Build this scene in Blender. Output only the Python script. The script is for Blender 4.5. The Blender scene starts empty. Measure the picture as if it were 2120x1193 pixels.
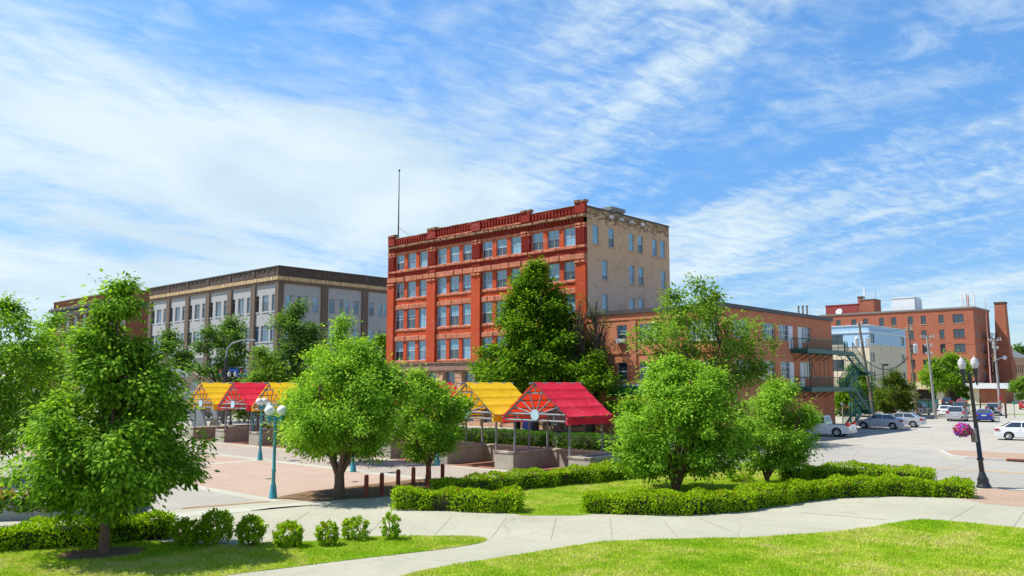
import bpy, math, random
import numpy as np
from mathutils import Vector, Matrix

C = bpy.context.scene.collection
SC = bpy.context.scene
R = math.radians
PI = math.pi

# ------------------------------------------------------------------ camera
F, CX, CY, HY, EYE = 1714.0, 1060.0, 596.5, 793.0, 4.5
PITCH = math.atan((HY - CY) / F)
cam = bpy.data.cameras.new('camera')
cam.sensor_width = 36.0
cam.lens = 36.0 * F / 2120.0
cam.clip_start = 0.1
cam.clip_end = 4000.0
camo = bpy.data.objects.new('camera', cam)
C.objects.link(camo)
camo.location = (0, 0, EYE)
camo.rotation_euler = (R(90) + PITCH, 0, 0)
SC.camera = camo

# ------------------------------------------------------------------ light
SUN_EL, SUN_AZ = R(57), R(-80)          # azimuth clockwise from +Y
sdir = Vector((math.sin(SUN_AZ) * math.cos(SUN_EL), math.cos(SUN_AZ) * math.cos(SUN_EL), math.sin(SUN_EL)))
sun = bpy.data.lights.new('sun', 'SUN')
sun.energy = 5.0
sun.angle = R(0.5)
sun.color = (1.0, 0.955, 0.88)
suno = bpy.data.objects.new('sun', sun)
C.objects.link(suno)
suno.location = (-60, 0, 80)
suno.rotation_euler = sdir.to_track_quat('Z', 'Y').to_euler()
SC.view_settings.view_transform = 'Standard'
SC.view_settings.look = 'None'
SC.view_settings.gamma = 1.0
SC.view_settings.exposure = 0.62
SC.cycles.use_denoising = True
SC.cycles.max_bounces = 8
SC.cycles.transparent_max_bounces = 8


def build_world():
    w = bpy.data.worlds.new('World')
    SC.world = w
    w.use_nodes = True
    nt = w.node_tree
    nt.nodes.clear()
    N, L = nt.nodes.new, nt.links.new

    def math_(op, a, b=None, c=None):
        n = N('ShaderNodeMath'); n.operation = op
        for i, x in enumerate((a, b, c)):
            if x is None: continue
            if isinstance(x, (int, float)): n.inputs[i].default_value = x
            else: L(x, n.inputs[i])
        return n.outputs[0]

    def sstep(x, lo, hi, t0=0.0, t1=1.0):
        n = N('ShaderNodeMapRange'); n.interpolation_type = 'SMOOTHSTEP'
        L(x, n.inputs[0])
        n.inputs[1].default_value = lo; n.inputs[2].default_value = hi
        n.inputs[3].default_value = t0; n.inputs[4].default_value = t1
        return n.outputs[0]

    sky = N('ShaderNodeTexSky'); sky.sky_type = 'NISHITA'
    sky.sun_disc = False
    sky.sun_elevation = SUN_EL; sky.sun_rotation = SUN_AZ
    sky.altitude = 300; sky.air_density = 1.0; sky.dust_density = 0.15; sky.ozone_density = 2.6
    tc = N('ShaderNodeTexCoord')
    sep = N('ShaderNodeSeparateXYZ'); L(tc.outputs['Generated'], sep.inputs[0])
    x, y, z = sep.outputs
    zc = math_('MAXIMUM', z, 0.0)
    zz = math_('ADD', zc, 0.10)
    px = math_('DIVIDE', x, zz)          # the cloud layer is a flat sheet high above the ground
    py = math_('DIVIDE', y, zz)

    def noise(rot, sx, sy, scale, detail, rough, dist=0.0, off=(0, 0)):
        """noise on the cloud sheet, stretched along the bearing rot (clockwise from straight ahead)"""
        cmb = N('ShaderNodeCombineXYZ'); L(px, cmb.inputs[0]); L(py, cmb.inputs[1])
        m0 = N('ShaderNodeMapping'); L(cmb.outputs[0], m0.inputs[0]); m0.inputs['Rotation'].default_value = (0, 0, rot)
        mp = N('ShaderNodeMapping'); L(m0.outputs[0], mp.inputs[0])
        mp.inputs['Scale'].default_value = (sx, sy, 1)
        mp.inputs['Location'].default_value = (off[0], off[1], 0)
        n = N('ShaderNodeTexNoise'); L(mp.outputs[0], n.inputs['Vector'])
        n.inputs['Scale'].default_value = scale; n.inputs['Detail'].default_value = detail
        n.inputs['Roughness'].default_value = rough; n.inputs['Distortion'].default_value = dist
        return n.outputs['Fac']

    az = math_('DIVIDE', x, math_('MAXIMUM', y, 0.02))
    left = sstep(az, 0.16, -0.16)
    right = math_('SUBTRACT', 1.0, left)
    # right: separate streaks; left: a broad veil with softer rents
    br = noise(R(-20), 1.0, 0.22, 1.15, 3.0, 0.5, 0.35, (5.3, 1.9))
    bl = noise(R(38), 0.8, 0.40, 0.95, 3.0, 0.5, 0.5, (2.2, 7.7))
    wr = noise(R(-30), 1.0, 0.38, 3.6, 6.0, 0.62, 0.5, (1.7, 4.2))
    wl = noise(R(30), 1.0, 0.55, 2.6, 6.0, 0.60, 0.6, (9.7, 3.2))
    fr_ = noise(R(55), 1.0, 0.45, 17.0, 5.0, 0.62, 0.5, (0, 0))
    hi_ = sstep(z, 0.20, 0.46)
    sR = math_('ADD', math_('MULTIPLY', br, 1.5), math_('MULTIPLY', wr, 0.95))
    sR = math_('ADD', sR, math_('MULTIPLY', hi_, -0.20))
    sL = math_('ADD', math_('MULTIPLY', bl, 1.25), math_('MULTIPLY', wl, 1.05))
    sL = math_('ADD', sL, math_('MULTIPLY', hi_, -0.37))
    s = math_('ADD', math_('MULTIPLY', sR, right), math_('MULTIPLY', math_('ADD', sL, 0.36), left))
    s = math_('ADD', s, math_('MULTIPLY', left, sstep(z, 0.24, 0.08, 0.0, 0.14)))
    s = math_('ADD', s, math_('MULTIPLY', math_('SUBTRACT', fr_, 0.5), math_('ADD', math_('MULTIPLY', right, 0.35), 0.35)))
    dens = sstep(s, 1.02, 1.62)
    # thin mottled sheet between the streaks
    m1 = noise(R(-25), 1.0, 0.5, 2.0, 4.0, 0.6, 0.6, (3.3, 8.1))
    m2 = noise(R(60), 1.0, 0.6, 9.0, 6.0, 0.66, 0.4, (6, 1))
    mm = math_('ADD', math_('MULTIPLY', m1, 0.9), math_('MULTIPLY', m2, 0.75))
    thin = math_('MULTIPLY', sstep(mm, 0.72, 1.10), 0.55)
    thin = math_('MULTIPLY', thin, sstep(z, 0.50, 0.38, 0.35, 1.0))
    dens = math_('MAXIMUM', dens, thin)
    dens = math_('MULTIPLY', dens, sstep(z, 0.02, 0.10, 0.35, 1.0))
    dens = math_('MULTIPLY', dens, 0.93)
    # cloud colour: bright with faint grey-blue thinner parts
    shade = sstep(noise(0.0, 1.0, 0.6, 1.6, 4.0, 0.55, 0.3, (7, 2)), 0.3, 0.7)
    cc = N('ShaderNodeMix'); cc.data_type = 'RGBA'
    L(shade, cc.inputs[0])
    cc.inputs[6].default_value = (3.0, 3.75, 4.3, 1)
    cc.inputs[7].default_value = (3.9, 4.5, 4.7, 1)
    hs = N('ShaderNodeHueSaturation'); hs.inputs['Saturation'].default_value = 1.24
    hs.inputs['Value'].default_value = 1.0
    # deeper blue towards the horizon than the clear-air model gives
    hz = N('ShaderNodeMix'); hz.data_type = 'RGBA'
    L(sstep(z, 0.0, 0.42), hz.inputs[0]); hz.inputs[6].default_value = (0.50, 0.54, 0.64, 1); hz.inputs[7].default_value = (1.0, 1.0, 1.0, 1)
    hm = N('ShaderNodeMix'); hm.data_type = 'RGBA'; hm.blend_type = 'MULTIPLY'; hm.inputs[0].default_value = 1.0
    L(sky.outputs[0], hm.inputs[6]); L(hz.outputs[2], hm.inputs[7])
    L(hm.outputs[2], hs.inputs['Color'])
    mx = N('ShaderNodeMix'); mx.data_type = 'RGBA'
    L(dens, mx.inputs[0]); L(hs.outputs[0], mx.inputs[6]); L(cc.outputs[2], mx.inputs[7])
    bg = N('ShaderNodeBackground'); bg.inputs['Strength'].default_value = 0.14
    L(mx.outputs[2], bg.inputs[0])
    out = N('ShaderNodeOutputWorld'); L(bg.outputs[0], out.inputs[0])


build_world()

# ------------------------------------------------------------------ survey helpers (site grid and sight lines)
TH = math.atan2(1725, 1600)                    # the town grid is turned by this much
DR = (math.cos(TH), math.sin(TH))              # u axis: to the right and away
DL = (-math.sin(TH), math.cos(TH))             # v axis: to the left and away


def XY(u, v): return (u * DR[0] + v * DL[0], u * DR[1] + v * DL[1])
def UV(x, y): return (x * DR[0] + y * DR[1], x * DL[0] + y * DL[1])


def ray(px, py):
    xc = (px - CX) / F; yc = -(py - CY) / F
    return xc, math.cos(PITCH) - math.sin(PITCH) * yc, math.sin(PITCH) + math.cos(PITCH) * yc


def G(px, py, z=0.0):
    """ground point seen along a sight line"""
    x, y, zz = ray(px, py); t = (z - EYE) / zz
    return (x * t, y * t)


def AT(px, py, Y):
    x, y, z = ray(px, py); t = Y / y
    return (x * t, Y, EYE + z * t)


def ONU(px, py, u):
    x, y, z = ray(px, py); t = u / (x * DR[0] + y * DR[1])
    p = UV(x * t, y * t)
    return p[1], EYE + z * t


def ONV(px, py, v):
    x, y, z = ray(px, py); t = v / (x * DL[0] + y * DL[1])
    p = UV(x * t, y * t)
    return p[0], EYE + z * t


# ------------------------------------------------------------------ object helpers
def tag(o, label=None, cat=None, group=None, kind=None):
    if label: o['label'] = label
    if cat: o['category'] = cat
    if group: o['group'] = group
    if kind: o['kind'] = kind
    return o


def thing(name, label, cat, loc=(0, 0, 0), rz=0.0, group=None):
    o = bpy.data.objects.new(name, None)
    o.empty_display_size = 0.3
    C.objects.link(o)
    o.location = loc if len(loc) == 3 else (loc[0], loc[1], 0)
    o.rotation_euler = (0, 0, rz)
    return tag(o, label, cat, group)


def link(name, mesh, parent=None, loc=None, rz=None):
    o = bpy.data.objects.new(name, mesh)
    C.objects.link(o)
    if parent is not None: o.parent = parent
    if loc is not None: o.location = loc
    if rz is not None: o.rotation_euler = (0, 0, rz)
    return o


KIDS = {}


def copy_tree(o, parent=None):
    c = o.copy()
    C.objects.link(c)
    if parent is not None: c.parent = parent
    for ch in list(o.children): copy_tree(ch, c)
    return c


class MB:
    """collects faces of one part"""
    def __init__(self):
        self.v = []; self.f = []; self.m = []; self.s = []
        self.T = None

    def add(self, verts, faces, m=0, smooth=False):
        b = len(self.v)
        if self.T is not None:
            verts = [tuple(self.T @ Vector(p)) for p in verts]
        self.v.extend([tuple(p) for p in verts])
        for f in faces:
            self.f.append([i + b for i in f]); self.m.append(m); self.s.append(smooth)
        return self

    def quad(self, a, b, c, d, m=0): return self.add([a, b, c, d], [(0, 1, 2, 3)], m)
    def poly(self, pts, m=0): return self.add(pts, [tuple(range(len(pts)))], m)

    def box(self, x0, x1, y0, y1, z0, z1, m=0):
        v = [(x0, y0, z0), (x1, y0, z0), (x1, y1, z0), (x0, y1, z0), (x0, y0, z1), (x1, y0, z1), (x1, y1, z1), (x0, y1, z1)]
        return self.add(v, [(3, 2, 1, 0), (4, 5, 6, 7), (0, 1, 5, 4), (1, 2, 6, 5), (2, 3, 7, 6), (3, 0, 4, 7)], m)

    def tube(self, pts, rad, n=8, m=0, caps=True, smooth=True):
        pts = [Vector(p) for p in pts]
        if isinstance(rad, (int, float)): rad = [rad] * len(pts)
        vs = []; fs = []
        prev = None
        for i, p in enumerate(pts):
            if i == 0: d = pts[1] - p
            elif i == len(pts) - 1: d = p - pts[i - 1]
            else: d = pts[i + 1] - pts[i - 1]
            if d.length < 1e-9: d = Vector((0, 0, 1))
            d.normalize()
            if prev is None:
                a = Vector((0, 0, 1)).cross(d)
                if a.length < 0.05: a = Vector((1, 0, 0)).cross(d)
            else:
                a = prev - d * prev.dot(d)
                if a.length < 1e-4: a = Vector((1, 0, 0)).cross(d)
            a.normalize(); b = d.cross(a); prev = a
            for k in range(n):
                t = 2 * PI * k / n
                vs.append(p + (a * math.cos(t) + b * math.sin(t)) * rad[i])
        for i in range(len(pts) - 1):
            for k in range(n):
                k2 = (k + 1) % n
                fs.append((i * n + k, i * n + k2, (i + 1) * n + k2, (i + 1) * n + k))
        self.add(vs, fs, m, smooth)
        if caps:
            self.add(vs[:n], [tuple(range(n))[::-1]], m); self.add(vs[-n:], [tuple(range(n))], m)
        return self

    def lathe(self, prof, c=(0, 0, 0), n=16, m=0, smooth=True):
        vs = []; fs = []
        for r, z in prof:
            for k in range(n):
                t = 2 * PI * k / n
                vs.append((c[0] + r * math.cos(t), c[1] + r * math.sin(t), c[2] + z))
        for i in range(len(prof) - 1):
            for k in range(n):
                k2 = (k + 1) % n
                fs.append((i * n + k, i * n + k2, (i + 1) * n + k2, (i + 1) * n + k))
        return self.add(vs, fs, m, smooth)

    def ball(self, c, r, n=14, m=0, sz=1.0):
        prof = [(max(1e-4, r * math.sin(PI * i / n)), -r * sz * math.cos(PI * i / n)) for i in range(n + 1)]
        return self.lathe(prof, c, n + 2, m)

    def prism(self, poly, z0, z1, m=0, top=None):
        n = len(poly)
        vs = [(p[0], p[1], z0) for p in poly] + [(p[0], p[1], z1) for p in poly]
        fs = [(i, (i + 1) % n, n + (i + 1) % n, n + i) for i in range(n)]
        self.add(vs, fs, m)
        self.add(vs[n:], [tuple(range(n))], m if top is None else top)
        return self.add(vs[:n], [tuple(range(n))[::-1]], m)

    def disc(self, c, nrm, r, th, n=20, m=0, sx=1.0):
        nrm = Vector(nrm).normalized(); c = Vector(c)
        return self.tube([c - nrm * th / 2, c + nrm * th / 2], r, n, m, True, False)

    def facade(self, fr, s0, s1, z0, z1, holes, depth, m=0, mr=None):
        """wall sheet with openings and their reveals; fr(s, n, z) -> point, n outward"""
        mr = m if mr is None else mr
        S = sorted(set([s0, s1] + [min(max(h[k], s0), s1) for h in holes for k in (0, 1)]))
        Z = sorted(set([z0, z1] + [min(max(h[k], z0), z1) for h in holes for k in (2, 3)]))
        for i in range(len(S) - 1):
            for j in range(len(Z) - 1):
                sc = (S[i] + S[i + 1]) / 2; zc = (Z[j] + Z[j + 1]) / 2
                if any(h[0] < sc < h[1] and h[2] < zc < h[3] for h in holes): continue
                self.quad(fr(S[i], 0, Z[j]), fr(S[i + 1], 0, Z[j]), fr(S[i + 1], 0, Z[j + 1]), fr(S[i], 0, Z[j + 1]), m)
        for a, b, c, d in [h[:4] for h in holes]:
            for p, q in (((a, c), (b, c)), ((b, c), (b, d)), ((b, d), (a, d)), ((a, d), (a, c))):
                self.quad(fr(p[0], 0, p[1]), fr(q[0], 0, q[1]), fr(q[0], -depth, q[1]), fr(p[0], -depth, p[1]), mr)
        return self

    def mesh(self, name, mats):
        me = bpy.data.meshes.new(name)
        me.from_pydata(self.v, [], self.f)
        for m in (mats if isinstance(mats, (list, tuple)) else [mats]): me.materials.append(m)
        me.polygons.foreach_set('material_index', self.m)
        me.polygons.foreach_set('use_smooth', self.s)
        me.update()
        return me

    def build(self, name, mats, parent=None):
        return link(name, self.mesh(name, mats), parent)


def np_mesh(name, verts, faces, mats, midx=None):
    """verts (n,3) array, faces (m,k) array"""
    me = bpy.data.meshes.new(name)
    nv, (nf, k) = len(verts), faces.shape
    me.vertices.add(nv); me.loops.add(nf * k); me.polygons.add(nf)
    me.vertices.foreach_set('co', np.asarray(verts, np.float32).ravel())
    me.loops.foreach_set('vertex_index', np.asarray(faces, np.int32).ravel())
    me.polygons.foreach_set('loop_start', np.arange(nf, dtype=np.int32) * k)
    me.polygons.foreach_set('loop_total', np.full(nf, k, np.int32))
    for m in (mats if isinstance(mats, (list, tuple)) else [mats]): me.materials.append(m)
    if midx is not None: me.polygons.foreach_set('material_index', np.asarray(midx, np.int32))
    me.update(calc_edges=True)
    return me


# ------------------------------------------------------------------ materials
class NT:
    def __init__(self, name):
        self.mat = bpy.data.materials.new(name); self.mat.use_nodes = True
        self.nt = self.mat.node_tree; self.nt.nodes.clear()
        self.out = self.N('ShaderNodeOutputMaterial')

    def N(self, t, **kw):
        n = self.nt.nodes.new(t)
        for k, v in kw.items(): setattr(n, k, v)
        return n

    def L(self, a, b): self.nt.links.new(a, b)

    def noise(self, vec, scale, detail=4, rough=0.55, dist=0.0):
        n = self.N('ShaderNodeTexNoise')
        if vec is not None: self.L(vec, n.inputs['Vector'])
        n.inputs['Scale'].default_value = scale; n.inputs['Detail'].default_value = detail
        n.inputs['Roughness'].default_value = rough; n.inputs['Distortion'].default_value = dist
        return n.outputs['Fac']

    def coords(self, kind='Object', scale=None, rot=None):
        o = self.N('ShaderNodeTexCoord').outputs[kind]
        if scale is not None or rot is not None:
            mp = self.N('ShaderNodeMapping'); self.L(o, mp.inputs[0])
            if scale is not None: mp.inputs['Scale'].default_value = scale
            if rot is not None: mp.inputs['Rotation'].default_value = (0, 0, rot)
            o = mp.outputs[0]
        return o

    def wall_uv(self):
        s = self.N('ShaderNodeSeparateXYZ'); self.L(self.coords(), s.inputs[0])
        a = self.N('ShaderNodeMath', operation='ADD'); self.L(s.outputs[0], a.inputs[0]); self.L(s.outputs[1], a.inputs[1])
        c = self.N('ShaderNodeCombineXYZ'); self.L(a.outputs[0], c.inputs[0]); self.L(s.outputs[2], c.inputs[1])
        return c.outputs[0]

    def ramp(self, fac, stops):
        r = self.N('ShaderNodeValToRGB'); self.L(fac, r.inputs[0])
        e = r.color_ramp.elements
        while len(e) > 1: e.remove(e[-1])
        e[0].position = stops[0][0]; e[0].color = rgba(stops[0][1])
        for p, c in stops[1:]:
            k = e.new(p); k.color = rgba(c)
        return r.outputs[0]

    def mix(self, fac, a, b, blend='MIX'):
        m = self.N('ShaderNodeMix', data_type='RGBA', blend_type=blend)
        for s, x in ((0, fac), (6, a), (7, b)):
            if isinstance(x, (int, float)): m.inputs[s].default_value = x
            elif isinstance(x, tuple): m.inputs[s].default_value = rgba(x)
            else: self.L(x, m.inputs[s])
        return m.outputs[2]

    def sstep(self, x, lo, hi, a=0.0, b=1.0):
        n = self.N('ShaderNodeMapRange', interpolation_type='SMOOTHSTEP'); self.L(x, n.inputs[0])
        for i, v in enumerate((lo, hi, a, b)): n.inputs[i + 1].default_value = v
        return n.outputs[0]

    def bump(self, h, strength=0.3, dist=0.02):
        b = self.N('ShaderNodeBump'); self.L(h, b.inputs['Height'])
        b.inputs['Strength'].default_value = strength; b.inputs['Distance'].default_value = dist
        return b.outputs[0]

    def principled(self, col, rough=0.8, metal=0.0, spec=0.3, normal=None, coat=0.0):
        p = self.N('ShaderNodeBsdfPrincipled')
        if isinstance(col, tuple): p.inputs['Base Color'].default_value = rgba(col)
        else: self.L(col, p.inputs['Base Color'])
        if isinstance(rough, (int, float)): p.inputs['Roughness'].default_value = rough
        else: self.L(rough, p.inputs['Roughness'])
        p.inputs['Metallic'].default_value = metal
        p.inputs['Specular IOR Level'].default_value = spec
        p.inputs['Coat Weight'].default_value = coat
        if normal is not None: self.L(normal, p.inputs['Normal'])
        self.L(p.outputs[0], self.out.inputs[0])
        return self.mat


def rgba(c): return (c[0], c[1], c[2], 1.0)
def mul(c, k): return tuple(x * k for x in c)


def m_plain(name, col, rough=0.6, metal=0.0, spec=0.4, var=0.12, scale=4.0, coat=0.0, bump=0.0):
    t = NT(name)
    f = t.noise(t.coords(), scale, 5, 0.6)
    c = t.ramp(f, [(0.25, mul(col, 1 - var)), (0.75, mul(col, 1 + var))])
    return t.principled(c, rough, metal, spec, t.bump(f, bump, 0.02) if bump else None, coat)


def m_brick(name, c1, c2, mortar, weather=0.25, bw=0.21, bh=0.075, wcol=None, scale=0.5, ms=0.012):
    t = NT(name)
    uv = t.wall_uv()
    b = t.N('ShaderNodeTexBrick'); t.L(uv, b.inputs['Vector'])
    b.inputs['Color1'].default_value = rgba(c1); b.inputs['Color2'].default_value = rgba(c2)
    b.inputs['Mortar'].default_value = rgba(mortar)
    b.inputs['Scale'].default_value = 1.0; b.inputs['Brick Width'].default_value = bw
    b.inputs['Row Height'].default_value = bh; b.inputs['Mortar Size'].default_value = ms
    o = t.coords()
    n1 = t.noise(o, scale, 6, 0.65, 0.4)
    n2 = t.noise(o, 3.0, 5, 0.6)
    c = t.mix(t.sstep(n1, 0.35, 0.75, 0, weather), b.outputs[0], wcol or mul(c1, 0.55))
    c = t.mix(t.sstep(n2, 0.3, 0.8, 0.0, 0.35), c, mul(c2, 1.25))
    n5 = t.noise(o, 0.8, 7, 0.7, 0.6)
    c = t.mix(t.sstep(n5, 0.54, 0.70, 0.0, 0.42), c, tuple(min(0.6, x * 0.6 + 0.16) for x in c1))
    st = t.N('ShaderNodeMapping'); t.L(o, st.inputs[0]); st.inputs['Scale'].default_value = (2.2, 2.2, 0.18)
    sn = t.noise(st.outputs[0], 1.0, 5, 0.6)
    c = t.mix(t.sstep(sn, 0.55, 0.8, 0.0, 0.30), c, mul(c1, 0.5))
    return t.principled(c, 0.9, 0, 0.2, t.bump(b.outputs['Fac'], -0.25, 0.01))


def m_ground(name, col, var=0.18, scale=0.25, crack=0.0, stain=None, joints=None, rot=TH, rough=0.9, streak=0.0):
    t = NT(name)
    o = t.coords('Object', rot=-rot)
    n1 = t.noise(o, scale, 7, 0.62, 0.3)
    n2 = t.noise(o, scale * 14, 4, 0.7)
    n3 = t.noise(o, 40.0, 3, 0.7)
    c = t.ramp(n1, [(0.28, mul(col, 1 - var)), (0.72, mul(col, 1 + var * 0.6))])
    c = t.mix(t.sstep(n2, 0.35, 0.75, 0.0, 0.5), c, mul(col, 1 - 1.3 * var))
    n6 = t.noise(o, 0.55, 8, 0.7, 0.8)
    c = t.mix(t.sstep(n6, 0.56, 0.70, 0.0, 0.42), c, mul(col, 0.62))
    c = t.mix(t.sstep(n3, 0.3, 0.7, 0.0, 0.18), c, mul(col, 0.7))
    if streak:
        mp = t.N('ShaderNodeMapping'); t.L(o, mp.inputs[0]); mp.inputs['Scale'].default_value = (0.9, 0.05, 1)
        n4 = t.noise(mp.outputs[0], 1.0, 5, 0.6, 0.5)
        c = t.mix(t.sstep(n4, 0.5, 0.75, 0.0, streak), c, mul(col, 0.55))
    if crack:
        wv = t.N('ShaderNodeTexVoronoi', feature='DISTANCE_TO_EDGE'); wv.inputs['Scale'].default_value = 0.16
        dn = t.N('ShaderNodeTexNoise'); dn.inputs['Scale'].default_value = 0.8; dn.inputs['Detail'].default_value = 5
        t.L(o, dn.inputs['Vector'])
        mv = t.mix(0.5, o, dn.outputs['Color'], 'ADD')
        t.L(mv, wv.inputs['Vector'])
        c = t.mix(t.sstep(wv.outputs['Distance'], 0.0, 0.006, crack, 0.0), c, mul(col, 0.3))
    if joints:
        b = t.N('ShaderNodeTexBrick'); t.L(o, b.inputs['Vector'])
        b.offset = joints[3] if len(joints) > 3 else 0.0
        b.inputs['Scale'].default_value = 1.0
        b.inputs['Brick Width'].default_value = joints[0]; b.inputs['Row Height'].default_value = joints[1]
        b.inputs['Mortar Size'].default_value = joints[2]; b.inputs['Mortar Smooth'].default_value = 0.3
        b.inputs['Color1'].default_value = (1, 1, 1, 1); b.inputs['Color2'].default_value = (0.9, 0.9, 0.9, 1)
        b.inputs['Mortar'].default_value = (0.55, 0.53, 0.5, 1)
        c = t.mix(0.8, c, b.outputs[0], 'MULTIPLY')
    return t.principled(c, rough, 0, 0.2, t.bump(n3, 0.25, 0.01))


def m_leaf(name, cols, trans=0.42, gloss=0.008, tcol=None):
    t = NT(name)
    g = t.N('ShaderNodeNewGeometry')
    n = t.noise(t.coords(), 0.9, 3, 0.6)
    a = t.N('ShaderNodeMath', operation='MULTIPLY_ADD'); t.L(g.outputs['Random Per Island'], a.inputs[0])
    a.inputs[1].default_value = 0.75
    b = t.N('ShaderNodeMath', operation='MULTIPLY_ADD'); t.L(n, b.inputs[0]); b.inputs[1].default_value = 0.9; b.inputs[2].default_value = -0.32
    t.L(b.outputs[0], a.inputs[2])
    c = t.ramp(a.outputs[0], [(0.05, cols[0]), (0.5, cols[1]), (0.95, cols[2])])
    d = t.N('ShaderNodeBsdfDiffuse'); t.L(c, d.inputs[0])
    tr = t.N('ShaderNodeBsdfTranslucent')
    tm = t.mix(1.0, c, tcol or (1.5, 1.5, 0.5), 'MULTIPLY'); t.L(tm, tr.inputs[0])
    m1 = t.N('ShaderNodeMixShader'); m1.inputs[0].default_value = trans
    t.L(d.outputs[0], m1.inputs[1]); t.L(tr.outputs[0], m1.inputs[2])
    gl = t.N('ShaderNodeBsdfGlossy'); gl.inputs['Roughness'].default_value = 0.45; gl.inputs[0].default_value = (0.9, 0.95, 0.9, 1)
    fr = t.N('ShaderNodeFresnel'); fr.inputs[0].default_value = 1.4
    fm = t.N('ShaderNodeMath', operation='MULTIPLY'); t.L(fr.outputs[0], fm.inputs[0]); fm.inputs[1].default_value = gloss * 6
    m2 = t.N('ShaderNodeMixShader'); t.L(fm.outputs[0], m2.inputs[0])
    t.L(m1.outputs[0], m2.inputs[1]); t.L(gl.outputs[0], m2.inputs[2])
    t.L(m2.outputs[0], t.out.inputs[0])
    return t.mat


def m_fabric(name, col, tcol):
    t = NT(name)
    n = t.noise(t.coords('Object', scale=(1.0, 1.0, 2.5)), 0.9, 7, 0.68, 0.5)
    c = t.ramp(n, [(0.28, mul(col, 0.74)), (0.5, col), (0.72, tuple(min(0.9, x * 1.0 + 0.05) for x in col))])
    d = t.N('ShaderNodeBsdfDiffuse'); t.L(c, d.inputs[0])
    tr = t.N('ShaderNodeBsdfTranslucent'); tr.inputs[0].default_value = rgba(tcol)
    m = t.N('ShaderNodeMixShader'); m.inputs[0].default_value = 0.30
    t.L(d.outputs[0], m.inputs[1]); t.L(tr.outputs[0], m.inputs[2])
    t.L(m.outputs[0], t.out.inputs[0])
    return t.mat


def m_glass(name, col, rough=0.04, spec=0.9, var=0.15):
    t = NT(name)
    n = t.noise(t.coords(), 0.7, 2, 0.5)
    c = t.ramp(n, [(0.3, mul(col, 1 - var)), (0.7, mul(col, 1 + var))])
    bn = t.noise(t.coords(), 1.5, 2, 0.5)
    return t.principled(c, rough, 0.0, spec, t.bump(bn, 0.04, 0.05), coat=0.6)


M = {}
M['concrete'] = m_ground('pale_concrete', (0.36, 0.345, 0.26), 0.18, 0.22, stain=True, crack=0.35)
M['path'] = m_ground('path_concrete', (0.37, 0.355, 0.265), 0.17, 0.3, crack=0.22)
M['street'] = m_ground('street_concrete', (0.34, 0.32, 0.275), 0.13, 0.10, crack=0.6, streak=0.6, joints=(6.0, 4.4, 0.03))
M['lot'] = m_ground('lot_concrete', (0.385, 0.36, 0.305), 0.12, 0.08, crack=0.5, streak=0.45, joints=(5.0, 5.0, 0.03))
M['sidewalk'] = m_ground('sidewalk_concrete', (0.40, 0.36, 0.32), 0.12, 0.3, joints=(1.5, 1.5, 0.03))
M['paver'] = m_ground('plaza_paver', (0.36, 0.31, 0.26), 0.13, 0.3, joints=(0.4, 0.2, 0.012, 0.5))
M['paver_grey'] = m_ground('grey_paver', (0.36, 0.335, 0.285), 0.12, 0.3, joints=(0.4, 0.2, 0.012, 0.5))
M['brickpave'] = m_ground('pink_brick_paving', (0.43, 0.315, 0.245), 0.14, 0.25, joints=(0.22, 0.11, 0.008, 0.5), streak=0.25)
M['redpave'] = m_ground('red_brick_paving', (0.26, 0.13, 0.09), 0.16, 0.4, joints=(0.22, 0.11, 0.01, 0.5))
M['walkbrick'] = m_ground('corner_brick_paving', (0.40, 0.28, 0.20), 0.15, 0.4, joints=(0.30, 0.15, 0.014, 0.5))
M['band'] = m_ground('concrete_band', (0.42, 0.41, 0.33), 0.10, 0.5, joints=(2.0, 3.0, 0.02))
M['kerb'] = m_ground('kerb_concrete', (0.46, 0.44, 0.40), 0.15, 0.6)
M['yellow_line'] = m_ground('worn_yellow_paint', (0.62, 0.36, 0.10), 0.25, 1.5)
M['white_line'] = m_ground('worn_white_paint', (0.62, 0.60, 0.56), 0.2, 1.5)
M['mulch'] = m_ground('bark_mulch', (0.20, 0.115, 0.06), 0.5, 1.5)
M['rust'] = m_plain('rusty_iron', (0.26, 0.07, 0.03), 0.8, 0.2, var=0.3)
M['iron'] = m_plain('cast_iron', (0.07, 0.06, 0.05), 0.7, 0.3, var=0.3)
M['joint'] = m_plain('dark_joint', (0.17, 0.15, 0.11), 0.95)  # plain dark colour of the thin path joint strips
M['brownjoint'] = m_plain('brown_expansion_joint', (0.30, 0.14, 0.07), 0.95)

M['brick_red'] = m_brick('red_brick', (0.58, 0.085, 0.02), (0.48, 0.062, 0.018), (0.30, 0.07, 0.035), 0.45, wcol=(0.27, 0.035, 0.016))
M['brick_deep'] = m_brick('deep_red_brick', (0.30, 0.024, 0.012), (0.24, 0.02, 0.012), (0.16, 0.03, 0.02), 0.4)
M['brick_orange'] = m_brick('orange_brick', (0.52, 0.165, 0.07), (0.42, 0.115, 0.05), (0.46, 0.24, 0.15), 0.35, wcol=(0.60, 0.25, 0.14), scale=0.6)
M['stucco_orange'] = m_plain('orange_painted_wall', (0.50, 0.16, 0.075), 0.9, var=0.14, scale=0.8)
M['brick_far'] = m_brick('rust_brick', (0.38, 0.115, 0.06), (0.30, 0.085, 0.045), (0.34, 0.15, 0.10), 0.3)
M['brick_brown'] = m_brick('brown_brick', (0.15, 0.112, 0.086), (0.115, 0.085, 0.066), (0.16, 0.125, 0.095), 0.4, wcol=(0.10, 0.065, 0.045))
M['brick_dark'] = m_brick('dark_brown_brick', (0.10, 0.07, 0.055), (0.08, 0.055, 0.045), (0.09, 0.07, 0.055), 0.4, wcol=(0.05, 0.04, 0.032))
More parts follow.
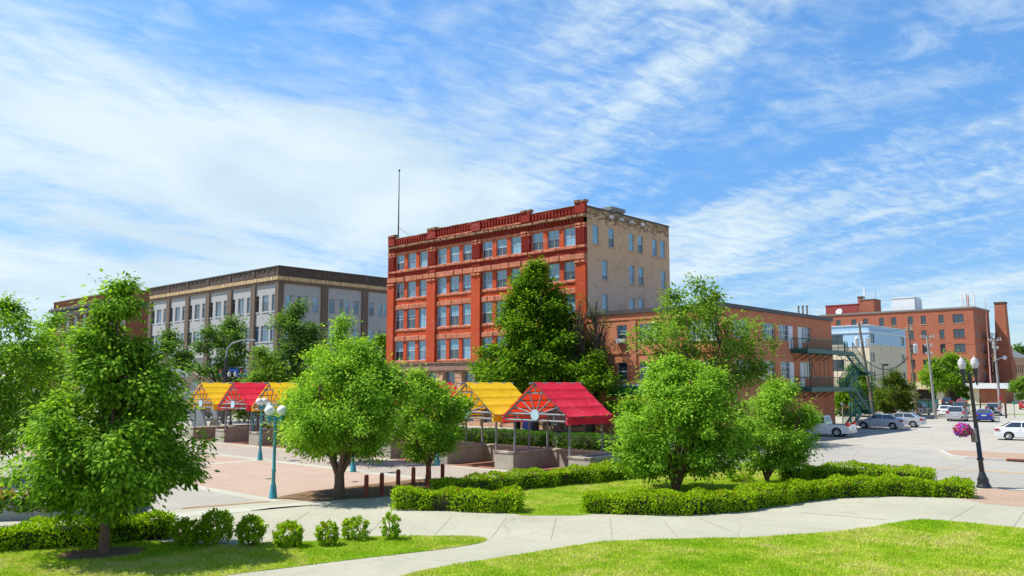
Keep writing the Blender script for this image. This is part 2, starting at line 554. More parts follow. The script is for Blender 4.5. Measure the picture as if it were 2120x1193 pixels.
M['brick_rust'] = m_brick('rust_orange_brick', (0.34, 0.14, 0.065), (0.27, 0.10, 0.05), (0.30, 0.14, 0.08), 0.35)


def m_tan_wall():
    t = NT('peeling_tan_paint_brick')
    uv = t.wall_uv(); o = t.coords()
    b = t.N('ShaderNodeTexBrick'); t.L(uv, b.inputs['Vector'])
    for k, c in (('Color1', (0.68, 0.44, 0.27)), ('Color2', (0.60, 0.385, 0.23)), ('Mortar', (0.46, 0.31, 0.20))): b.inputs[k].default_value = rgba(c)
    b.inputs['Scale'].default_value = 1.0; b.inputs['Brick Width'].default_value = 0.21; b.inputs['Row Height'].default_value = 0.075; b.inputs['Mortar Size'].default_value = 0.008
    sp = t.N('ShaderNodeSeparateXYZ'); t.L(o, sp.inputs[0])
    low = t.sstep(sp.outputs[2], 17.5, 12.0)
    c = t.mix(low, b.outputs[0], t.mix(0.6, b.outputs[0], (0.58, 0.43, 0.38)))
    # peeled patches near the parapet and scattered blotches of dark old brick
    n = t.noise(o, 1.6, 8, 0.72, 0.8)
    mp = t.N('ShaderNodeMapping'); t.L(o, mp.inputs[0]); mp.inputs['Scale'].default_value = (1.2, 1.2, 3.0)
    n2 = t.noise(mp.outputs[0], 1.1, 8, 0.75, 0.6)
    top = t.sstep(sp.outputs[2], 18.6, 20.6, 0.0, 0.17)
    s = t.N('ShaderNodeMath', operation='ADD'); t.L(n2, s.inputs[0]); t.L(top, s.inputs[1])
    c = t.mix(t.sstep(s.outputs[0], 0.60, 0.66, 0, 0.85), c, (0.15, 0.10, 0.06))
    c = t.mix(t.sstep(n, 0.54, 0.66, 0, 0.7), c, (0.40, 0.25, 0.10))
    n3 = t.noise(o, 0.45, 6, 0.7, 0.5)
    c = t.mix(t.sstep(n3, 0.50, 0.66, 0, 0.35), c, (0.42, 0.24, 0.14))
    return t.principled(c, 0.9, 0, 0.2, t.bump(n2, 0.3, 0.03))


M['tan_wall'] = m_tan_wall()
M['sandstone'] = m_plain('red_sandstone', (0.44, 0.155, 0.085), 0.95, var=0.4, scale=2.5, bump=0.9)
M['sandstone_top'] = m_plain('weathered_sandstone', (0.26, 0.145, 0.085), 0.95, var=0.5, scale=2.5, bump=0.9)
M['sandstone_pale'] = m_plain('tan_sandstone', (0.48, 0.28, 0.17), 0.95, var=0.35, scale=1.8, bump=1.0)
M['stone_band'] = m_plain('brown_stone_band', (0.25, 0.15, 0.11), 0.9, var=0.2, scale=1.2)
M['grey_panel'] = m_plain('grey_stucco', (0.345, 0.345, 0.345), 0.9, var=0.07, scale=0.9)
M['cream_stone'] = m_plain('buff_stone_trim', (0.50, 0.36, 0.19), 0.9, var=0.35, scale=1.6, bump=0.3)
M['grey_stone'] = m_plain('grey_stone_frieze', (0.20, 0.19, 0.175), 0.9, var=0.2, scale=1.0)
M['coping_grey'] = m_plain('grey_metal_coping', (0.20, 0.20, 0.19), 0.6, 0.3)
M['coping_dark'] = m_plain('dark_metal_coping', (0.075, 0.07, 0.075), 0.55, 0.3)
M['roof'] = m_plain('roof_gravel', (0.22, 0.21, 0.19), 0.95)
M['blue_siding'] = None


def m_siding(name, col, w=0.3):
    t = NT(name)
    s = t.N('ShaderNodeTexWave', wave_type='BANDS', bands_direction='X'); t.L(t.wall_uv(), s.inputs['Vector'])
    s.inputs['Scale'].default_value = 0.314 / w; s.inputs['Distortion'].default_value = 0.0
    n = t.noise(t.coords(), 0.7, 4)
    c = t.ramp(n, [(0.3, mul(col, 0.92)), (0.7, mul(col, 1.06))])
    c = t.mix(t.sstep(s.outputs['Fac'], 0.0, 0.25, 0.35, 0.0), c, mul(col, 0.6))
    return t.principled(c, 0.6, 0.0, 0.4, t.bump(s.outputs['Fac'], 0.6, 0.04))


M['blue_siding'] = m_siding('blue_metal_siding', (0.36, 0.54, 0.72), 0.35)
M['red_siding'] = m_siding('red_ribbed_cladding', (0.30, 0.045, 0.04), 0.5)
M['cream_siding'] = m_siding('cream_ribbed_panel', (0.62, 0.50, 0.30), 0.6)
M['cream'] = m_plain('cream_stucco', (0.62, 0.53, 0.38), 0.9, var=0.05)
M['maroon_base'] = m_plain('maroon_block', (0.24, 0.08, 0.07), 0.9)
M['white_metal'] = m_plain('white_sheet_metal', (0.66, 0.68, 0.70), 0.5, var=0.06)
M['frame_white'] = m_plain('pale_window_frame', (0.47, 0.49, 0.49), 0.5, var=0.05)
M['frame_dark'] = m_plain('dark_window_frame', (0.05, 0.045, 0.04), 0.5)
M['frame_tan'] = m_plain('tan_sill', (0.50, 0.33, 0.22), 0.8)
M['glass'] = m_glass('dark_window_glass', (0.022, 0.035, 0.05))
M['glass_blue'] = m_glass('blue_window_glass', (0.05, 0.10, 0.15))
M['blind'] = m_glass('window_with_pale_blind', (0.16, 0.34, 0.45), 0.06, 0.7, 0.2)
M['blind_grey'] = m_glass('window_with_grey_blind', (0.10, 0.19, 0.27), 0.06, 0.8, 0.12)
M['door_white'] = m_plain('white_door', (0.62, 0.62, 0.66), 0.5)
M['green_steel'] = m_plain('dark_green_steel', (0.025, 0.105, 0.085), 0.5, 0.1, var=0.3)
M['green_sign'] = m_plain('green_fascia', (0.012, 0.16, 0.035), 0.5)

M['steel'] = m_plain('galvanised_tube', (0.22, 0.225, 0.24), 0.6, 0.0, var=0.1)
M['disc'] = m_plain('pale_blue_disc', (0.42, 0.58, 0.66), 0.5, var=0.1)
M['teal'] = m_plain('teal_paint', (0.045, 0.27, 0.31), 0.4, 0.0, var=0.12, coat=0.2)
M['globe'] = m_plain('white_globe', (0.80, 0.79, 0.74), 0.25, var=0.03, spec=0.5)
M['black_iron'] = m_plain('black_painted_iron', (0.018, 0.018, 0.022), 0.35, 0.0, spec=0.6)
M['acorn'] = m_plain('frosted_acorn_glass', (0.56, 0.54, 0.52), 0.25, var=0.04)
M['acorn_cap'] = m_plain('acorn_cap', (0.40, 0.38, 0.37), 0.35)
M['bollard'] = m_plain('rust_brown_bollard', (0.28, 0.05, 0.024), 0.6, var=0.2)
M['planter_stone'] = m_brick('planter_limestone', (0.42, 0.37, 0.30), (0.36, 0.315, 0.255), (0.18, 0.15, 0.12), 0.55, bw=1.1, bh=0.42, wcol=(0.16, 0.145, 0.125), scale=1.1, ms=0.008)
M['planter_cap'] = m_plain('planter_coping', (0.42, 0.36, 0.28), 0.9, var=0.2, scale=1.5)
M['soil'] = m_plain('planter_soil', (0.10, 0.055, 0.035), 0.95, var=0.4)
M['granite'] = m_plain('dark_slate_top', (0.06, 0.065, 0.08), 0.6)
M['retaining'] = m_plain('grey_retaining_concrete', (0.33, 0.33, 0.32), 0.9, var=0.14, scale=0.8, bump=0.2)
M['bark'] = m_plain('brown_bark', (0.17, 0.10, 0.065), 0.95, var=0.35, scale=7, bump=0.8)
M['bark_dark'] = m_plain('dark_bark', (0.06, 0.045, 0.035), 0.95, var=0.35, scale=7, bump=0.8)
M['wood_pole'] = m_plain('weathered_pole_wood', (0.21, 0.145, 0.095), 0.95, var=0.3, scale=2.5, bump=0.4)
M['grey_pole'] = m_plain('grey_pole', (0.28, 0.26, 0.245), 0.9, var=0.25, scale=2)
M['insul'] = m_plain('transformer_grey', (0.55, 0.56, 0.58), 0.4)
M['wire'] = m_plain('black_cable', (0.03, 0.03, 0.032), 0.6)
M['guard'] = m_plain('yellow_guy_guard', (0.66, 0.36, 0.02), 0.5)
M['redguard'] = m_plain('faded_red_guard', (0.50, 0.22, 0.18), 0.5)
M['meter_green'] = m_plain('green_post_cap', (0.02, 0.36, 0.22), 0.5)
M['sign_white'] = m_plain('white_sign', (0.7, 0.7, 0.7), 0.5)
M['sign_red'] = m_plain('red_sign', (0.55, 0.05, 0.04), 0.5)
M['sign_blue'] = m_plain('blue_sign', (0.02, 0.12, 0.55), 0.5)
M['banner'] = m_fabric('blue_banner_cloth', (0.03, 0.20, 0.62), (0.03, 0.15, 0.45))
M['aluminium'] = m_plain('brushed_aluminium', (0.50, 0.52, 0.54), 0.4, 0.35, var=0.12)
M['tanpanel'] = m_plain('tan_sculpture_panel', (0.44, 0.35, 0.24), 0.7, var=0.15)
M['blue_bin'] = m_plain('blue_box', (0.015, 0.07, 0.36), 0.5)
M['fabric_red'] = m_fabric('red_awning_cloth', (0.74, 0.035, 0.075), (0.80, 0.06, 0.015))
M['fabric_yellow'] = m_fabric('yellow_awning_cloth', (0.88, 0.58, 0.03), (0.88, 0.38, 0.006))

M['leaf_maple'] = m_leaf('maple_leaf', [(0.04, 0.115, 0.008), (0.14, 0.29, 0.018), (0.34, 0.50, 0.055)])
M['leaf_bright'] = m_leaf('bright_leaf', [(0.07, 0.175, 0.010), (0.20, 0.385, 0.028), (0.42, 0.59, 0.085)])
M['leaf_deep'] = m_leaf('deep_leaf', [(0.03, 0.085, 0.006), (0.10, 0.215, 0.012), (0.25, 0.40, 0.025)])
M['leaf_street'] = m_leaf('street_tree_leaf', [(0.045, 0.11, 0.025), (0.09, 0.185, 0.035), (0.17, 0.28, 0.06)])
M['leaf_ash'] = m_leaf('ash_leaf', [(0.07, 0.16, 0.015), (0.145, 0.27, 0.03), (0.24, 0.38, 0.05)])
M['leaf_olive'] = m_leaf('olive_leaf', [(0.05, 0.085, 0.012), (0.10, 0.155, 0.02), (0.18, 0.24, 0.035)])
M['leaf_hedge'] = m_leaf('hedge_leaf', [(0.09, 0.185, 0.005), (0.25, 0.41, 0.010), (0.43, 0.58, 0.03)])
M['leaf_box'] = m_leaf('clipped_box_leaf', [(0.025, 0.07, 0.008), (0.055, 0.135, 0.015), (0.12, 0.24, 0.03)])
M['leaf_red'] = m_leaf('reddish_shoot', [(0.30, 0.10, 0.012), (0.34, 0.16, 0.02), (0.30, 0.24, 0.02)])
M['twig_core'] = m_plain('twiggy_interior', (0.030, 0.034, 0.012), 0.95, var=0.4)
def m_grass():
    t = NT('grass_blade')
    g = t.N('ShaderNodeNewGeometry'); o = t.coords()
    n1 = t.noise(o, 0.30, 5, 0.65, 0.7); n2 = t.noise(o, 1.6, 4, 0.65)
    a = t.N('ShaderNodeMath', operation='MULTIPLY_ADD'); t.L(n2, a.inputs[0]); a.inputs[1].default_value = 0.45; t.L(n1, a.inputs[2])
    b = t.N('ShaderNodeMath', operation='MULTIPLY_ADD'); t.L(g.outputs['Random Per Island'], b.inputs[0]); b.inputs[1].default_value = 0.22; t.L(a.outputs[0], b.inputs[2])
    c = t.ramp(b.outputs[0], [(0.62, (0.20, 0.40, 0.012)), (0.80, (0.36, 0.52, 0.022)), (0.94, (0.60, 0.58, 0.11)), (1.0, (0.70, 0.60, 0.24))])
    d = t.N('ShaderNodeBsdfDiffuse'); t.L(c, d.inputs[0]); tr = t.N('ShaderNodeBsdfTranslucent'); t.L(c, tr.inputs[0])
    m = t.N('ShaderNodeMixShader'); m.inputs[0].default_value = 0.35; t.L(d.outputs[0], m.inputs[1]); t.L(tr.outputs[0], m.inputs[2]); t.L(m.outputs[0], t.out.inputs[0])
    return t.mat


M['grass'] = m_grass()


def m_lawn():
    t = NT('lawn_turf')
    o = t.coords()
    n1 = t.noise(o, 0.35, 6, 0.65, 0.6); n2 = t.noise(o, 2.2, 5, 0.7); n3 = t.noise(o, 22, 3, 0.7)
    c = t.ramp(n1, [(0.30, (0.13, 0.26, 0.012)), (0.52, (0.24, 0.34, 0.02)), (0.70, (0.46, 0.43, 0.12))])
    c = t.mix(t.sstep(n2, 0.35, 0.7, 0, 0.5), c, (0.11, 0.22, 0.014))
    c = t.mix(t.sstep(n3, 0.3, 0.75, 0, 0.5), c, (0.06, 0.12, 0.01))
    return t.principled(c, 0.95, 0, 0.1, t.bump(n3, 0.6, 0.04))


M['lawn'] = m_lawn()

# ------------------------------------------------------------------ ground and paving (sheets about 4 mm apart)
def sheet(name, pts, z, mat, kind='structure'):
    mb = MB(); mb.poly([(p[0], p[1], z) for p in pts]); o = mb.build(name, mat)
    return tag(o, kind=kind)


def uvrect(u0, u1, v0, v1): return [XY(u0, v0), XY(u1, v0), XY(u1, v1), XY(u0, v1)]


def smooth_line(pts, n=6):
    """Catmull-Rom through the points"""
    out = []
    P = [pts[0]] + list(pts) + [pts[-1]]
    for i in range(1, len(P) - 2):
        for k in range(n):
            t = k / n
            q = []
            for a in range(2):
                p0, p1, p2, p3 = P[i - 1][a], P[i][a], P[i + 1][a], P[i + 2][a]
                q.append(0.5 * (2 * p1 + (p2 - p0) * t + (2 * p0 - 5 * p1 + 4 * p2 - p3) * t * t + (3 * p1 - p0 - 3 * p2 + p3) * t ** 3))
            out.append(tuple(q))
    out.append(tuple(pts[-1]))
    return out


sheet('ground', [(-1500, -400), (1500, -400), (1500, 2600), (-1500, 2600)], 0.0, M['concrete'])
sheet('parking_lot', uvrect(60.0, 190, -60, 32.4), 0.004, M['lot'])
sheet('street', uvrect(41.0, 55.0, -120, 300), 0.008, M['street'])
sheet('lot_entrance', uvrect(55.0, 60.0, 15.6, 32.4), 0.008, M['street'])
sheet('cross_street', uvrect(55.0, 200.0, 77.5, 96.0), 0.008, M['street'])
# far pavement with kerbs
def kerbed(name, u0, u1, v0, v1, mat, h=0.13):
    mb = MB(); k = 0.18
    mb.prism(uvrect(u0, u1, v0, v1), 0.0, h, 0)
    mb.poly([(p[0], p[1], h + 0.004) for p in uvrect(u0 + k, u1, v0 + k, v1 - k)], 1)
    return tag(mb.build(name, [M['kerb'], mat]), kind='structure')


kerbed('pavement', 55.0, 60.1, 32.4, 77.5, M['sidewalk'])
kerbed('pavement', 55.0, 60.1, 96.0, 190, M['sidewalk'])
# brick corner of the pavement across the street, its kerb tapering to the lot entrance
mb = MB()
isl = [XY(55.0, -60), XY(55.0, 14.3), XY(55.35, 15.0), XY(56.1, 15.6), XY(59.4, 17.0), XY(60.6, 16.6), XY(60.6, -60)]
ic = [XY(55.3, -60), XY(55.3, 14.1), XY(55.7, 14.8), XY(56.3, 15.3), XY(59.3, 16.7), XY(60.3, 16.3), XY(60.3, -60)]
mb.prism(isl, 0.0, 0.13, 0); mb.poly([(p[0], p[1], 0.134) for p in ic], 1)
tag(mb.build('brick_pavement', [M['kerb'], M['walkbrick']]), kind='structure')
sheet('yellow_line', uvrect(48.15, 48.32, -60, 16.4), 0.012, M['yellow_line'])
sheet('yellow_line', uvrect(48.50, 48.62, -60, 12.0), 0.012, M['yellow_line'])
for v in (30.2, 27.2, 24.2):
    pass
sheet('near_kerb', uvrect(40.6, 41.0, -60, 9.2), 0.016, M['kerb'])
# plaza
sheet('plaza_paving', uvrect(26.7, 40.6, 22.0, 78.0), 0.004, M['paver'])
sheet('brick_panel', uvrect(17.9, 26.0, 28.6, 44.1), 0.004, M['brickpave'])
sheet('brick_panel', uvrect(17.9, 26.0, 44.7, 76.0), 0.004, M['brickpave'])
sheet('grey_paving', uvrect(11.0, 17.3, 29.6, 76.0), 0.004, M['paver_grey'])
sheet('paving_band', uvrect(17.3, 17.9, 28.6, 76.0), 0.006, M['band'])
sheet('paving_band', uvrect(26.0, 26.7, 24.0, 76.0), 0.006, M['band'])
sheet('paving_band', uvrect(17.9, 26.0, 44.1, 44.7), 0.006, M['band'])
sheet('paving_joint', [G(376, 1052.5), G(376, 1054.5), G(560, 1039), G(560, 1037.6)], 0.010, M['brownjoint'])
sheet('paving_band', [G(330, 1076), G(330, 1066), G(640, 1040), G(700, 1036), G(700, 1042), G(640, 1048)], 0.008, M['band'])
sheet('mulch_bed', smooth_line([G(575, 1030), G(640, 1018), G(760, 1004), G(880, 992), G(960, 996), G(930, 1006), G(820, 1026), G(720, 1034), G(640, 1038), G(575, 1030)]), 0.012, M['mulch'])

# curved path, its joints, and the lawns beside it
sheet('path', smooth_line([G(-700, 1300), G(-300, 1112), G(340, 1090), G(560, 1052), G(800, 1044), G(1090, 1060), G(1300, 1064), G(1480, 1050), G(1640, 1020), G(1800, 1000), G(2030, 1024), G(2300, 1046), G(2900, 1070), G(2900, 1220), G(2100, 1215), G(1500, 1240), G(700, 1260)], 5), 0.008, M['path'])
jm = MB()
def strip(mb, a, b, w, z):
    a = Vector((a[0], a[1])); b = Vector((b[0], b[1])); d = (b - a).normalized(); n = Vector((-d.y, d.x)) * w / 2
    mb.poly([(a.x + n.x, a.y + n.y, z), (b.x + n.x, b.y + n.y, z), (b.x - n.x, b.y - n.y, z), (a.x - n.x, a.y - n.y, z)])
for a, b in (((935, 1071), (898, 1110)), ((1049, 1072), (1018, 1114)), ((1152, 1072), (1141, 1117)), ((1263, 1073), (1268, 1120)), ((1375, 1080), (1403, 1114)), ((1450, 1075), (1530, 1108)),
             ((2020, 1047), (1965, 1079)), ((2125, 1054), (2098, 1092)), ((640, 1060), (560, 1118)), ((800, 1068), (760, 1110))):
    strip(jm, G(*a), G(*b), 0.014, 0.013)
tag(jm.build('path_joint', M['joint']), kind='structure')
jm = MB(); strip(jm, G(1660, 1062), G(1835, 1077), 0.05, 0.013); tag(jm.build('expansion_joint', M['brownjoint']), kind='structure')
sheet('brick_walk', [G(1960, 1026), G(2036, 1012), G(2120, 1017), G(2500, 1032), G(2500, 1085), G(2120, 1050), G(2040, 1043)], 0.012, M['walkbrick'])

LAWN_A = smooth_line([G(-500, 1180), G(-200, 1118), G(0, 1112), G(200, 1122), G(350, 1124), G(470, 1131), G(560, 1124), G(660, 1121), G(740, 1113), G(830, 1111), G(930, 1111), G(990, 1113), G(1008, 1118), G(985, 1127), G(900, 1140), G(760, 1156), G(600, 1176), G(440, 1198), G(200, 1260), G(-300, 1400)], 6)
LAWN_B = smooth_line([G(500, 1310), G(840, 1192), G(1000, 1161), G(1150, 1138), G(1250, 1123), G(1400, 1117), G(1550, 1114), G(1700, 1104), G(1800, 1093), G(1860, 1082), G(1920, 1077), G(2000, 1083), G(2120, 1095), G(2500, 1130), G(2700, 1300), G(1700, 1420)], 6)
LAWN_C = smooth_line([G(1080, 1068), G(1000, 1040), G(1080, 1012), G(1280, 985), G(1480, 972), G(1600, 972), G(1760, 985), G(1960, 1008), G(1900, 1018), G(1640, 1033), G(1480, 1053), G(1300, 1058), G(1200, 1068)], 6)
sheet('lawn', LAWN_A, 0.016, M['lawn'])
sheet('lawn', LAWN_B, 0.016, M['lawn'])
sheet('lawn', LAWN_C, 0.016, M['lawn'])
sheet('mulch_ring', smooth_line([G(108, 1150), G(150, 1142), G(215, 1136), G(280, 1133), G(314, 1138), G(290, 1150), G(215, 1160), G(140, 1163), G(108, 1150)]), 0.020, M['mulch'])
sheet('lawn_strip', uvrect(118, 121, -40, 22), 0.012, M['lawn'])
sheet('lawn_strip', uvrect(136, 140, -60, 30), 0.012, M['lawn'])


def inside(poly, P):
    x, y = P[:, 0], P[:, 1]; c = np.zeros(len(P), bool); n = len(poly)
    for i in range(n):
        x0, y0 = poly[i]; x1, y1 = poly[(i + 1) % n]
        k = ((y0 > y) != (y1 > y))
        with np.errstate(divide='ignore', invalid='ignore'):
            xx = (x1 - x0) * (y - y0) / (y1 - y0 + 1e-12) + x0
        c ^= k & (x < xx)
    return c


RING = [G(*p) for p in ((118, 1150), (150, 1143), (215, 1137), (280, 1134), (308, 1139), (285, 1149), (215, 1159), (145, 1162))]


def grass(poly, dens, seed, h=(0.025, 0.06), ymin=16.0):
    rg = np.random.default_rng(seed)
    A = np.array(poly); lo = A.min(0); hi = A.max(0)
    lo[1] = max(lo[1], ymin); lo[0] = max(lo[0], -17); hi[0] = min(hi[0], 24)
    n = int((hi[0] - lo[0]) * (hi[1] - lo[1]) * dens)
    P = rg.uniform(lo, hi, (n, 2)); P = P[inside(poly, P) & ~inside(RING, P)]
    n = len(P)
    hh = rg.uniform(h[0], h[1], n) * (0.75 + 0.5 * np.sin(P[:, 0] * 1.7 + np.sin(P[:, 1] * 2.1)) ** 2)
    a = rg.uniform(0, 2 * PI, n); w = rg.uniform(0.008, 0.016, n)
    lean = rg.normal(0, 0.035, (n, 2))
    v = np.zeros((n, 3, 3))
    v[:, 0, 0] = P[:, 0] - np.cos(a) * w; v[:, 0, 1] = P[:, 1] - np.sin(a) * w
    v[:, 1, 0] = P[:, 0] + np.cos(a) * w; v[:, 1, 1] = P[:, 1] + np.sin(a) * w
    v[:, 2, 0] = P[:, 0] + lean[:, 0]; v[:, 2, 1] = P[:, 1] + lean[:, 1]
    v[:, :2, 2] = 0.012; v[:, 2, 2] = 0.016 + hh
    me = np_mesh('grass', v.reshape(-1, 3), np.arange(n * 3).reshape(-1, 3), M['grass'])
    tag(link('grass', me), kind='stuff')


grass(LAWN_A, 1300, 1)
grass(LAWN_B, 1200, 2)
grass(LAWN_C, 700, 3)


# ------------------------------------------------------------------ foliage
def unit(a): return a / (np.linalg.norm(a, axis=-1, keepdims=True) + 1e-9)


def leaf_faces(P, D, Nn, Ln, Wd):
    D = unit(D); S = unit(np.cross(D, Nn))
    Nn = np.cross(S, D)
    v = np.zeros((len(P), 4, 3))
    mid = P + D * (Ln * 0.45)[:, None] - Nn * (Ln * 0.06)[:, None]
    v[:, 0] = P
    v[:, 1] = mid + S * (Wd / 2)[:, None]
    v[:, 2] = P + D * Ln[:, None] - Nn * (Ln * 0.14)[:, None]
    v[:, 3] = mid - S * (Wd / 2)[:, None]
    return v.reshape(-1, 3), np.arange(len(P) * 4).reshape(-1, 4)


def envelope(prof, z, th, rg_phase, lob):
    zs = [p[0] for p in prof]; rs = [p[1] for p in prof]
    r = np.interp(z, zs, rs)
    a, b, c, d = rg_phase
    k = (np.sin(3 * th + a + z * 1.1) * 0.5 + np.sin(5 * th + b - z * 1.7) * 0.3 + np.sin(2 * th + c + z * 2.3) * 0.4 + np.sin(7 * th + d + z * 3.1) * 0.25)
    return r * (1 + lob * k)


def make_tree(name, label, base, prof, ncl, nleaf, leaf, mats, seed, trunk_r=0.12, fork=None, clr=0.34, droop=0.35, lob=0.16,
              stems=1, lean=(0, 0), bark='bark', limbs=40, inner=0.5, group=None, aspect=0.5, flat=0.75, limb_r=0.035, cat='tree', squash=(1, 1), z0=0.0, spread=0.25, clump=8, cspread=0.17):
    rg = np.random.default_rng(seed); rnd = random.Random(seed)
    root = thing(name, label, cat, (base[0], base[1], z0), 0, group)
    zs = np.array([p[0] for p in prof]); rs = np.array([p[1] for p in prof])
    zt = np.linspace(zs[0], zs[-1], 200); wt = np.interp(zt, zs, rs) ** 1.1 + 0.06 * rs.max() ** 1.1
    # boughs first, then leaf clusters gathered round each bough end
    nb = max(8, ncl // clump)
    bz = np.interp((rg.permutation(nb) + rg.random(nb)) / nb, np.cumsum(wt) / wt.sum(), zt)
    bt = (np.arange(nb) * 2.39996 + rg.uniform(-0.5, 0.5, nb)) % (2 * PI)
    env = envelope(prof, np.clip(bz, zs[0], zs[-1]), bt, rg.uniform(0, 6, 4), lob)
    br = env * (0.94 - inner * rg.random(nb) ** 1.5) * rg.uniform(0.84, 1.02, nb)
    top = zs[-1]
    bi = np.repeat(np.arange(nb), int(math.ceil(ncl / nb)))[:ncl]; ncl = len(bi)
    bs = cspread * rs.max() * rg.uniform(0.55, 1.3, nb) * np.clip(np.interp(bz, zs, rs) / rs.max(), 0.35, 1.0)
    off = rg.normal(0, 1, (ncl, 3)) * bs[bi][:, None]; off[:, 2] *= 0.75
    c = np.stack([np.cos(bt) * br * squash[0], np.sin(bt) * br * squash[1], bz], 1)[bi] + off
    # long bough ends reach outwards and droop a little
    c[:, :2] *= (1 + 0.05 * rg.normal(0, 1, (ncl, 1)))
    cz = np.clip(c[:, 2], zs[0] * 0.9, top + 0.1); c[:, 2] = cz
    lim = np.interp(cz, zs, rs) * 1.04 + 0.05
    rr = np.linalg.norm(c[:, :2], axis=1); k_ = np.minimum(1, lim / np.maximum(rr, 1e-3)); c[:, :2] *= k_[:, None]; rr = rr * k_
    th = np.arctan2(c[:, 1], c[:, 0])
    c[:, 0] += lean[0] * cz / top; c[:, 1] += lean[1] * cz / top
    cr = clr * rg.uniform(0.6, 1.35, ncl)
    out = np.stack([np.cos(th), np.sin(th), 0.25 + 0.0 * th], 1)
    # leaves
    idx = np.repeat(np.arange(ncl), nleaf)
    n = len(idx)
    g = rg.normal(0, 0.5, (n, 3)); g[:, 2] *= flat
    along = rg.random(n)[:, None]
    P = c[idx] + g * cr[idx][:, None] + out[idx] * (along - 0.4) * cr[idx][:, None] * 1.2
    D = out[idx] * 0.7 + g * 1.1 + rg.normal(0, 0.35, (n, 3)); D[:, 2] -= droop
    Nn = np.array([0, 0, 0.8]) + out[idx] * 0.5 + g * 0.9 + rg.normal(0, 0.35, (n, 3))
    Ln = leaf * rg.uniform(0.65, 1.3, n); Wd = Ln * aspect * rg.uniform(0.8, 1.2, n)
    v, f = leaf_faces(P, D, Nn, Ln, Wd)
    # wood
    wb = MB()
    fork = zs[0] * 0.8 if fork is None else fork
    tips = []
    if stems == 1:
        pts = []; rad = []
        for i in range(9):
            t = i / 8; z = t * top * 0.93
            pts.append((lean[0] * z / top + 0.05 * top * 0.1 * math.sin(t * 5 + seed), lean[1] * z / top + 0.05 * top * 0.1 * math.cos(t * 4 + seed), z))
            rad.append(trunk_r * (1.25 if i == 0 else 1.0) * (1 - 0.88 * t))
        pts[0] = (0, 0, -0.02)
        wb.tube(pts, rad, 10)
        axis = [(pts, rad)]
    else:
        axis = []
        if fork > 0.05:
            wb.tube([(0, 0, -0.02), (0.02, 0.01, fork * 0.5), (0.0, 0.02, fork * 1.02)], [trunk_r * 1.3, trunk_r, trunk_r * 0.95], 10)
        for s in range(stems):
            a = 2 * PI * s / stems + rnd.uniform(-0.4, 0.4)
            L = rnd.uniform(0.55, 0.8) * top
            pts = []; rad = []
            for i in range(7):
                t = i / 6
                h = fork * 0.9 + (L - fork) * t
                d = spread * top * (t ** 0.75) * rnd.uniform(0.92, 1.08) + (0.02 + (0.25 * trunk_r if i == 0 else 0))
                pts.append((math.cos(a) * d + lean[0] * t * 0.6, math.sin(a) * d + lean[1] * t * 0.6, h))
                rad.append(trunk_r * (0.62 if stems < 6 else 0.5) * (1 - 0.8 * t))
            wb.tube(pts, rad, 8)
            axis.append((pts, rad))
    order = rg.permutation(ncl)[:limbs]
    for i in order:
        tgt = c[i]
        pts, rad = min(axis, key=lambda A: min((A[0][k][0] - tgt[0]) ** 2 + (A[0][k][1] - tgt[1]) ** 2 + (A[0][k][2] - tgt[2] * 0.8) ** 2 for k in range(1, len(A[0]))))
        ks = [k for k in range(1, len(pts)) if pts[k][2] <= max(tgt[2] - 0.15 * rr[i], pts[1][2] + 1e-6)] or [1]
        k = ks[-1]
        if len(ks) > 1 and rnd.random() < 0.5: k = ks[-2]
        a = Vector(pts[k]); b = Vector(tgt)
        mid = a.lerp(b, 0.5) + Vector((rnd.uniform(-.1, .1), rnd.uniform(-.1, .1), 0.10 * (b - a).length))
        r0 = min(rad[k] * 0.6, limb_r * (0.6 + 0.5 * (b - a).length / max(rs.max(), 0.5)))
        wb.tube([a, a.lerp(mid, 0.55) + Vector((0, 0, 0.03)), mid, b], [r0, r0 * 0.8, r0 * 0.6, r0 * 0.22], 6)
    wb.build('trunk', M[bark], root)
    crown = link('crown', np_mesh('crown', v, f, M[mats]), root)
    return root


def resample(pts, step):
    out = [Vector(pts[0])]; 
    for a, b in zip(pts[:-1], pts[1:]):
        a = Vector(a); b = Vector(b); n = max(1, int((b - a).length / step))
        for i in range(1, n + 1): out.append(a.lerp(b, i / n))
    return out


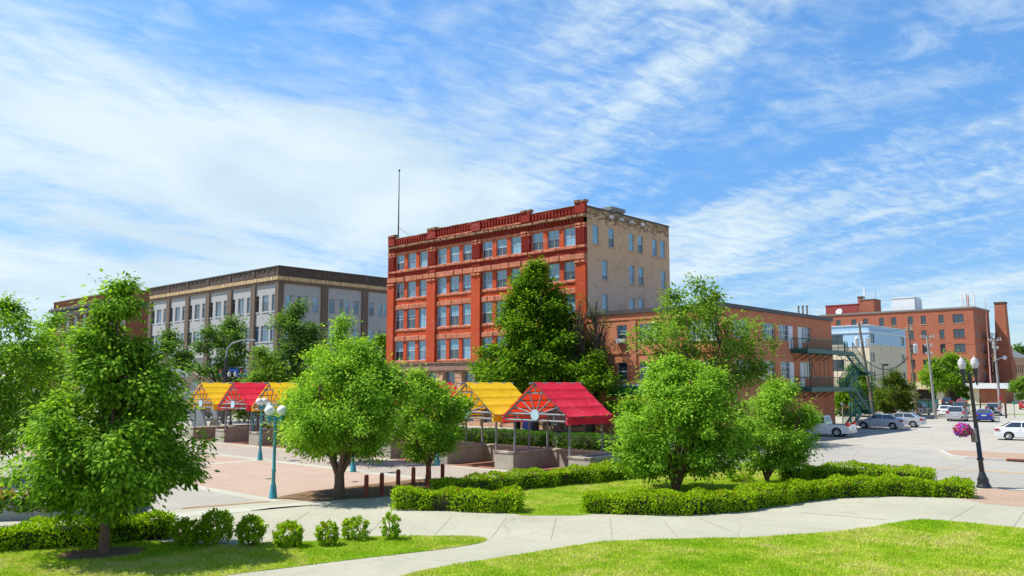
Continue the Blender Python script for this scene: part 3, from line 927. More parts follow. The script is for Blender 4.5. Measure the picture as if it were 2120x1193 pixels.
def make_hedge(name, label, line, width, height, dens, leaf, seed, mats='leaf_hedge', z0=0.0, group=None, shoots=0.05, cat='hedge', bumpy=0.07, lump=1.1):
    rg = np.random.default_rng(seed)
    pts = np.array([(p[0], p[1]) for p in resample(line, 0.12)])
    cen = pts.mean(0)
    pts = pts - cen
    seg = np.linalg.norm(np.diff(pts, axis=0), axis=1); cum = np.concatenate([[0], np.cumsum(seg)]); Lt = cum[-1]
    tan = unit(np.gradient(pts, axis=0)); nor = np.stack([-tan[:, 1], tan[:, 0]], 1)

    def at(s):
        i = np.clip(np.searchsorted(cum, s) - 1, 0, len(seg) - 1); f = ((s - cum[i]) / np.maximum(seg[i], 1e-6))[:, None]
        return pts[i] * (1 - f) + pts[i + 1] * f, tan[i], nor[i]
    per = 2 * height + width
    n = int((Lt * per + 2 * width * height) * dens)
    s = rg.uniform(0, Lt, n); t = rg.uniform(0, per, n)
    k = lump
    bump = bumpy * (np.sin(s * 2.3 * k + t * 1.7) + np.sin(s * 5.1 * k - t * 2.9 + 1.3) * 0.7 + np.sin(s * 1.1 * k + 0.4 + seed) * 0.8)
    off = np.zeros(n); z = np.zeros(n); no = np.zeros(n); nz = np.zeros(n)
    A = t < height; B = (t >= height) & (t < height + width); D_ = t >= height + width
    off[A] = -width / 2; z[A] = t[A]; no[A] = -1
    off[B] = t[B] - height - width / 2; z[B] = height; nz[B] = 1
    off[D_] = width / 2; z[D_] = height - (t[D_] - height - width); no[D_] = 1
    # round the shoulders
    e = np.clip((np.abs(off) - (width / 2 - 0.16)) / 0.16, 0, 1) * np.clip((z - (height - 0.16)) / 0.16, 0, 1)
    z -= 0.07 * e; off *= 1 - 0.10 * e
    no = no + np.sign(off) * e * 0.6; nz = nz + e * 0.6
    # ends
    ends = rg.random(n) < (2 * width * height) / (Lt * per + 2 * width * height)
    es = rg.integers(0, 2, n)
    s[ends] = np.where(es[ends] == 0, 0.0, Lt); off[ends] = rg.uniform(-width / 2, width / 2, ends.sum()); z[ends] = rg.uniform(0, height, ends.sum())
    no[ends] = 0; nz[ends] = 0
    p, tg, nr = at(s)
    N3 = np.zeros((n, 3)); N3[:, :2] = nr * no[:, None]; N3[:, 2] = nz
    tdir = np.where(es == 0, -1.0, 1.0)
    N3[ends, :2] = tg[ends] * tdir[ends][:, None]
    N3 = unit(N3 + 1e-6)
    P = np.zeros((n, 3)); P[:, :2] = p + nr * off[:, None]; P[:, 2] = z + 0.02
    depth = rg.random(n) ** 1.5 * 0.14
    P += N3 * (bump - depth + 0.03)[:, None]
    P[:, 2] = np.maximum(P[:, 2], 0.02)
    D = N3 * 0.5 + rg.normal(0, 0.6, (n, 3)); D[:, 2] += 0.35
    Nn = N3 + rg.normal(0, 0.55, (n, 3)); Nn[:, 2] += 0.4
    Ln = leaf * rg.uniform(0.7, 1.3, n)
    v, f = leaf_faces(P, D, Nn, Ln, Ln * 0.62)
    mi = np.zeros(n, np.int32)
    # young shoots on the top
    m = int(shoots * n)
    mi[rg.choice(n, m, replace=False)] = 1
    mi[(z < height - 0.12)] = 0
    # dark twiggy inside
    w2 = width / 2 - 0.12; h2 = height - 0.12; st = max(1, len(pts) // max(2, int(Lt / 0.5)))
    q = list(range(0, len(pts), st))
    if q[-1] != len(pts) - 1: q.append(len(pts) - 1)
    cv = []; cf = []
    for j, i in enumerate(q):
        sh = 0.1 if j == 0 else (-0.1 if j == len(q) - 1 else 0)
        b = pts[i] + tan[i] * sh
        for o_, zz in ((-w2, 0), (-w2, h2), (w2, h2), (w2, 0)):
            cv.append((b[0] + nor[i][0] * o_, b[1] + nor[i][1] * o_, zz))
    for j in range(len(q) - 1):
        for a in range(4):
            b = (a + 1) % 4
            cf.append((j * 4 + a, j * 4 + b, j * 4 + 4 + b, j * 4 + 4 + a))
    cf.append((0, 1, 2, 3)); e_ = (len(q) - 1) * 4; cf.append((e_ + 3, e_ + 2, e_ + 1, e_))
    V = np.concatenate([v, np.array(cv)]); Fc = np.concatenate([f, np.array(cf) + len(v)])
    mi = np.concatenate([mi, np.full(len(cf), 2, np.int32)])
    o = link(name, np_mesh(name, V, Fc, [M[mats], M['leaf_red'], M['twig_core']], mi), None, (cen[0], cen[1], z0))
    return tag(o, label, cat, group)


def make_shrub(label, base, r, h, seed, n=900, leaf=0.10, mats='leaf_hedge', group='round shrubs along the lawn edge', sz=1.0, name='shrub', z0=0.0, shoots=0.04, cat='shrub', upright=0.15):
    rg = np.random.default_rng(seed)
    root = thing(name, label, cat, (base[0], base[1], z0), 0, group)
    ncl = max(14, n // 16)
    d = unit(rg.normal(0, 1, (ncl, 3))); d[:, 2] = rg.uniform(-0.85, 1.0, ncl); d[:, :2] = unit(d[:, :2]) * np.sqrt(np.clip(1.05 - d[:, 2:3] ** 2, 0, 1))
    c = d * np.array([r, r, h * 0.5]) * (1 - 0.35 * rg.random((ncl, 1)) ** 2) + np.array([0, 0, h * 0.52])
    c[:, 2] = np.clip(c[:, 2], 0.07, h)
    idx = np.repeat(np.arange(ncl), 20); m = len(idx)
    g = rg.normal(0, 0.5, (m, 3)) * (0.15 * r + 0.01)
    P = c[idx] + g; P[:, 2] = np.maximum(P[:, 2], 0.03)
    D = d[idx] * 0.8 + rg.normal(0, 0.5, (m, 3)); D[:, 2] += upright
    Nn = d[idx] + rg.normal(0, 0.5, (m, 3)); Nn[:, 2] += 0.6
    Ln = leaf * rg.uniform(0.7, 1.3, m)
    v, f = leaf_faces(P, D, Nn, Ln, Ln * 0.55)
    mi = ((rg.random(m) < shoots) & (P[:, 2] > h * 0.7)).astype(np.int32)
    link('foliage', np_mesh('foliage', v, f, [M[mats], M['leaf_red']], mi), root)
    wb = MB()
    for i in range(min(ncl, 16)):
        b = Vector(c[i]); wb.tube([(b.x * 0.12, b.y * 0.12, 0), (b.x * 0.5, b.y * 0.5, b.z * 0.6), b], [0.012, 0.008, 0.003], 5)
    wb.build('stem', M['bark'], root)
    return root

# ------------------------------------------------------------------ buildings
WIN = {}


def window(root, axis, plane, sc, zc, w, h, depth, frame='frame_white', style='hung', pane=0, sill=None, t=0.048, label=None):
    """a window is a part of its building (frame, bars) and its pane a sub-part"""
    key = (round(w, 2), round(h, 2), frame, style, sill)
    if key not in WIN:
        mb = MB(); a, b = w / 2, h / 2; d0, d1 = 0.0, 0.08
        mb.box(-a, -a + t, d0, d1, -b, b); mb.box(a - t, a, d0, d1, -b, b)
        mb.box(-a + t, a - t, d0, d1, b - t, b); mb.box(-a + t, a - t, d0, d1, -b, -b + t * 1.3)
        i = a - t; u = 0.018
        if style in ('hung', 'hung2'):
            mb.box(-i, i, 0.012, 0.062, -0.03, 0.03)
        if style in ('hung', 'mid'):
            mb.box(-u, u, 0.014, 0.058, -b + t * 1.3, b - t)
        if style == 'grid':
            n = max(2, int(round(w / 0.75)))
            for k in range(1, n):
                x = -a + w * k / n; mb.box(x - 0.035, x + 0.035, 0.01, 0.066, -b + t * 1.3, b - t)
            mb.box(-i, i, 0.013, 0.062, b * 0.36, b * 0.36 + 0.06)
            mb.box(-i, i, 0.013, 0.062, -b * 0.32, -b * 0.32 + 0.05)
        if style == 'slider':
            mb.box(-0.035, 0.035, 0.01, 0.066, -b + t * 1.3, b - t)
        if style == 'trans':
            mb.box(-i, i, 0.012, 0.06, b * 0.55, b * 0.55 + 0.05)
        if sill: mb.box(-a - 0.08, a + 0.08, 0.0, depth + 0.09, -b - 0.11, -b - 0.004, 1)
        WIN[key] = mb.mesh('window', [M[frame], M[sill] if sill else M[frame]])
    pk = ('pane', round(w, 2), round(h, 2), pane)
    if pk not in WIN:
        mb = MB(); a, b = w / 2 - 0.03, h / 2 - 0.03
        up, lo, split = {0: (0, 0, 0.0), 1: (0, 1, 0.0), 2: (1, 1, 0), 3: (2, 2, 0), 4: (0, 1, -0.28), 5: (3, 3, 0), 6: (3, 1, 0.1), 7: (0, 3, 0.0)}[pane]
        zs = split * h
        mb.quad((-a, 0.03, zs), (a, 0.03, zs), (a, 0.03, b), (-a, 0.03, b), up)
        mb.quad((-a, 0.032, -b), (a, 0.032, -b), (a, 0.032, zs), (-a, 0.032, zs), lo)
        WIN[pk] = mb.mesh('pane', [M['blind'], M['glass'], M['glass_blue'], M['blind_grey']])
    if axis == 'f':
        o = link('window', WIN[key], root, (plane + depth, sc, zc), PI / 2)
    else:
        o = link('window', WIN[key], root, (sc, plane + depth, zc), PI)
    link('pane', WIN[pk], o)
    return o


def FRONT(x0=0.0): return lambda s, n, z: (x0 - n, s, z)
def SIDE(y0=0.0): return lambda s, n, z: (s, y0 - n, z)


def stones(mb, fr, s0, s1, z0, z1, proud, seed, seg=(0.5, 1.1), jit=0.05, m=0, back=0.05):
    """a course of rough-faced blocks"""
    rnd = random.Random(seed); s = s0
    while s < s1 - 0.05:
        e = min(s1, s + rnd.uniform(*seg))
        if s1 - e < 0.25: e = s1
        p = proud + rnd.uniform(-jit, jit); zt = z1 + rnd.uniform(-jit, jit) * 0.4; zb = z0 + rnd.uniform(-jit, jit) * 0.4
        g = 0.008
        A = [fr(s + g, -back, zb), fr(e - g, -back, zb), fr(e - g, -back, zt), fr(s + g, -back, zt)]
        c = min(0.06, (e - s) * 0.2)
        Bq = [fr(s + g + c, p, zb + c * .8), fr(e - g - c, p + rnd.uniform(-jit, jit) * .5, zb + c * .8), fr(e - g - c, p + rnd.uniform(-jit, jit) * .5, zt - c * .8), fr(s + g + c, p, zt - c * .8)]
        M1 = [fr(s + g, p * 0.45, zb), fr(e - g, p * 0.45, zb), fr(e - g, p * 0.45, zt), fr(s + g, p * 0.45, zt)]
        mb.add(A + M1 + Bq, [(0, 1, 5, 4), (1, 2, 6, 5), (2, 3, 7, 6), (3, 0, 4, 7), (4, 5, 9, 8), (5, 6, 10, 9), (6, 7, 11, 10), (7, 4, 8, 11), (8, 9, 10, 11)], m)
        s = e


def fbox(mb, fr, s0, s1, n0, n1, z0, z1, m=0):
    v = [fr(s, n, z) for z in (z0, z1) for s, n in ((s0, n0), (s1, n0), (s1, n1), (s0, n1))]
    mb.add(v, [(0, 1, 2, 3), (4, 5, 6, 7), (0, 1, 5, 4), (1, 2, 6, 5), (2, 3, 7, 6), (3, 0, 4, 7)], m)


def shell(mb, D, L, H, m=0, mr=1, zr=None):
    """far walls and flat roof of a block whose front (x=0) and side (y=0) walls are built apart"""
    zr = H - 0.6 if zr is None else zr
    mb.quad((D, 0, 0), (D, L, 0), (D, L, H), (D, 0, H), m)
    mb.quad((0, L, 0), (D, L, 0), (D, L, H), (0, L, H), m)
    mb.quad((0.05, 0.05, zr), (D - 0.05, 0.05, zr), (D - 0.05, L - 0.05, zr), (0.05, L - 0.05, zr), mr)
    # inside of the parapet
    for a, b in (((0.3, 0.3), (D - 0.3, 0.3)), ((D - 0.3, 0.3), (D - 0.3, L - 0.3)), ((D - 0.3, L - 0.3), (0.3, L - 0.3)), ((0.3, L - 0.3), (0.3, 0.3))):
        mb.quad((a[0], a[1], zr), (b[0], b[1], zr), (b[0], b[1], H), (a[0], a[1], H), m)


def build_red():
    L, D = 28.9, 14.4
    rd = random.Random(5)
    u, v = 60.1, 46.5
    root = thing('brick_building', 'tall five storey bright red brick building with sandstone bands and a peeling tan side wall', 'building', XY(u, v), TH)
    P = [(0, 1.18), (6.85, 8.05), (13.73, 15.05), (20.66, 22.05), (27.75, 28.9)]
    rows = [(17.35, 19.1), (14.1, 15.87), (10.55, 12.75), (7.0, 9.15)]
    holes = []
    for i in range(4):
        a, b = P[i][1] + 0.08, P[i + 1][0] - 0.08
        w = 1.47; gap = (b - a - 3 * w) / 2
        for k in range(3):
            for r in rows: holes.append((a + k * (w + gap), a + k * (w + gap) + w, r[0], r[1]))
    x0 = 0.2
    fr = FRONT(x0)
    mb = MB()
    upper = [h for h in holes if h[2] > 16]
    mb.facade(fr, 0.3, L, 6.6, 16.5, [h for h in holes if h[2] < 16], 0.24, 0)
    mb.facade(fr, 0.3, L, 16.5, 21.0, upper, 0.24, 0)
    # tan side wall
    sh = []
    for a, b, c, d in [[1.13, 2.12, 17.49, 19.3], [3.66, 4.57, 17.46, 19.31], [7.01, 7.89, 17.49, 19.29], [8.58, 9.51, 17.46, 19.25], [11.21, 12.09, 17.41, 19.24], [12.7, 13.61, 17.42, 19.28],
                       [2.55, 3.48, 14.21, 16.1], [7.04, 7.92, 14.16, 16.06], [8.61, 9.58, 14.16, 16.06], [12.72, 13.63, 14.2, 16.06], [2.48, 3.41, 11.06, 12.86], [7.0, 7.9, 11.09, 12.83], [8.56, 9.48, 11.11, 12.88]]:
        sh.append((a, b, c, d))
    shell(mb, D, L, 20.85, 2, 1, 20.0)
    mb.build('wall', [M['brick_red'], M['roof'], M['tan_wall']], root)
    mb = MB(); mb.facade(SIDE(0.0), 0.32, D, 0, 20.85, sh, 0.2, 0); mb.build('side_wall', M['tan_wall'], root)
    # pilasters: plain brick below, reeded on the top storey
    for i, (a, b) in enumerate(P):
        mb = MB()
        bb = (x0 + 0.1)
        y0 = -0.02 if i == 0 else a
        mb.box(-0.06, bb, y0, b, 6.6, 15.9, 0)
        mb.box(0.0, bb, y0, b, 16.55, 17.0, 1)
        mb.box(0.03, bb, y0, b, 17.3, 19.15, 1)
        n = 7; w = (b - a - 0.16) / n
        for k in range(n):
            s = a + 0.08 + k * w
            mb.box(-0.05, 0.03, s + w * 0.2, s + w * 0.8, 17.45, 18.95, 1)
        mb.box(-0.06, bb, y0, b, 20.3, 21.28 if i != 2 else 21.2, 1)
        mb.build('pilaster', [M['brick_red'], M['brick_deep']], root)
    # deep red spandrel under the top windows and the frieze above them
    mb = MB()
    fbox(mb, fr, 0.3, L, 0.0, 0.10, 16.55, 16.98)
    fbox(mb, fr, 0.3, L, 0.0, 0.09, 19.42, 19.75)
    k = 0.35
    while k < L - 0.3:
        fbox(mb, fr, k, k + 0.2, 0.09, 0.20, 19.5, 19.82); k += 0.42
    fbox(mb, fr, 0.3, L, 0.0, 0.07, 20.2, 20.98)
    for i in range(4):
        a, b = P[i][1] + 0.1, P[i + 1][0] - 0.1
        n = int((b - a) / 0.40)
        for j in range(n):
            s = a + (b - a) * j / n
            hi = 0.3 if i in (1, 2) else 0.0
            fbox(mb, fr, s + 0.06, s + 0.26, 0.07, 0.17, 20.40 + hi * 0.8, 20.92 + hi)
        if hi: fbox(mb, fr, a - 0.1, b + 0.1, -0.25, 0.07, 20.98, 20.98 + hi)
        fbox(mb, fr, a, b, 0.07, 0.18, 20.80 + hi, 20.98 + hi)
    mb.build('frieze', M['brick_deep'], root)
    # sandstone: every course is a part of its own
    def course(name, mat, *args, **kw):
        mb = MB(); stones(mb, *args, **kw); mb.build(name, M[mat], root)
    course('stone_course', 'sandstone', fr, -0.02, L, 17.0, 17.3, 0.30, 1, (0.8, 1.6))
    course('stone_course', 'sandstone', fr, -0.02, L, 15.92, 16.5, 0.31, 2, (0.9, 1.7), 0.07)
    for a, b in P:
        mb = MB()
        stones(mb, fr, a - 0.05, b + 0.05, 15.58, 15.86, 0.36, 3, (0.5, 0.7)); mb.build('pilaster_capital', M['sandstone'], root)
        mb = MB()
        stones(mb, fr, a - 0.03, b + 0.03, 19.15, 19.4, 0.27, 4, (0.4, 0.6)); stones(mb, fr, a - 0.03, b + 0.03, 18.88, 19.15, 0.24, 4, (0.4, 0.6), 0.03)
        mb.build('pilaster_capital', M['sandstone'], root)
    for i in range(4):
        a, b = P[i][1], P[i + 1][0]
        for zt, zs in ((12.78, 13.32), (9.18, 9.72)): course('lintel', 'sandstone', fr, a, b, zt, zs, 0.12, i * 7 + int(zt), (0.9, 1.8), 0.05)
        course('lintel', 'sandstone', fr, a, b, 19.12, 19.38, 0.10, i + 50, (1.2, 1.9), 0.03)
        for z in (13.8, 10.27, 6.72): course('sill', 'sandstone', fr, a, b, z, z + 0.26, 0.10, i * 9 + int(z), (0.9, 1.8), 0.03)
    course('cornice', 'sandstone_top', fr, -0.04, L, 19.88, 20.18, 0.42, 11, (0.5, 1.2), 0.09)
    for i in range(4):
        a, b = P[i][1], P[i + 1][0]
        hi = 0.3 if i in (1, 2) else 0.0
        if hi: course('stone_course', 'sandstone', fr, a, b, 20.24, 20.42, 0.16, 60 + i, (0.8, 1.6), 0.03)
        course('parapet_coping', 'sandstone_top', fr, a - (0.7 if i == 2 else 0), b + (0.7 if i == 1 else 0), 20.98 + hi, 21.10 + hi, 0.24, 20 + i, (0.7, 1.5), 0.05, back=0.25)
    for i, (a, b) in enumerate(P):
        if i == 2: continue
        course('pier_cap', 'sandstone_top', fr, a - 0.06, b + 0.06, 21.26, 21.56, 0.34, 30 + i, (0.5, 0.8), 0.06, back=0.3)
    # stone ground storey
    mb = MB()
    bh = []
    for i in range(10):
        s = 0.62 + i * 2.82
        bh.append((s, s + 1.7, 0.5, 5.68))
    mb.facade(FRONT(0.15), 0.0, L, 0, 5.8, bh, 0.45, 0)
    for i in range(11):
        s0 = 0.0 if i == 0 else 0.62 + (i - 1) * 2.82 + 1.7 + 0.02
        s1 = 0.6 if i == 0 else (L if i == 10 else 0.62 + i * 2.82 - 0.02)
        z = 0.0
        while z < 5.6:
            stones(mb, FRONT(0.15), s0, s1, z, min(z + 0.62, 5.78), 0.14, i * 31 + int(z * 10), (0.6, 1.2), 0.07); z += 0.63
    mb.build('ground_storey', M['sandstone_pale'], root)
    mb = MB(); fbox(mb, FRONT(0.15), -0.03, L, -0.02, 0.30, 5.82, 6.6); fbox(mb, FRONT(0.15), -0.03, L, 0.0, 0.42, 6.6, 6.7)
    mb.build('stone_band', M['stone_band'], root)
    for a, b, c, d in bh:
        window(root, 'f', 0.15, (a + b) / 2, 5.12, b - a, 1.1, 0.40, 'coping_grey', 'mid', rd.choice([5, 5, 3]))
        window(root, 'f', 0.15, (a + b) / 2, 2.5, b - a, 4.0, 0.42, 'coping_grey', 'mid', rd.choice([2, 3]))
    for h in holes:
        window(root, 'f', x0, (h[0] + h[1]) / 2, (h[2] + h[3]) / 2, h[1] - h[0], h[3] - h[2], 0.2, 'frame_white', 'hung', rd.choice([0, 0, 1, 1, 7, 7, 4, 6, 5]))
    for h in sh:
        window(root, 's', 0.0, (h[0] + h[1]) / 2, (h[2] + h[3]) / 2, h[1] - h[0], h[3] - h[2], 0.16, 'frame_white', 'hung2', rd.choice([0, 1, 1, 7, 4]), 'frame_tan')
    mb = MB(); mb.box(0.35, D + 0.05, -0.07, 0.28, 20.85, 20.99); mb.box(D - 0.25, D + 0.06, 0.28, L, 20.85, 20.99); mb.box(0.4, D, L - 0.2, L + 0.05, 20.85, 20.99)
    mb.build('coping', M['coping_dark'], root)
    mb = MB(); mb.box(4.3, 6.3, 0.05, 1.3, 20.0, 21.15, 1); mb.box(4.15, 6.45, -0.05, 1.4, 21.15, 21.5, 0)
    mb.build('chimney', [M['coping_grey'], M['tan_wall']], root)
    for s in (3.6, 5.2, 6.9, 8.9):
        mb = MB(); mb.tube([(s, -0.002, 20.25), (s, -0.35, 20.3)], 0.03, 6); mb.box(s - 0.2, s + 0.2, -0.55, -0.3, 20.15, 20.42); mb.build('floodlight', M['frame_white'], root)
    return root


build_red()
# flagpole on the far corner of the red roof
v_, z_ = ONU(816, 480, 60.9)
t = thing('flagpole', 'bare thin flagpole with ball top on the far corner of the red brick roof', 'flagpole', (*XY(60.9, 74.6), 20.0))
mb = MB(); mb.tube([(0, 0, 0), (0, 0, 4.5), (0, 0, 9.3)], [0.09, 0.07, 0.04], 8); mb.build('pole', M['iron'], t)
mb = MB(); mb.ball((0, 0, 9.38), 0.13, 8); mb.build('finial', M['iron'], t)
for dx, dy in ((1.2, -2.6), (1.6, -3.6)):
    mb = MB(); p = Vector((dx, dy, 0)); p.rotate(Matrix.Rotation(TH, 3, 'Z')); mb.tube([(0, 0, 2.6), tuple(p)], 0.012, 4); mb.build('guy_wire', M['wire'], t)


def build_orange():
    L, D, H = 14.0, 21.4, 10.55
    root = thing('brick_building', 'low orange brick building with dark roof edge and a green metal fire escape', 'building', XY(60.1, 32.49), TH)
    fh = [(9.5, 10.58, 8.0, 9.57), (6.05, 8.25, 8.18, 9.58), (0.6, 3.35, 8.0, 9.68), (9.55, 10.55, 4.71, 6.28), (6.05, 8.25, 4.75, 6.3), (0.8, 3.3, 4.75, 6.3)]
    sf = [(1.2, 3.4, 0.4, 2.9), (4.6, 6.8, 0.4, 2.9), (8.2, 10.4, 0.4, 2.9)]
    s1 = [(1.4, 4.2, 8.2, 9.65), (6.45, 8.9, 8.2, 9.65), (9.65, 12.45, 8.25, 9.68), (13.5, 16.4, 8.25, 9.68), (1.4, 4.2, 4.85, 6.4), (5.85, 8.7, 4.83, 6.4), (9.8, 12.45, 4.9, 6.4), (13.75, 16.4, 4.95, 6.44)]
    mb = MB()
    mb.facade(FRONT(), 0, L - 0.02, 4.25, H, fh, 0.22, 0); mb.facade(FRONT(), 0, L - 0.02, 0, 4.25, sf, 0.3, 0)
    mb.facade(SIDE(), 0, D, 4.05, H, s1, 0.22, 0); mb.facade(SIDE(), 0, 9.0, 0, 4.05, [], 0.22, 0); mb.facade(SIDE(), 9.0, D, 0, 4.05, [], 0.2, 2)
    shell(mb, D, L - 0.02, H, 0, 1, H - 0.4)
    mb.build('wall', [M['brick_orange'], M['roof'], M['stucco_orange']], root)
    mb = MB()   # corbelled brick edge and stub piers on the front
    fbox(mb, FRONT(), 0, L - 0.02, 0.002, 0.06, 10.0, 10.2); fbox(mb, FRONT(), 8.5, 9.2, 0.002, 0.12, 4.3, 9.9); fbox(mb, FRONT(), 0, L - 0.02, 0.002, 0.07, 7.0, 7.15)
    mb.build('brick_trim', M['brick_orange'], root)
    mb = MB(); mb.box(-0.16, D + 0.16, -0.16, 0.2, H, H + 0.34); mb.box(-0.16, 0.2, 0.2, L - 0.02, H, H + 0.34); mb.box(D - 0.2, D + 0.16, 0.2, L - 0.02, H, H + 0.34)
    mb.build('roof_edge', M['coping_dark'], root)
    mb = MB(); fbox(mb, FRONT(), 4.0, 11.4, 0.0, 0.28, 4.22, 4.42); mb.build('ledge', M['frame_white'], root)
    mb = MB(); fbox(mb, FRONT(), 4.0, 11.4, 0.0, 0.35, 3.35, 4.2); mb.build('shop_fascia', M['green_sign'], root)
    mb = MB(); fbox(mb, FRONT(), 3.9, 11.4, 0.0, 0.03, 0.1, 3.3, 0); mb.facade(FRONT(-0.04), 4.2, 11.2, 0.1, 3.3, [], 0.1); mb.build('shop_front', M['stucco_orange'], root)
    for s in (4.6, 6.6, 8.9):
        window(root, 'f', -0.04, s + 0.8, 1.6, 1.6, 2.4, 0.0, 'frame_white', 'mid', 2)
    for i, h in enumerate(fh):
        window(root, 'f', 0, (h[0] + h[1]) / 2, (h[2] + h[3]) / 2, h[1] - h[0], h[3] - h[2], 0.18, 'frame_white', 'hung2' if h[1] - h[0] < 1.5 else 'grid', [6, 6, 3, 2, 3, 3][i], 'frame_white' if i else None)
    mb = MB(); fbox(mb, FRONT(), 9.56, 10.52, -0.1, 0.32, 7.98, 8.35); mb.build('window_box', M['frame_white'], root)
    for i, h in enumerate(s1):
        window(root, 's', 0, (h[0] + h[1]) / 2, (h[2] + h[3]) / 2, h[1] - h[0], h[3] - h[2], 0.18, 'frame_white', 'grid', [6, 6, 6, 6, 2, 6, 6, 3][i])
    for s, z0, z1 in ((12.0, 7.55, 9.62), (13.95, 7.55, 9.62), (12.0, 4.1, 6.35), (14.2, 4.1, 6.35)):
        mb = MB(); mb.box(s - 0.42, s + 0.42, -0.03, 0.12, z0, z1); d = mb.build('door', M['door_white'], root)
        mb = MB(); mb.ball((s + 0.3, -0.06, z0 + 1.0), 0.04, 6); mb.build('handle', M['iron'], d)
    # fire escape
    g = M['green_steel']
    def railing(par, pts, h=1.0):
        mb = MB()
        for a, b in zip(pts[:-1], pts[1:]):
            a = Vector(a); b = Vector(b)
            mb.tube([a + Vector((0, 0, h)), b + Vector((0, 0, h))], 0.035, 5); mb.tube([a + Vector((0, 0, 0.12)), b + Vector((0, 0, 0.12))], 0.02, 4)
            n = max(2, int((b - a).length / 0.16))
            for i in range(n + 1):
                p = a.lerp(b, i / n); mb.tube([p, p + Vector((0, 0, h))], 0.032 if i in (0, n) else 0.011, 4)
        return mb.build('railing', g, par)
    def platform(s0, s1, y0, y1, z):
        mb = MB(); mb.box(s0, s1, y0, y1, z - 0.06, z); mb.box(s0, s1, y0 - 0.05, y0, z - 0.34, z + 0.05); mb.box(s0 - 0.05, s0, y0, y1, z - 0.34, z + 0.05); mb.box(s1, s1 + 0.05, y0, y1, z - 0.34, z + 0.05)
        return mb.build('landing', g, root)
    Y0 = -1.55
    for z in (7.5, 4.05):
        pl = platform(11.9 if z > 5 else 12.4, 22.6, Y0, -0.02, z)
        a = 11.9 if z > 5 else 12.4
        railing(pl, [(a, -0.1, z), (a, Y0, z), (21.3, Y0, z)] if z > 5 else [(a, -0.1, z), (a, Y0, z), (19.2, Y0, z)], 0.95)
        railing(pl, [(22.6, -0.1, z), (22.6, -0.7, z)], 0.95)
        mb = MB()
        for s in (12.6, 14.2, 15.8, 17.4, 19.0):
            mb.tube([(s, -0.02, z - 0.9), (s, -0.9, z - 0.36)], 0.05, 5); mb.box(s - 0.05, s + 0.05, Y0 + 0.1, -0.02, z - 0.34, z - 0.24)
        mb.build('bracket', g, root)
    mb = MB()
    for s in (12.2, 14.4, 15.5, 16.4, 17.6, 18.5, 19.7, 20.6, 21.2, 22.5): mb.tube([(s, Y0, 4.1), (s, Y0, 7.2)], 0.022, 5)
    for s in (21.3, 22.55): mb.tube([(s, Y0, 0), (s, Y0, 4.0)], 0.05, 6)
    mb.tube([(12.2, Y0, 7.2), (14.4, Y0, 4.1)], 0.03, 5)
    mb.build('hanger_rod', g, root)
    def stair(x0, z0, x1, z1, ya, yb):
        """steps from (x0, z0) down to (x1, z1)"""
        mb = MB(); n = max(3, int(abs(z0 - z1) / 0.22))
        for i in range(n):
            t = (i + 0.5) / n; x = x0 + (x1 - x0) * t; z = z0 + (z1 - z0) * t
            mb.box(x - 0.15, x + 0.15, ya + 0.03, yb - 0.03, z - 0.025, z + 0.02)
        for y in (ya, yb):
            mb.add([(x0, y, z0 + 0.06), (x1, y, z1 + 0.06), (x1, y, z1 - 0.24), (x0, y, z0 - 0.24)] + [(x0, y + 0.04, z0 + 0.06), (x1, y + 0.04, z1 + 0.06), (x1, y + 0.04, z1 - 0.24), (x0, y + 0.04, z0 - 0.24)],
                   [(0, 1, 2, 3), (4, 5, 6, 7), (0, 1, 5, 4), (3, 2, 6, 7), (0, 3, 7, 4), (1, 2, 6, 5)])
        st = mb.build('stair', g, root)
        for y in (ya, yb): railing(st, [(x0, y + 0.02, z0), (x1, y + 0.02, z1)], 0.95)
    stair(22.6, 7.5, 26.2, 5.6, Y0, Y0 + 0.75)
    l1 = platform(26.2, 27.3, Y0, -0.1, 5.6); railing(l1, [(26.2, Y0, 5.6), (27.3, Y0, 5.6), (27.3, -0.1, 5.6)], 0.95)
    stair(26.2, 5.6, 22.6, 4.05, -0.85, -0.1)
    stair(22.6, 4.05, 26.4, 1.75, Y0, Y0 + 0.75)
    l2 = platform(26.4, 27.4, Y0, -0.1, 1.75); railing(l2, [(26.4, Y0, 1.75), (27.4, Y0, 1.75), (27.4, -0.1, 1.75)], 0.95)
    stair(26.4, 1.75, 23.0, 0.05, -0.85, -0.1)
    mb = MB()
    for x in (26.3, 27.3):
        for y in (Y0, -0.12): mb.tube([(x, y, 0), (x, y, 5.5)], 0.045, 6)
    mb.build('post', g, root)
    mb = MB(); mb.box(16.3, 16.8, -0.3, -0.02, 3.2, 3.45); mb.build('wall_light', M['frame_tan'], root)
    return root


build_orange()


def vent_pipes(name, label, px, y0, y1, u, n, gap):
    v0, zt = ONU(px, y0, u); _, zb = ONU(px, y1, u)
    t = thing(name, label, 'roof vents', (*XY(u, v0), zb), TH)
    for i in range(n):
        mb = MB(); mb.tube([(0, -i * gap, -0.6), (0, -i * gap, zt - zb)], 0.09, 8); mb.lathe([(0.13, zt - zb), (0.13, zt - zb + 0.1), (0.02, zt - zb + 0.16)], (0, -i * gap, 0), 8); mb.build('pipe', M['coping_grey'], t)


vent_pipes('roof_vent', 'three thin pale vent pipes behind the orange building roof', 1653, 636, 652, 78, 3, 0.42)


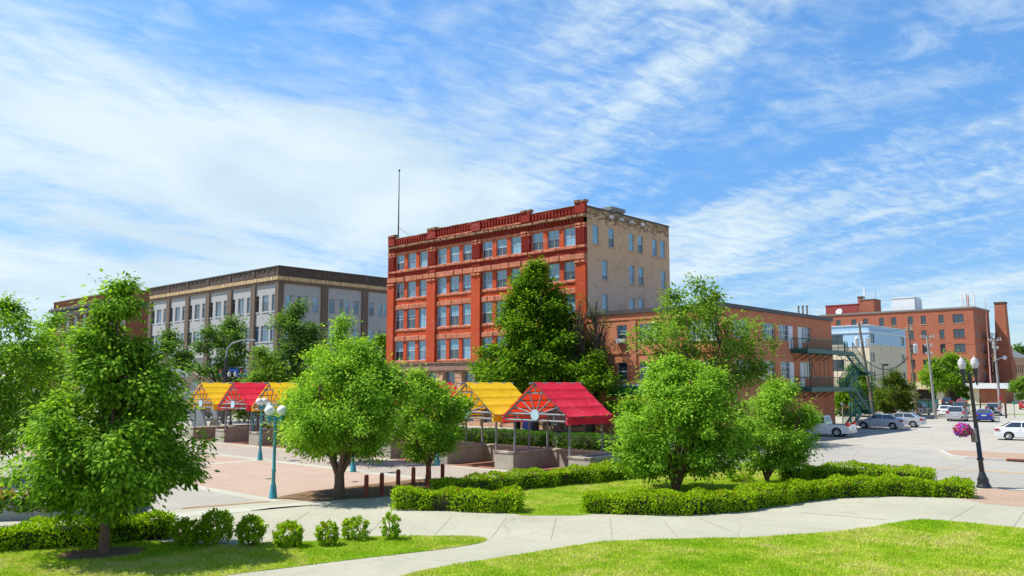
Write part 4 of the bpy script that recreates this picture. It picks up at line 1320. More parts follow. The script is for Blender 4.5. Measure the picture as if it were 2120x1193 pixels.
def build_grey():
    L, D, H = 39.6, 25.0, 20.3
    root = thing('office_building', 'three storey grey panelled office building with brown brick piers and dark parapet', 'building', XY(60.1, 98.84), TH)
    rd = random.Random(8); B = 6.6
    fh = []; sh = []
    for b in range(6):
        s = b * B
        for a, e in ((1.05, 1.95), (2.75, 4.4), (5.25, 6.15)): fh.append((s + a, s + e, 14.25, 16.55, 1))
        for a, e in ((0.95, 2.1), (2.55, 4.55), (5.0, 6.15)): fh.append((s + a, s + e, 10.1, 12.3, 2))
        fh.append((s + 0.95, s + 6.05, 5.9, 8.3, 3))
        fh.append((s + 0.95, s + 6.05, 1.0, 4.2, 3))
    for b in range(3):
        s = 0.95 + b * 7.05
        for a, e in ((0.35, 1.28), (2.1, 2.78), (3.1, 3.78), (4.65, 5.55)):
            sh.append((s + a, s + e, 14.3, 16.5, 1)); sh.append((s + a, s + e, 10.1, 12.3, 1))
        sh.append((s + 0.4, s + 5.5, 5.9, 8.3, 3))
    mb = MB()
    fr, fs = FRONT(0.22), SIDE(0.22)
    mb.facade(fr, 0.3, L, 8.9, 18.0, [h for h in fh if h[2] > 9], 0.22, 0); mb.facade(fr, 0.3, L, 0, 8.9, [h for h in fh if h[2] < 9], 0.22, 0)
    mb.facade(fs, 0.3, D, 8.9, 18.0, [h for h in sh if h[2] > 9], 0.22, 0); mb.facade(fs, 0.3, D, 0, 8.9, [h for h in sh if h[2] < 9], 0.22, 0)
    mb.build('panel_wall', M['grey_panel'], root)
    mb = MB()
    for b in range(7):
        s = b * B; mb.box(0.0, 0.4, s - 0.55 if b else 0.0, s + 0.62 if b else 0.85, 0, 17.98)
    for b in range(1, 4):
        s = 0.95 + b * 7.05 - 0.5; mb.box(s - 0.55, s + 0.55, 0.0, 0.4, 0, 17.98)
    mb.box(0.4, 0.85, 0.0, 0.4, 0, 17.98)
    mb.box(0.02, 0.4, 0.85, L, 4.6, 5.4); mb.box(0.02, 0.4, 0.85, L, 0, 0.9); mb.box(0.85, D, 0.02, 0.4, 4.6, 5.4)
    mb.build('brick_pier', M['brick_brown'], root)
    mb = MB()
    mb.box(0.0, 0.4, 0.0, L + 0.2, 18.0, 18.42); mb.box(0.4, D, 0.0, 0.4, 18.0, 18.42)
    mb.build('brick_frieze', M['brick_brown'], root)
    mb = MB()
    stones(mb, FRONT(), 0.0, L + 0.2, 18.42, 18.95, 0.14, 5, (0.42, 0.5), 0.03, back=0.3); mb.build('stone_course', M['cream_stone'], root); mb = MB(); stones(mb, SIDE(), 0.0, D, 18.42, 18.95, 0.14, 6, (0.42, 0.5), 0.03, back=0.3)
    mb.build('stone_course', M['cream_stone'], root)
    mb = MB()
    mb.box(0.0, 0.4, 0.0, L + 0.2, 18.96, 20.2); mb.box(0.4, D, 0.0, 0.4, 18.96, 20.2)
    mb.box(-0.1, 0.4, -0.1, L + 0.2, 18.96, 19.15); mb.box(0.4, D, -0.1, 0.0, 18.96, 19.15)
    for b in range(7):
        s = b * B; mb.box(-0.1, 0.0, max(0, s - 0.4), s + 0.5, 19.15, 20.2)
        if b < 6:
            for k in range(4): mb.box(-0.06, 0.0, s + 0.9 + k * 1.4, s + 1.6 + k * 1.4, 19.75, 20.2)
            mb.box(-0.05, 0.0, s + 0.5, s + 6.2, 20.02, 20.2)
    for b in range(4):
        s = b * 7.05; mb.box(s + 0.0, s + 0.6, -0.08, 0.0, 19.15, 20.2)
        for k in range(3): mb.box(s + 1.4 + k * 1.7, s + 2.4 + k * 1.7, -0.05, 0.0, 19.4, 19.95)
    mb.build('parapet', M['brick_dark'], root)
    mb = MB(); mb.box(-0.16, 0.45, -0.16, L + 0.25, 20.2, 20.36); mb.box(0.45, D, -0.16, 0.45, 20.2, 20.36); mb.build('coping', M['coping_dark'], root)
    mb = MB(); shell(mb, D, L, 18.6, 0, 1, 18.3); mb.build('rear_wall', [M['brick_brown'], M['roof']], root)
    for h in fh:
        w, hh = h[1] - h[0], h[3] - h[2]
        window(root, 'f', 0.22, (h[0] + h[1]) / 2, (h[2] + h[3]) / 2, w, hh, 0.18, 'frame_white', {1: 'trans' if w < 1.2 else 'mid', 2: 'trans', 3: 'grid'}[h[4]], rd.choice([3, 3, 6, 2] if h[4] < 3 else [2]), 'frame_white' if h[4] < 3 else None)
    for h in sh:
        w, hh = h[1] - h[0], h[3] - h[2]
        window(root, 's', 0.22, (h[0] + h[1]) / 2, (h[2] + h[3]) / 2, w, hh, 0.18, 'frame_white', 'trans' if h[4] == 1 else 'grid', rd.choice([6, 3, 7, 2]))
    return root


build_grey()
t = thing('roof_ventilator', 'round dark ventilator hood standing on the grey office roof', 'roof vent', (*XY(74.5, 104.5), 18.3), TH)
mb = MB(); mb.lathe([(1.0, 0), (1.0, 1.6), (1.3, 1.65), (1.3, 2.1), (0.9, 2.5), (0.1, 2.65)], n=14); mb.build('hood', M['coping_dark'], t)


def build_brown():
    L, D, H = 36.2, 22.0, 20.7
    root = thing('brick_building', 'brown brick block with dark stone cornice at far left beyond the grey office', 'building', XY(60.1, 147.75), TH)
    fh = []
    for b in range(8):
        s = 0.9 + b * 4.4
        for z0, z1 in ((14.6, 17.6), (9.6, 12.6), (4.6, 7.6)): fh.append((s + 0.5, s + 3.3, z0, z1))
    mb = MB(); mb.facade(FRONT(0.2), 0, L, 0, H, fh, 0.35, 0); mb.facade(SIDE(), 0.2, D, 0, H, [], 0.2, 0); shell(mb, D, L, H, 0, 1)
    mb.build('wall', [M['brick_rust'], M['roof']], root)
    mb = MB()
    for b in range(9): mb.box(0.0, 0.3, 0.9 + b * 4.4 - 0.5, 0.9 + b * 4.4 + 0.3, 8.6, 17.7)
    mb.build('pier', M['brick_brown'], root)
    mb = MB(); mb.box(0.0, 0.3, -0.05, L, 17.8, 18.9); mb.box(0.3, D, -0.06, 0.0, 17.8, 18.6); mb.build('frieze', M['grey_stone'], root)
    mb = MB(); mb.box(-0.7, 0.3, -0.5, L + 0.5, 18.9, 19.35); mb.box(-0.45, 0.3, -0.3, L + 0.3, 18.6, 18.9)
    for k in range(40): mb.box(-0.6, -0.45, 0.3 + k * 0.9, 0.7 + k * 0.9, 18.65, 18.9)
    mb.build('cornice', M['coping_dark'], root)
    mb = MB(); mb.box(-0.1, 0.4, -0.1, L + 0.1, H, H + 0.2); mb.box(0.4, D, -0.1, 0.3, H, H + 0.2); mb.build('coping', M['brick_brown'], root)
    for h in fh: window(root, 'f', 0.2, (h[0] + h[1]) / 2, (h[2] + h[3]) / 2, h[1] - h[0], h[3] - h[2], 0.3, 'frame_white', 'grid', 2)
    return root


build_brown()


def build_far_brick():
    ub, vb = 217.07, 52.72; L, D, H = 37.0, 14.4, 22.1
    root = thing('brick_building', 'long rust brick block with dark square windows and dark fire escape on its right end', 'building', XY(ub, vb), TH)
    cols = [(2.1, 4.5), (6.5, 7.6), (10.5, 11.65), (13.5, 14.65), (17.4, 18.6), (20.4, 21.55), (24.3, 25.5), (27.3, 28.5), (31.3, 32.5)]
    rows = [(18.75, 20.85), (15.2, 17.3), (11.7, 13.8), (8.2, 10.2), (5.1, 7.0)]
    fh = [(a, b, c, d) for a, b in cols for c, d in rows]
    sh = [(a, b, c + 0.1, d) for a, b in ((1.9, 2.8), (6.2, 7.4), (10.4, 11.4)) for c, d in rows]
    mb = MB(); mb.facade(FRONT(), 0, L, 0, H, fh, 0.2, 0); mb.facade(SIDE(), 0, D, 0, H, sh, 0.2, 0); shell(mb, D, L, H, 0, 1)
    mb.build('wall', [M['brick_far'], M['roof']], root)
    mb = MB(); mb.box(-0.2, 0.3, -0.2, L, H, H + 0.4); mb.box(0.3, D + 0.2, -0.2, 0.3, H, H + 0.4); mb.build('roof_edge', M['coping_grey'], root)
    for h in fh: window(root, 'f', 0, (h[0] + h[1]) / 2, (h[2] + h[3]) / 2, h[1] - h[0], h[3] - h[2], 0.16, 'frame_dark', 'slider' if h[1] - h[0] > 2 else 'hung2', 2, 'cream_stone' if h[2] > 18 else 'brick_far')
    for h in sh: window(root, 's', 0, (h[0] + h[1]) / 2, (h[2] + h[3]) / 2, h[1] - h[0], h[3] - h[2], 0.16, 'frame_white', 'hung2', 3)
    mb = MB()
    for i, z in enumerate((15.3, 11.8, 8.3, 4.9)):
        mb.box(6.2, 13.0, -2.0, -0.02, z - 0.12, z); zz = z + 1.1
        for y in (-2.0,):
            mb.tube([(6.2, y, zz), (13.0, y, zz)], 0.06, 4)
            for k in range(8): mb.tube([(6.2 + k * 0.97, y, z), (6.2 + k * 0.97, y, zz)], 0.04, 4)
        mb.tube([(6.2, -0.1, zz), (6.2, -2.0, zz)], 0.05, 4)
        if i < 3:
            n = 12; zb = z - 3.45
            for k in range(n):
                t = k / n; x = 12.6 - 5.6 * t; mb.box(x - 0.25, x + 0.2, -1.9, -1.0, z - 3.45 * t - 0.08, z - 3.45 * t)
            for y in (-1.95, -0.95):
                mb.tube([(12.7, y, z), (7.0, y, zb)], 0.10, 4); mb.tube([(12.7, y, zz), (7.0, y, zb + 1.1)], 0.05, 4)
    for x in (6.2, 13.0): mb.tube([(x, -2.0, 0.5), (x, -2.0, 16.4)], 0.08, 4)
    mb.build('fire_escape', M['black_iron'], root)
    return root


build_far_brick()
UB = 217.07


def roof_box(name, label, cat, px0, px1, py0, py1, u, depth, mat, extra=None):
    v0, zt = ONU(px1, py0, u); v1, _ = ONU(px0, py0, u); _, zb = ONU(px1, py1, u)
    t = thing(name, label, cat, (*XY(u, v0), min(zb, 21.5)), TH)
    h = zt - min(zb, 21.5)
    mb = MB(); mb.box(0, depth, 0, v1 - v0, 0, h); mb.build('housing', mat, t)
    mb = MB(); mb.box(-0.12, depth + 0.12, -0.12, v1 - v0 + 0.12, h, h + 0.2); mb.build('cap', extra or mat, t)
    return t, v1 - v0, h


roof_box('roof_plant_room', 'low red ribbed metal plant room on the rust brick roof', 'plant room', 1709, 1778, 630, 653, UB + 3, 6, M['red_siding'], M['red_siding'])
roof_box('roof_stair_house', 'square brick stair house on the rust brick roof', 'stair house', 1780, 1809, 620, 648, UB + 3, 5, M['brick_far'], M['coping_grey'])
t, w, h = roof_box('cooling_unit', 'big white metal cooling unit on the rust brick roof', 'cooling unit', 1845, 1893, 616, 642, UB + 2, 4.2, M['white_metal'])
for k in range(3):
    mb = MB(); mb.box(0.5 + k * 1.25, 1.5 + k * 1.25, -0.5, -0.02, h * 0.25, h * 0.95); mb.build('louvre', M['white_metal'], t)
v0, z0 = ONU(1778, 640, UB + 2)
t = thing('chimney_stub', 'short brick chimney beside the square brick stair house', 'chimney', (*XY(UB + 3, v0), 21.6), TH)
z1 = ONU(1778, 614, UB + 3)[1] - 21.6
mb = MB(); mb.box(0, 1.1, -0.55, 0.55, 0, z1 - 0.3); mb.build('stack', M['brick_far'], t)
mb = MB(); mb.box(-0.12, 1.22, -0.67, 0.67, z1 - 0.3, z1); mb.build('cap', M['brick_dark'], t)
v0, z0 = ONU(1737, 644, UB + 1)
t = thing('satellite_dish', 'white round satellite dish in front of the red ribbed plant room', 'satellite dish', (*XY(UB + 1.2, v0), 21.5), TH)
mb = MB(); mb.tube([(0, 0, 0), (0, 0, 1.2)], 0.07, 6); mb.build('mast', M['coping_grey'], t)
mb = MB(); mb.T = Matrix.Translation((-0.1, 0, 1.6)) @ Matrix.Rotation(R(-65), 4, 'Y') @ Matrix.Scale(1, 4)
mb.lathe([(0.02, -0.25), (0.5, -0.18), (0.9, 0.0), (0.95, 0.02), (0.5, -0.14), (0.02, -0.21)], n=16); mb.build('dish', M['frame_white'], t)
for i, (px, yt, lab) in enumerate(((1789, 597, 'stout white panel antenna on a pole above the brick stair house'), (1812, 602, 'thin dark whip antenna above the brick stair house'))):
    v0, zt = ONU(px, yt, UB + 4); zb = ONU(px, 621, UB + 4)[1]
    t = thing('antenna', lab, 'antenna', (*XY(UB + 4, v0), zb - 0.05), TH)
    mb = MB(); mb.tube([(0, 0, 0), (0, 0, zt - zb)], 0.09 if i == 0 else 0.04, 6); mb.build('mast', M['iron'], t)
    if i == 0:
        mb = MB(); mb.box(-0.2, 0.2, -0.22, 0.22, (zt - zb) * 0.3, zt - zb + 0.1); mb.build('panel', M['white_metal'], t)
v0, z0 = ONU(2003, 634, UB + 2)
t = thing('antenna_rack', 'rack of pink and white antenna masts on the roof corner of the rust brick block', 'antenna rack', (*XY(UB + 2, v0), 22.0), TH)
zt = ONU(2003, 608, UB + 2)[1] - 22.0
for k in range(3):
    mb = MB(); y = 1.35 - 1.25 * k
    mb.tube([(0, y, 0), (0, y, zt)], 0.10, 6); mb.tube([(0, y - 0.35, 0), (0, y - 0.35, zt - 0.4)], 0.15, 6); mb.build('mast', M['redguard'] if k == 1 else M['sign_white'], t)
mb = MB(); mb.tube([(0, 1.5, 1.0), (0, -1.6, 1.3)], 0.06, 5); mb.tube([(0, 1.5, 1.0), (1.4, 0, 0)], 0.05, 5); mb.build('brace', M['white_metal'], t)


def build_beige():
    u, v = 143.66, 51.0; L, D = 17.0, 18.6
    root = thing('apartment_block', 'cream block with blue metal top storey behind the leaning utility pole', 'building', XY(u, v), TH)
    sh = [(a, b, c, d) for a, b in ((0.3, 2.35), (15.4, 17.6)) for c, d in ((11.3, 12.83), (8.06, 9.62), (4.85, 6.42))]
    fh = [(4.3, 6.4, 10.66, 12.75), (10.0, 12.0, 10.66, 12.75), (4.3, 6.4, 6.5, 8.5)]
    mb = MB()
    for fr, Ls, hs in ((FRONT(), L, fh), (SIDE(), D, sh)):
        mb.facade(fr, 0, Ls, 3.6, 11.05, [h for h in hs if h[2] < 10.6], 0.15, 0)
    mb.facade(FRONT(), 0, L, 0, 3.6, [], .1, 1); mb.facade(SIDE(), 0, D, 0, 3.6, [], .1, 1)
    shell(mb, D, L, 13.9, 0, 2, 13.2)
    mb.build('wall', [M['cream'], M['maroon_base'], M['roof']], root)
    mb = MB(); mb.facade(FRONT(-0.06), -0.06, L, 10.6, 14.2, [h for h in fh if h[2] > 10], 0.2, 0); mb.facade(SIDE(-0.06), -0.06, D, 11.0, 14.2, [h for h in sh if h[2] > 11], 0.2, 0)
    mb.build('metal_storey', M['blue_siding'], root)
    mb = MB(); mb.box(-0.2, 0.2, -0.2, L, 14.2, 14.32); mb.box(0.2, D + 0.1, -0.2, 0.2, 14.2, 14.32); mb.box(-0.2, -0.06, -0.2, L, 13.0, 13.15); mb.box(-0.06, D + 0.6, -0.2, -0.06, 13.0, 13.15)
    mb.build('eave_trim', M['white_metal'], root)
    for h in fh: window(root, 'f', -0.06 if h[2] > 10 else 0, (h[0] + h[1]) / 2, (h[2] + h[3]) / 2, h[1] - h[0], h[3] - h[2], 0.14, 'frame_dark', 'slider', 2)
    for h in sh: window(root, 's', -0.06 if h[2] > 11 else 0, (h[0] + h[1]) / 2, (h[2] + h[3]) / 2, h[1] - h[0], h[3] - h[2], 0.14, 'frame_dark', 'slider', 2)
    for s in (5.2, 10.4):
        mb = MB(); mb.box(s - 0.1, s + 0.1, -0.06, -0.002, 10.2, 10.4); mb.build('vent', M['brick_brown'], root)
    return root


build_beige()


def build_garage():
    x, y = G(2082, 836); u, v = UV(x, y)
    root = thing('parking_garage', 'low flat parking garage of cream panels and rust brick under a white roof band', 'building', (x, y), TH)
    L, D, H = 36.0, 14.0, 4.6
    holes = []
    for p0, p1 in ((1893, 1938), (1953, 1988)):
        a = ONU(p1, 810, u)[0] - v; b = ONU(p0, 810, u)[0] - v; holes.append((a, b, 0.0, 2.95))
    sb = ONU(2027, 810, u)[0] - v
    mb = MB(); mb.facade(FRONT(), sb, L, 0, 3.2, holes, 3.0, 0); mb.facade(FRONT(), 0, sb, 0, 3.2, [], 0.1, 1); mb.facade(SIDE(), 0, D * .55, 0, 3.2, [], 0.1, 1); mb.facade(SIDE(), D * .55, D, 0, 3.2, [], .1, 0)
    mb.quad((0, 0, 3.2), (D, 0, 3.2), (D, L, 3.2), (0, L, 3.2), 0)
    for a, b, c, d in holes: mb.quad((3, a, 0), (3, b, 0), (3, b, 3), (3, a, 3), 2)
    mb.build('wall', [M['cream'], M['brick_far'], M['frame_dark']], root)
    mb = MB(); mb.box(-0.9, D, sb + 2.4, L, 3.2, 4.7, 0); mb.build('fascia_panel', M['cream_siding'], root)
    mb = MB(); mb.box(-1.1, D + 0.8, -0.9, sb + 2.35, 3.25, 4.45); mb.build('roof_band', M['white_metal'], root)
    return root


build_garage()
# tall stack and far tan mill
x, y, _ = AT(2082, 790, 203)
t = thing('smokestack', 'tall square tapering red brick smokestack right of the rust brick block', 'chimney', (x, y), TH)
zt = AT(2080, 626, 203)[2]
mb = MB()
def taper(mb, prof):
    for (w0, z0), (w1, z1) in zip(prof[:-1], prof[1:]):
        a = [(sx * w0, sy * w0, z0) for sx, sy in ((-1, -1), (1, -1), (1, 1), (-1, 1))]; b = [(sx * w1, sy * w1, z1) for sx, sy in ((-1, -1), (1, -1), (1, 1), (-1, 1))]
        mb.add(a + b, [(0, 1, 5, 4), (1, 2, 6, 5), (2, 3, 7, 6), (3, 0, 4, 7), (4, 5, 6, 7)])
taper(mb, [(2.2, 0), (1.95, 10.2), (1.6, 10.3), (1.55, 13.5), (1.35, 13.6), (1.12, zt - 0.5)]); mb.build('stack', M['brick_far'], t)
mb = MB(); taper(mb, [(1.22, zt - 0.5), (1.25, zt)]); mb.build('cap', M['brick_dark'], t)
x, y, z = AT(2094, 720, 245)
t = thing('mill_building', 'distant tan brick mill with pitched roof at the right edge', 'building', (x, y), TH)
mb = MB(); hs = [(k * 2.6 + 1.2, k * 2.6 + 2.3, a, a + 2.4) for k in range(9) for a in (2.5, 7.5)]
mb.facade(SIDE(), 0, 26, 0, 12, hs, 0.2, 0); mb.facade(FRONT(), 0, 10, 0, 15.5, [], .2, 0); mb.build('wall', [M['sandstone_pale']], t)
mb = MB(); mb.quad((-0.3, -0.4, 12), (26, -0.4, 12), (26, 5, 15), (-0.3, 5, 15)); mb.quad((-0.3, 10.4, 12), (26, 10.4, 12), (26, 5, 15), (-0.3, 5, 15)); mb.build('roof', M['coping_grey'], t)
for h in hs: window(t, 's', 0, (h[0] + h[1]) / 2, (h[2] + h[3]) / 2, h[1] - h[0], h[3] - h[2], 0.15, 'frame_dark', 'hung2', 2)

# ------------------------------------------------------------------ plaza: planters, canopies, lamps, bollards
PV0, PSTEP, PU = 27.72, 5.0, 31.95        # first canopy centre, spacing, front of the planters


def build_planter():
    root = thing('stone_planter', 'long stepped limestone planter wall running under the row of canopies', 'planter', (0, 0, 0), TH)
    H = 0.95; ub = 35.0; ue = 39.6
    mb = MB(); cap = MB(); soil = MB()
    # outline of the stepped front, from right to left
    v0 = PV0 - 1.83 - 1.34; pts = [(ue, v0), (PU, v0)]
    for k in range(8):
        a = PV0 + k * PSTEP - 1.83; b = PV0 + k * PSTEP + 1.83
        pts += [(PU, a), (ub, a), (ub, b), (PU, b)]
    ve = PV0 + 7 * PSTEP + 1.83 + 1.34
    pts += [(PU, ve), (ue, ve)]
    n = len(pts)
    for i in range(n):
        a = pts[i]; b = pts[(i + 1) % n]
        mb.quad((a[0], a[1], 0), (b[0], b[1], 0), (b[0], b[1], H - 0.1), (a[0], a[1], H - 0.1))
        # coping strip with a small overhang
        d = Vector((b[0] - a[0], b[1] - a[1])); d.normalize(); o = Vector((d.y, -d.x))   # inwards (the outline runs clockwise)
        w, ov = 0.34, 0.03
        sgn = 1
        A0 = (a[0] - o.x * ov - d.x * ov, a[1] - o.y * ov - d.y * ov); B0 = (b[0] - o.x * ov + d.x * ov, b[1] - o.y * ov + d.y * ov)
        A1 = (a[0] + o.x * w - d.x * ov, a[1] + o.y * w - d.y * ov); B1 = (b[0] + o.x * w + d.x * ov, b[1] + o.y * w + d.y * ov)
        e = 0.0015 * (i % 3)
        cap.prism([A0, B0, B1, A1], H - 0.1 + e, H + e)
    soil.poly([(p[0], p[1], H - 0.14) for p in pts])
    mb.build('wall', M['planter_stone'], root); cap.build('coping', M['planter_cap'], root); soil.build('soil', M['soil'], root)
    # dark slate tops on the two nearest fingers
    for k in (0, 1):
        mb = MB(); mb.box(PU + 0.36, PU + 2.6, PV0 + (k - 1) * PSTEP + 1.83 + 0.36, PV0 + k * PSTEP - 1.83 - 0.36, H - 0.13, H - 0.03); mb.build('slate_slab', M['granite'], root)
    return root


build_planter()
for k in range(8):
    sheet('recess_paving', [XY(a, b) for a, b in ((PU - 0.2, PV0 + k * PSTEP - 1.8), (34.97, PV0 + k * PSTEP - 1.8), (34.97, PV0 + k * PSTEP + 1.8), (PU - 0.2, PV0 + k * PSTEP + 1.8))], 0.008, M['redpave'])
sheet('paving_band', uvrect(PU - 0.75, PU - 0.22, 22.5, 68), 0.008, M['band'])


def build_canopy(col, label):
    root = thing('canopy', label, 'canopy', (0, 0, 0), TH, 'gabled cloth canopies along the planter')
    mat = M['fabric_' + col]
    zr, ze, hw, x0, x1 = 4.5, 2.80, 2.12, -0.55, 3.1      # ridge, eave, half width, front, back (local, 0 = front posts)
    xa, xb = 0.0, 2.62
    for x in (xa, xb):
        for y in (-1.83, 1.83):
            mb = MB(); mb.tube([(x, y, 0.9), (x, y, 2.95)], 0.055, 8); mb.box(x - 0.1, x + 0.1, y - 0.1, y + 0.1, 0.9, 0.93); mb.build('post', M['steel'], root)
    mb = MB()
    for x in (x0 + 0.12, x1 - 0.12):
        for z in (2.62, 2.94): mb.tube([(x, -2.05, z), (x, 2.05, z)], 0.05, 7)
        for y in (-2.0, -1.2, 0, 1.2, 2.0): mb.tube([(x, y, 2.62), (x, y, 2.94)], 0.03, 5)
        for s in (-1, 1):
            mb.tube([(x, s * 2.1, 2.80), (x, 0, 4.46)], 0.055, 7)                        # rafters
            for fy in (0.30, 0.52, 0.78):
                mb.tube([(x, 0, 2.9), (x, s * hw * (1 - fy), 2.80 + 1.66 * fy)], 0.038, 6)    # spokes
        mb.tube([(x, -0.62, 3.98), (x, 0.62, 3.98)], 0.035, 6); mb.tube([(x, 0, 3.98), (x, 0, 4.46)], 0.035, 6)
    for s in (-1, 1):
        for z in (2.62, 2.94): mb.tube([(x0, s * 1.95, z), (x1, s * 1.95, z)], 0.045, 6)
        mb.tube([(x0, s * 0.85, 2.64), (x1, s * 0.85, 2.64)], 0.03, 5)
    mb.build('truss', M['steel'], root)
    mb = MB()
    mb.tube([(x0 - 0.35, 0, zr - 0.03), (x1 + 0.2, 0, zr - 0.03)], 0.05, 7)
    for s in (-1, 1):
        for f in (0.25, 0.5, 0.75, 1.0):
            mb.tube([(x0 - 0.06, s * hw * f, zr - 0.05 - (zr - ze) * f), (x1 + 0.06, s * hw * f, zr - 0.05 - (zr - ze) * f)], 0.035, 6)
    mb.build('purlin', M['steel'], root)
    for x in (x0 + 0.06, x1 - 0.06):
        mb = MB(); mb.disc((x, 0, 2.9), (1, 0, 0), 0.27, 0.05, 22); mb.build('disc', M['disc'], root)
    mb = MB(); nx = 16
    for s in (-1, 1):
        rows = []
        for k in range(4):
            for j in range(9 if k == 3 else 8):
                t = (k + j / 8) / 4
                bil = -0.014 * math.sin(PI * j / 8) + 0.035 * (j / 8)
                y = s * (hw + 0.06) * t + s * bil * 0.6; z = zr + 0.03 - (zr - ze) * t * 1.0 + bil
                rows.append((y, z))
        vs = []
        for i in range(nx + 1):
            x = x0 + (x1 - x0) * i / nx
            for (y, z) in rows: vs.append((x, y, z + 0.012 * math.sin(i * 1.3 + y * 2)))
        m = len(rows)
        mb.add(vs, [(i * m + j, i * m + j + 1, (i + 1) * m + j + 1, (i + 1) * m + j) for i in range(nx) for j in range(m - 1)], 0, True)
    mb.build('cloth', mat, root)
    for s in (-1, 1):
        mb = MB(); y = s * (hw + 0.065); vs = []
        for i in range(nx + 1):
            x = x0 + (x1 - x0) * i / nx; vs += [(x, y, ze + 0.02), (x, y + s * 0.02 * math.sin(i * 1.9), ze - 0.34 - 0.015 * math.cos(i * 1.9))]
        mb.add(vs, [(2 * i, 2 * i + 1, 2 * i + 3, 2 * i + 2) for i in range(nx)], 0, True)
        for xx, d in ((x0, 1), (x1, -1)): mb.quad((xx, y, ze + 0.02), (xx, y, ze - 0.34), (xx, y - s * 0.15, ze - 0.3), (xx, y - s * 0.15, ze + 0.12))
        mb.build('valance', mat, root)
    return root


names = ['red gabled canopy nearest the camera, in front of the dark pyramid tree', 'yellow gabled canopy just left of the nearest red one', 'red canopy mostly hidden behind the small tree by the bollards',
         'yellow canopy hidden behind the forked plaza tree', 'red canopy glimpsed through the forked plaza tree crown', 'yellow canopy right of the red one beyond the blue lamps',
         'red canopy between two yellow ones near the grey arch', 'yellow gabled canopy at the far left end beside the grey arch']
proto = {'red': None, 'yellow': None}
for k in range(8):
    c = 'red' if k % 2 == 0 else 'yellow'
    if proto[c] is None: o = proto[c] = build_canopy(c, names[k])
    else: o = copy_tree(proto[c])
    o['label'] = names[k]
    p = XY(PU + 0.12, PV0 + k * PSTEP); o.location = (p[0], p[1], 0)

# hedges and plants on the planter
hs = [(24.6, 30.9, 'dark clipped box hedge on the planter under the nearest red canopy'), (32.0, 38.6, 'dark clipped box hedge on the planter behind the yellow canopy'),
      (39.5, 45.0, 'clipped box hedge on the planter behind the hidden red canopy'), (52.8, 57.2, 'short clipped box hedge on the planter beyond the blue lamps')]
for i, (a, b, lab) in enumerate(hs):
    make_hedge('hedge', lab, [XY(37.6, a), XY(37.6, b)], 1.3, 0.78 if i < 3 else 0.95, 330, 0.085, 40 + i, 'leaf_box', 0.80, 'box hedges on the planter', 0.0, bumpy=0.02)
for i, (u, v, r, h, lab) in enumerate(((34.9 + 1.1, 30.6, 0.6, 0.75, 'loose dark shrub on the planter by the nearest canopy post'), (36.2, 29.4, 0.45, 0.55, 'small bushy plant on the planter beside the loose dark shrub'),
                                      (36.3, 36.2, 0.45, 0.6, 'pale leafy plant on the planter under the yellow canopy'), (36.3, 24.4, 0.6, 0.7, 'leafy plant at the right end of the planter'),
                                      (36.0, 53.8, 0.6, 0.5, 'low leafy plant before the far planter hedge'), (36.2, 60.0, 0.9, 0.45, 'spreading green plant on the far planter'))):
    make_shrub(lab, XY(u, v), r, h, 70 + i, 500, 0.10, 'leaf_box' if i in (0, 1, 3) else 'leaf_ash', 'plants on the planter', name='plant', z0=0.8, cat='plant')


def build_globe_lamp(label):
    root = thing('globe_lamp', label, 'street lamp', (0, 0, 0), 0, 'teal twin globe lamps on the plaza')
    mb = MB(); mb.lathe([(0.165, 0), (0.165, 0.05), (0.15, 0.07), (0.145, 0.22), (0.13, 0.25), (0.12, 0.42), (0.095, 0.50), (0.105, 0.53), (0.09, 0.56), (0.08, 0.58)], n=16); mb.build('base', M['teal'], root)
    mb = MB(); mb.lathe([(0.075, 0.56), (0.07, 1.02), (0.09, 1.04), (0.09, 1.09), (0.068, 1.12), (0.055, 3.0), (0.08, 3.02), (0.08, 3.14), (0.02, 3.18)], n=14); mb.build('pole', M['teal'], root)
    mb = MB(); mb.box(-0.25, 0.25, -0.04, 0.04, 3.0, 3.12)
    for s in (-1, 1): mb.lathe([(0.05, 2.92), (0.065, 2.94), (0.065, 3.16), (0.085, 3.18), (0.085, 3.21), (0.02, 3.22)], (s * 0.235, 0, 0), 12)
    mb.build('crossarm', M['teal'], root)
    for s in (-1, 1):
        mb = MB(); mb.ball((s * 0.235, 0, 3.40), 0.20, 16); mb.build('globe', M['globe'], root)
    return root


lamps = [((565, 1032), 8, 'teal twin globe lamp standing alone on the paving, whole post in view'), ((538, 953), 70, 'teal twin globe lamp at the panel corner behind the whole one'),
         ((523, 917), 75, 'teal lamp post standing under the far red canopy edge'), ((731, 977), 70, 'teal lamp base showing right of the forked tree trunk'),
         ((905, 964), 70, 'teal lamp base standing before the planter behind the small tree'), ((349, 866), 60, 'distant teal globe lamp by the grey arch')]
o0 = build_globe_lamp(lamps[0][2])
for i, (p, a, lab) in enumerate(lamps):
    o = o0 if i == 0 else copy_tree(o0)
    o['label'] = lab; g = G(*p); o.location = (g[0], g[1], 0.008); o.rotation_euler = (0, 0, R(a))

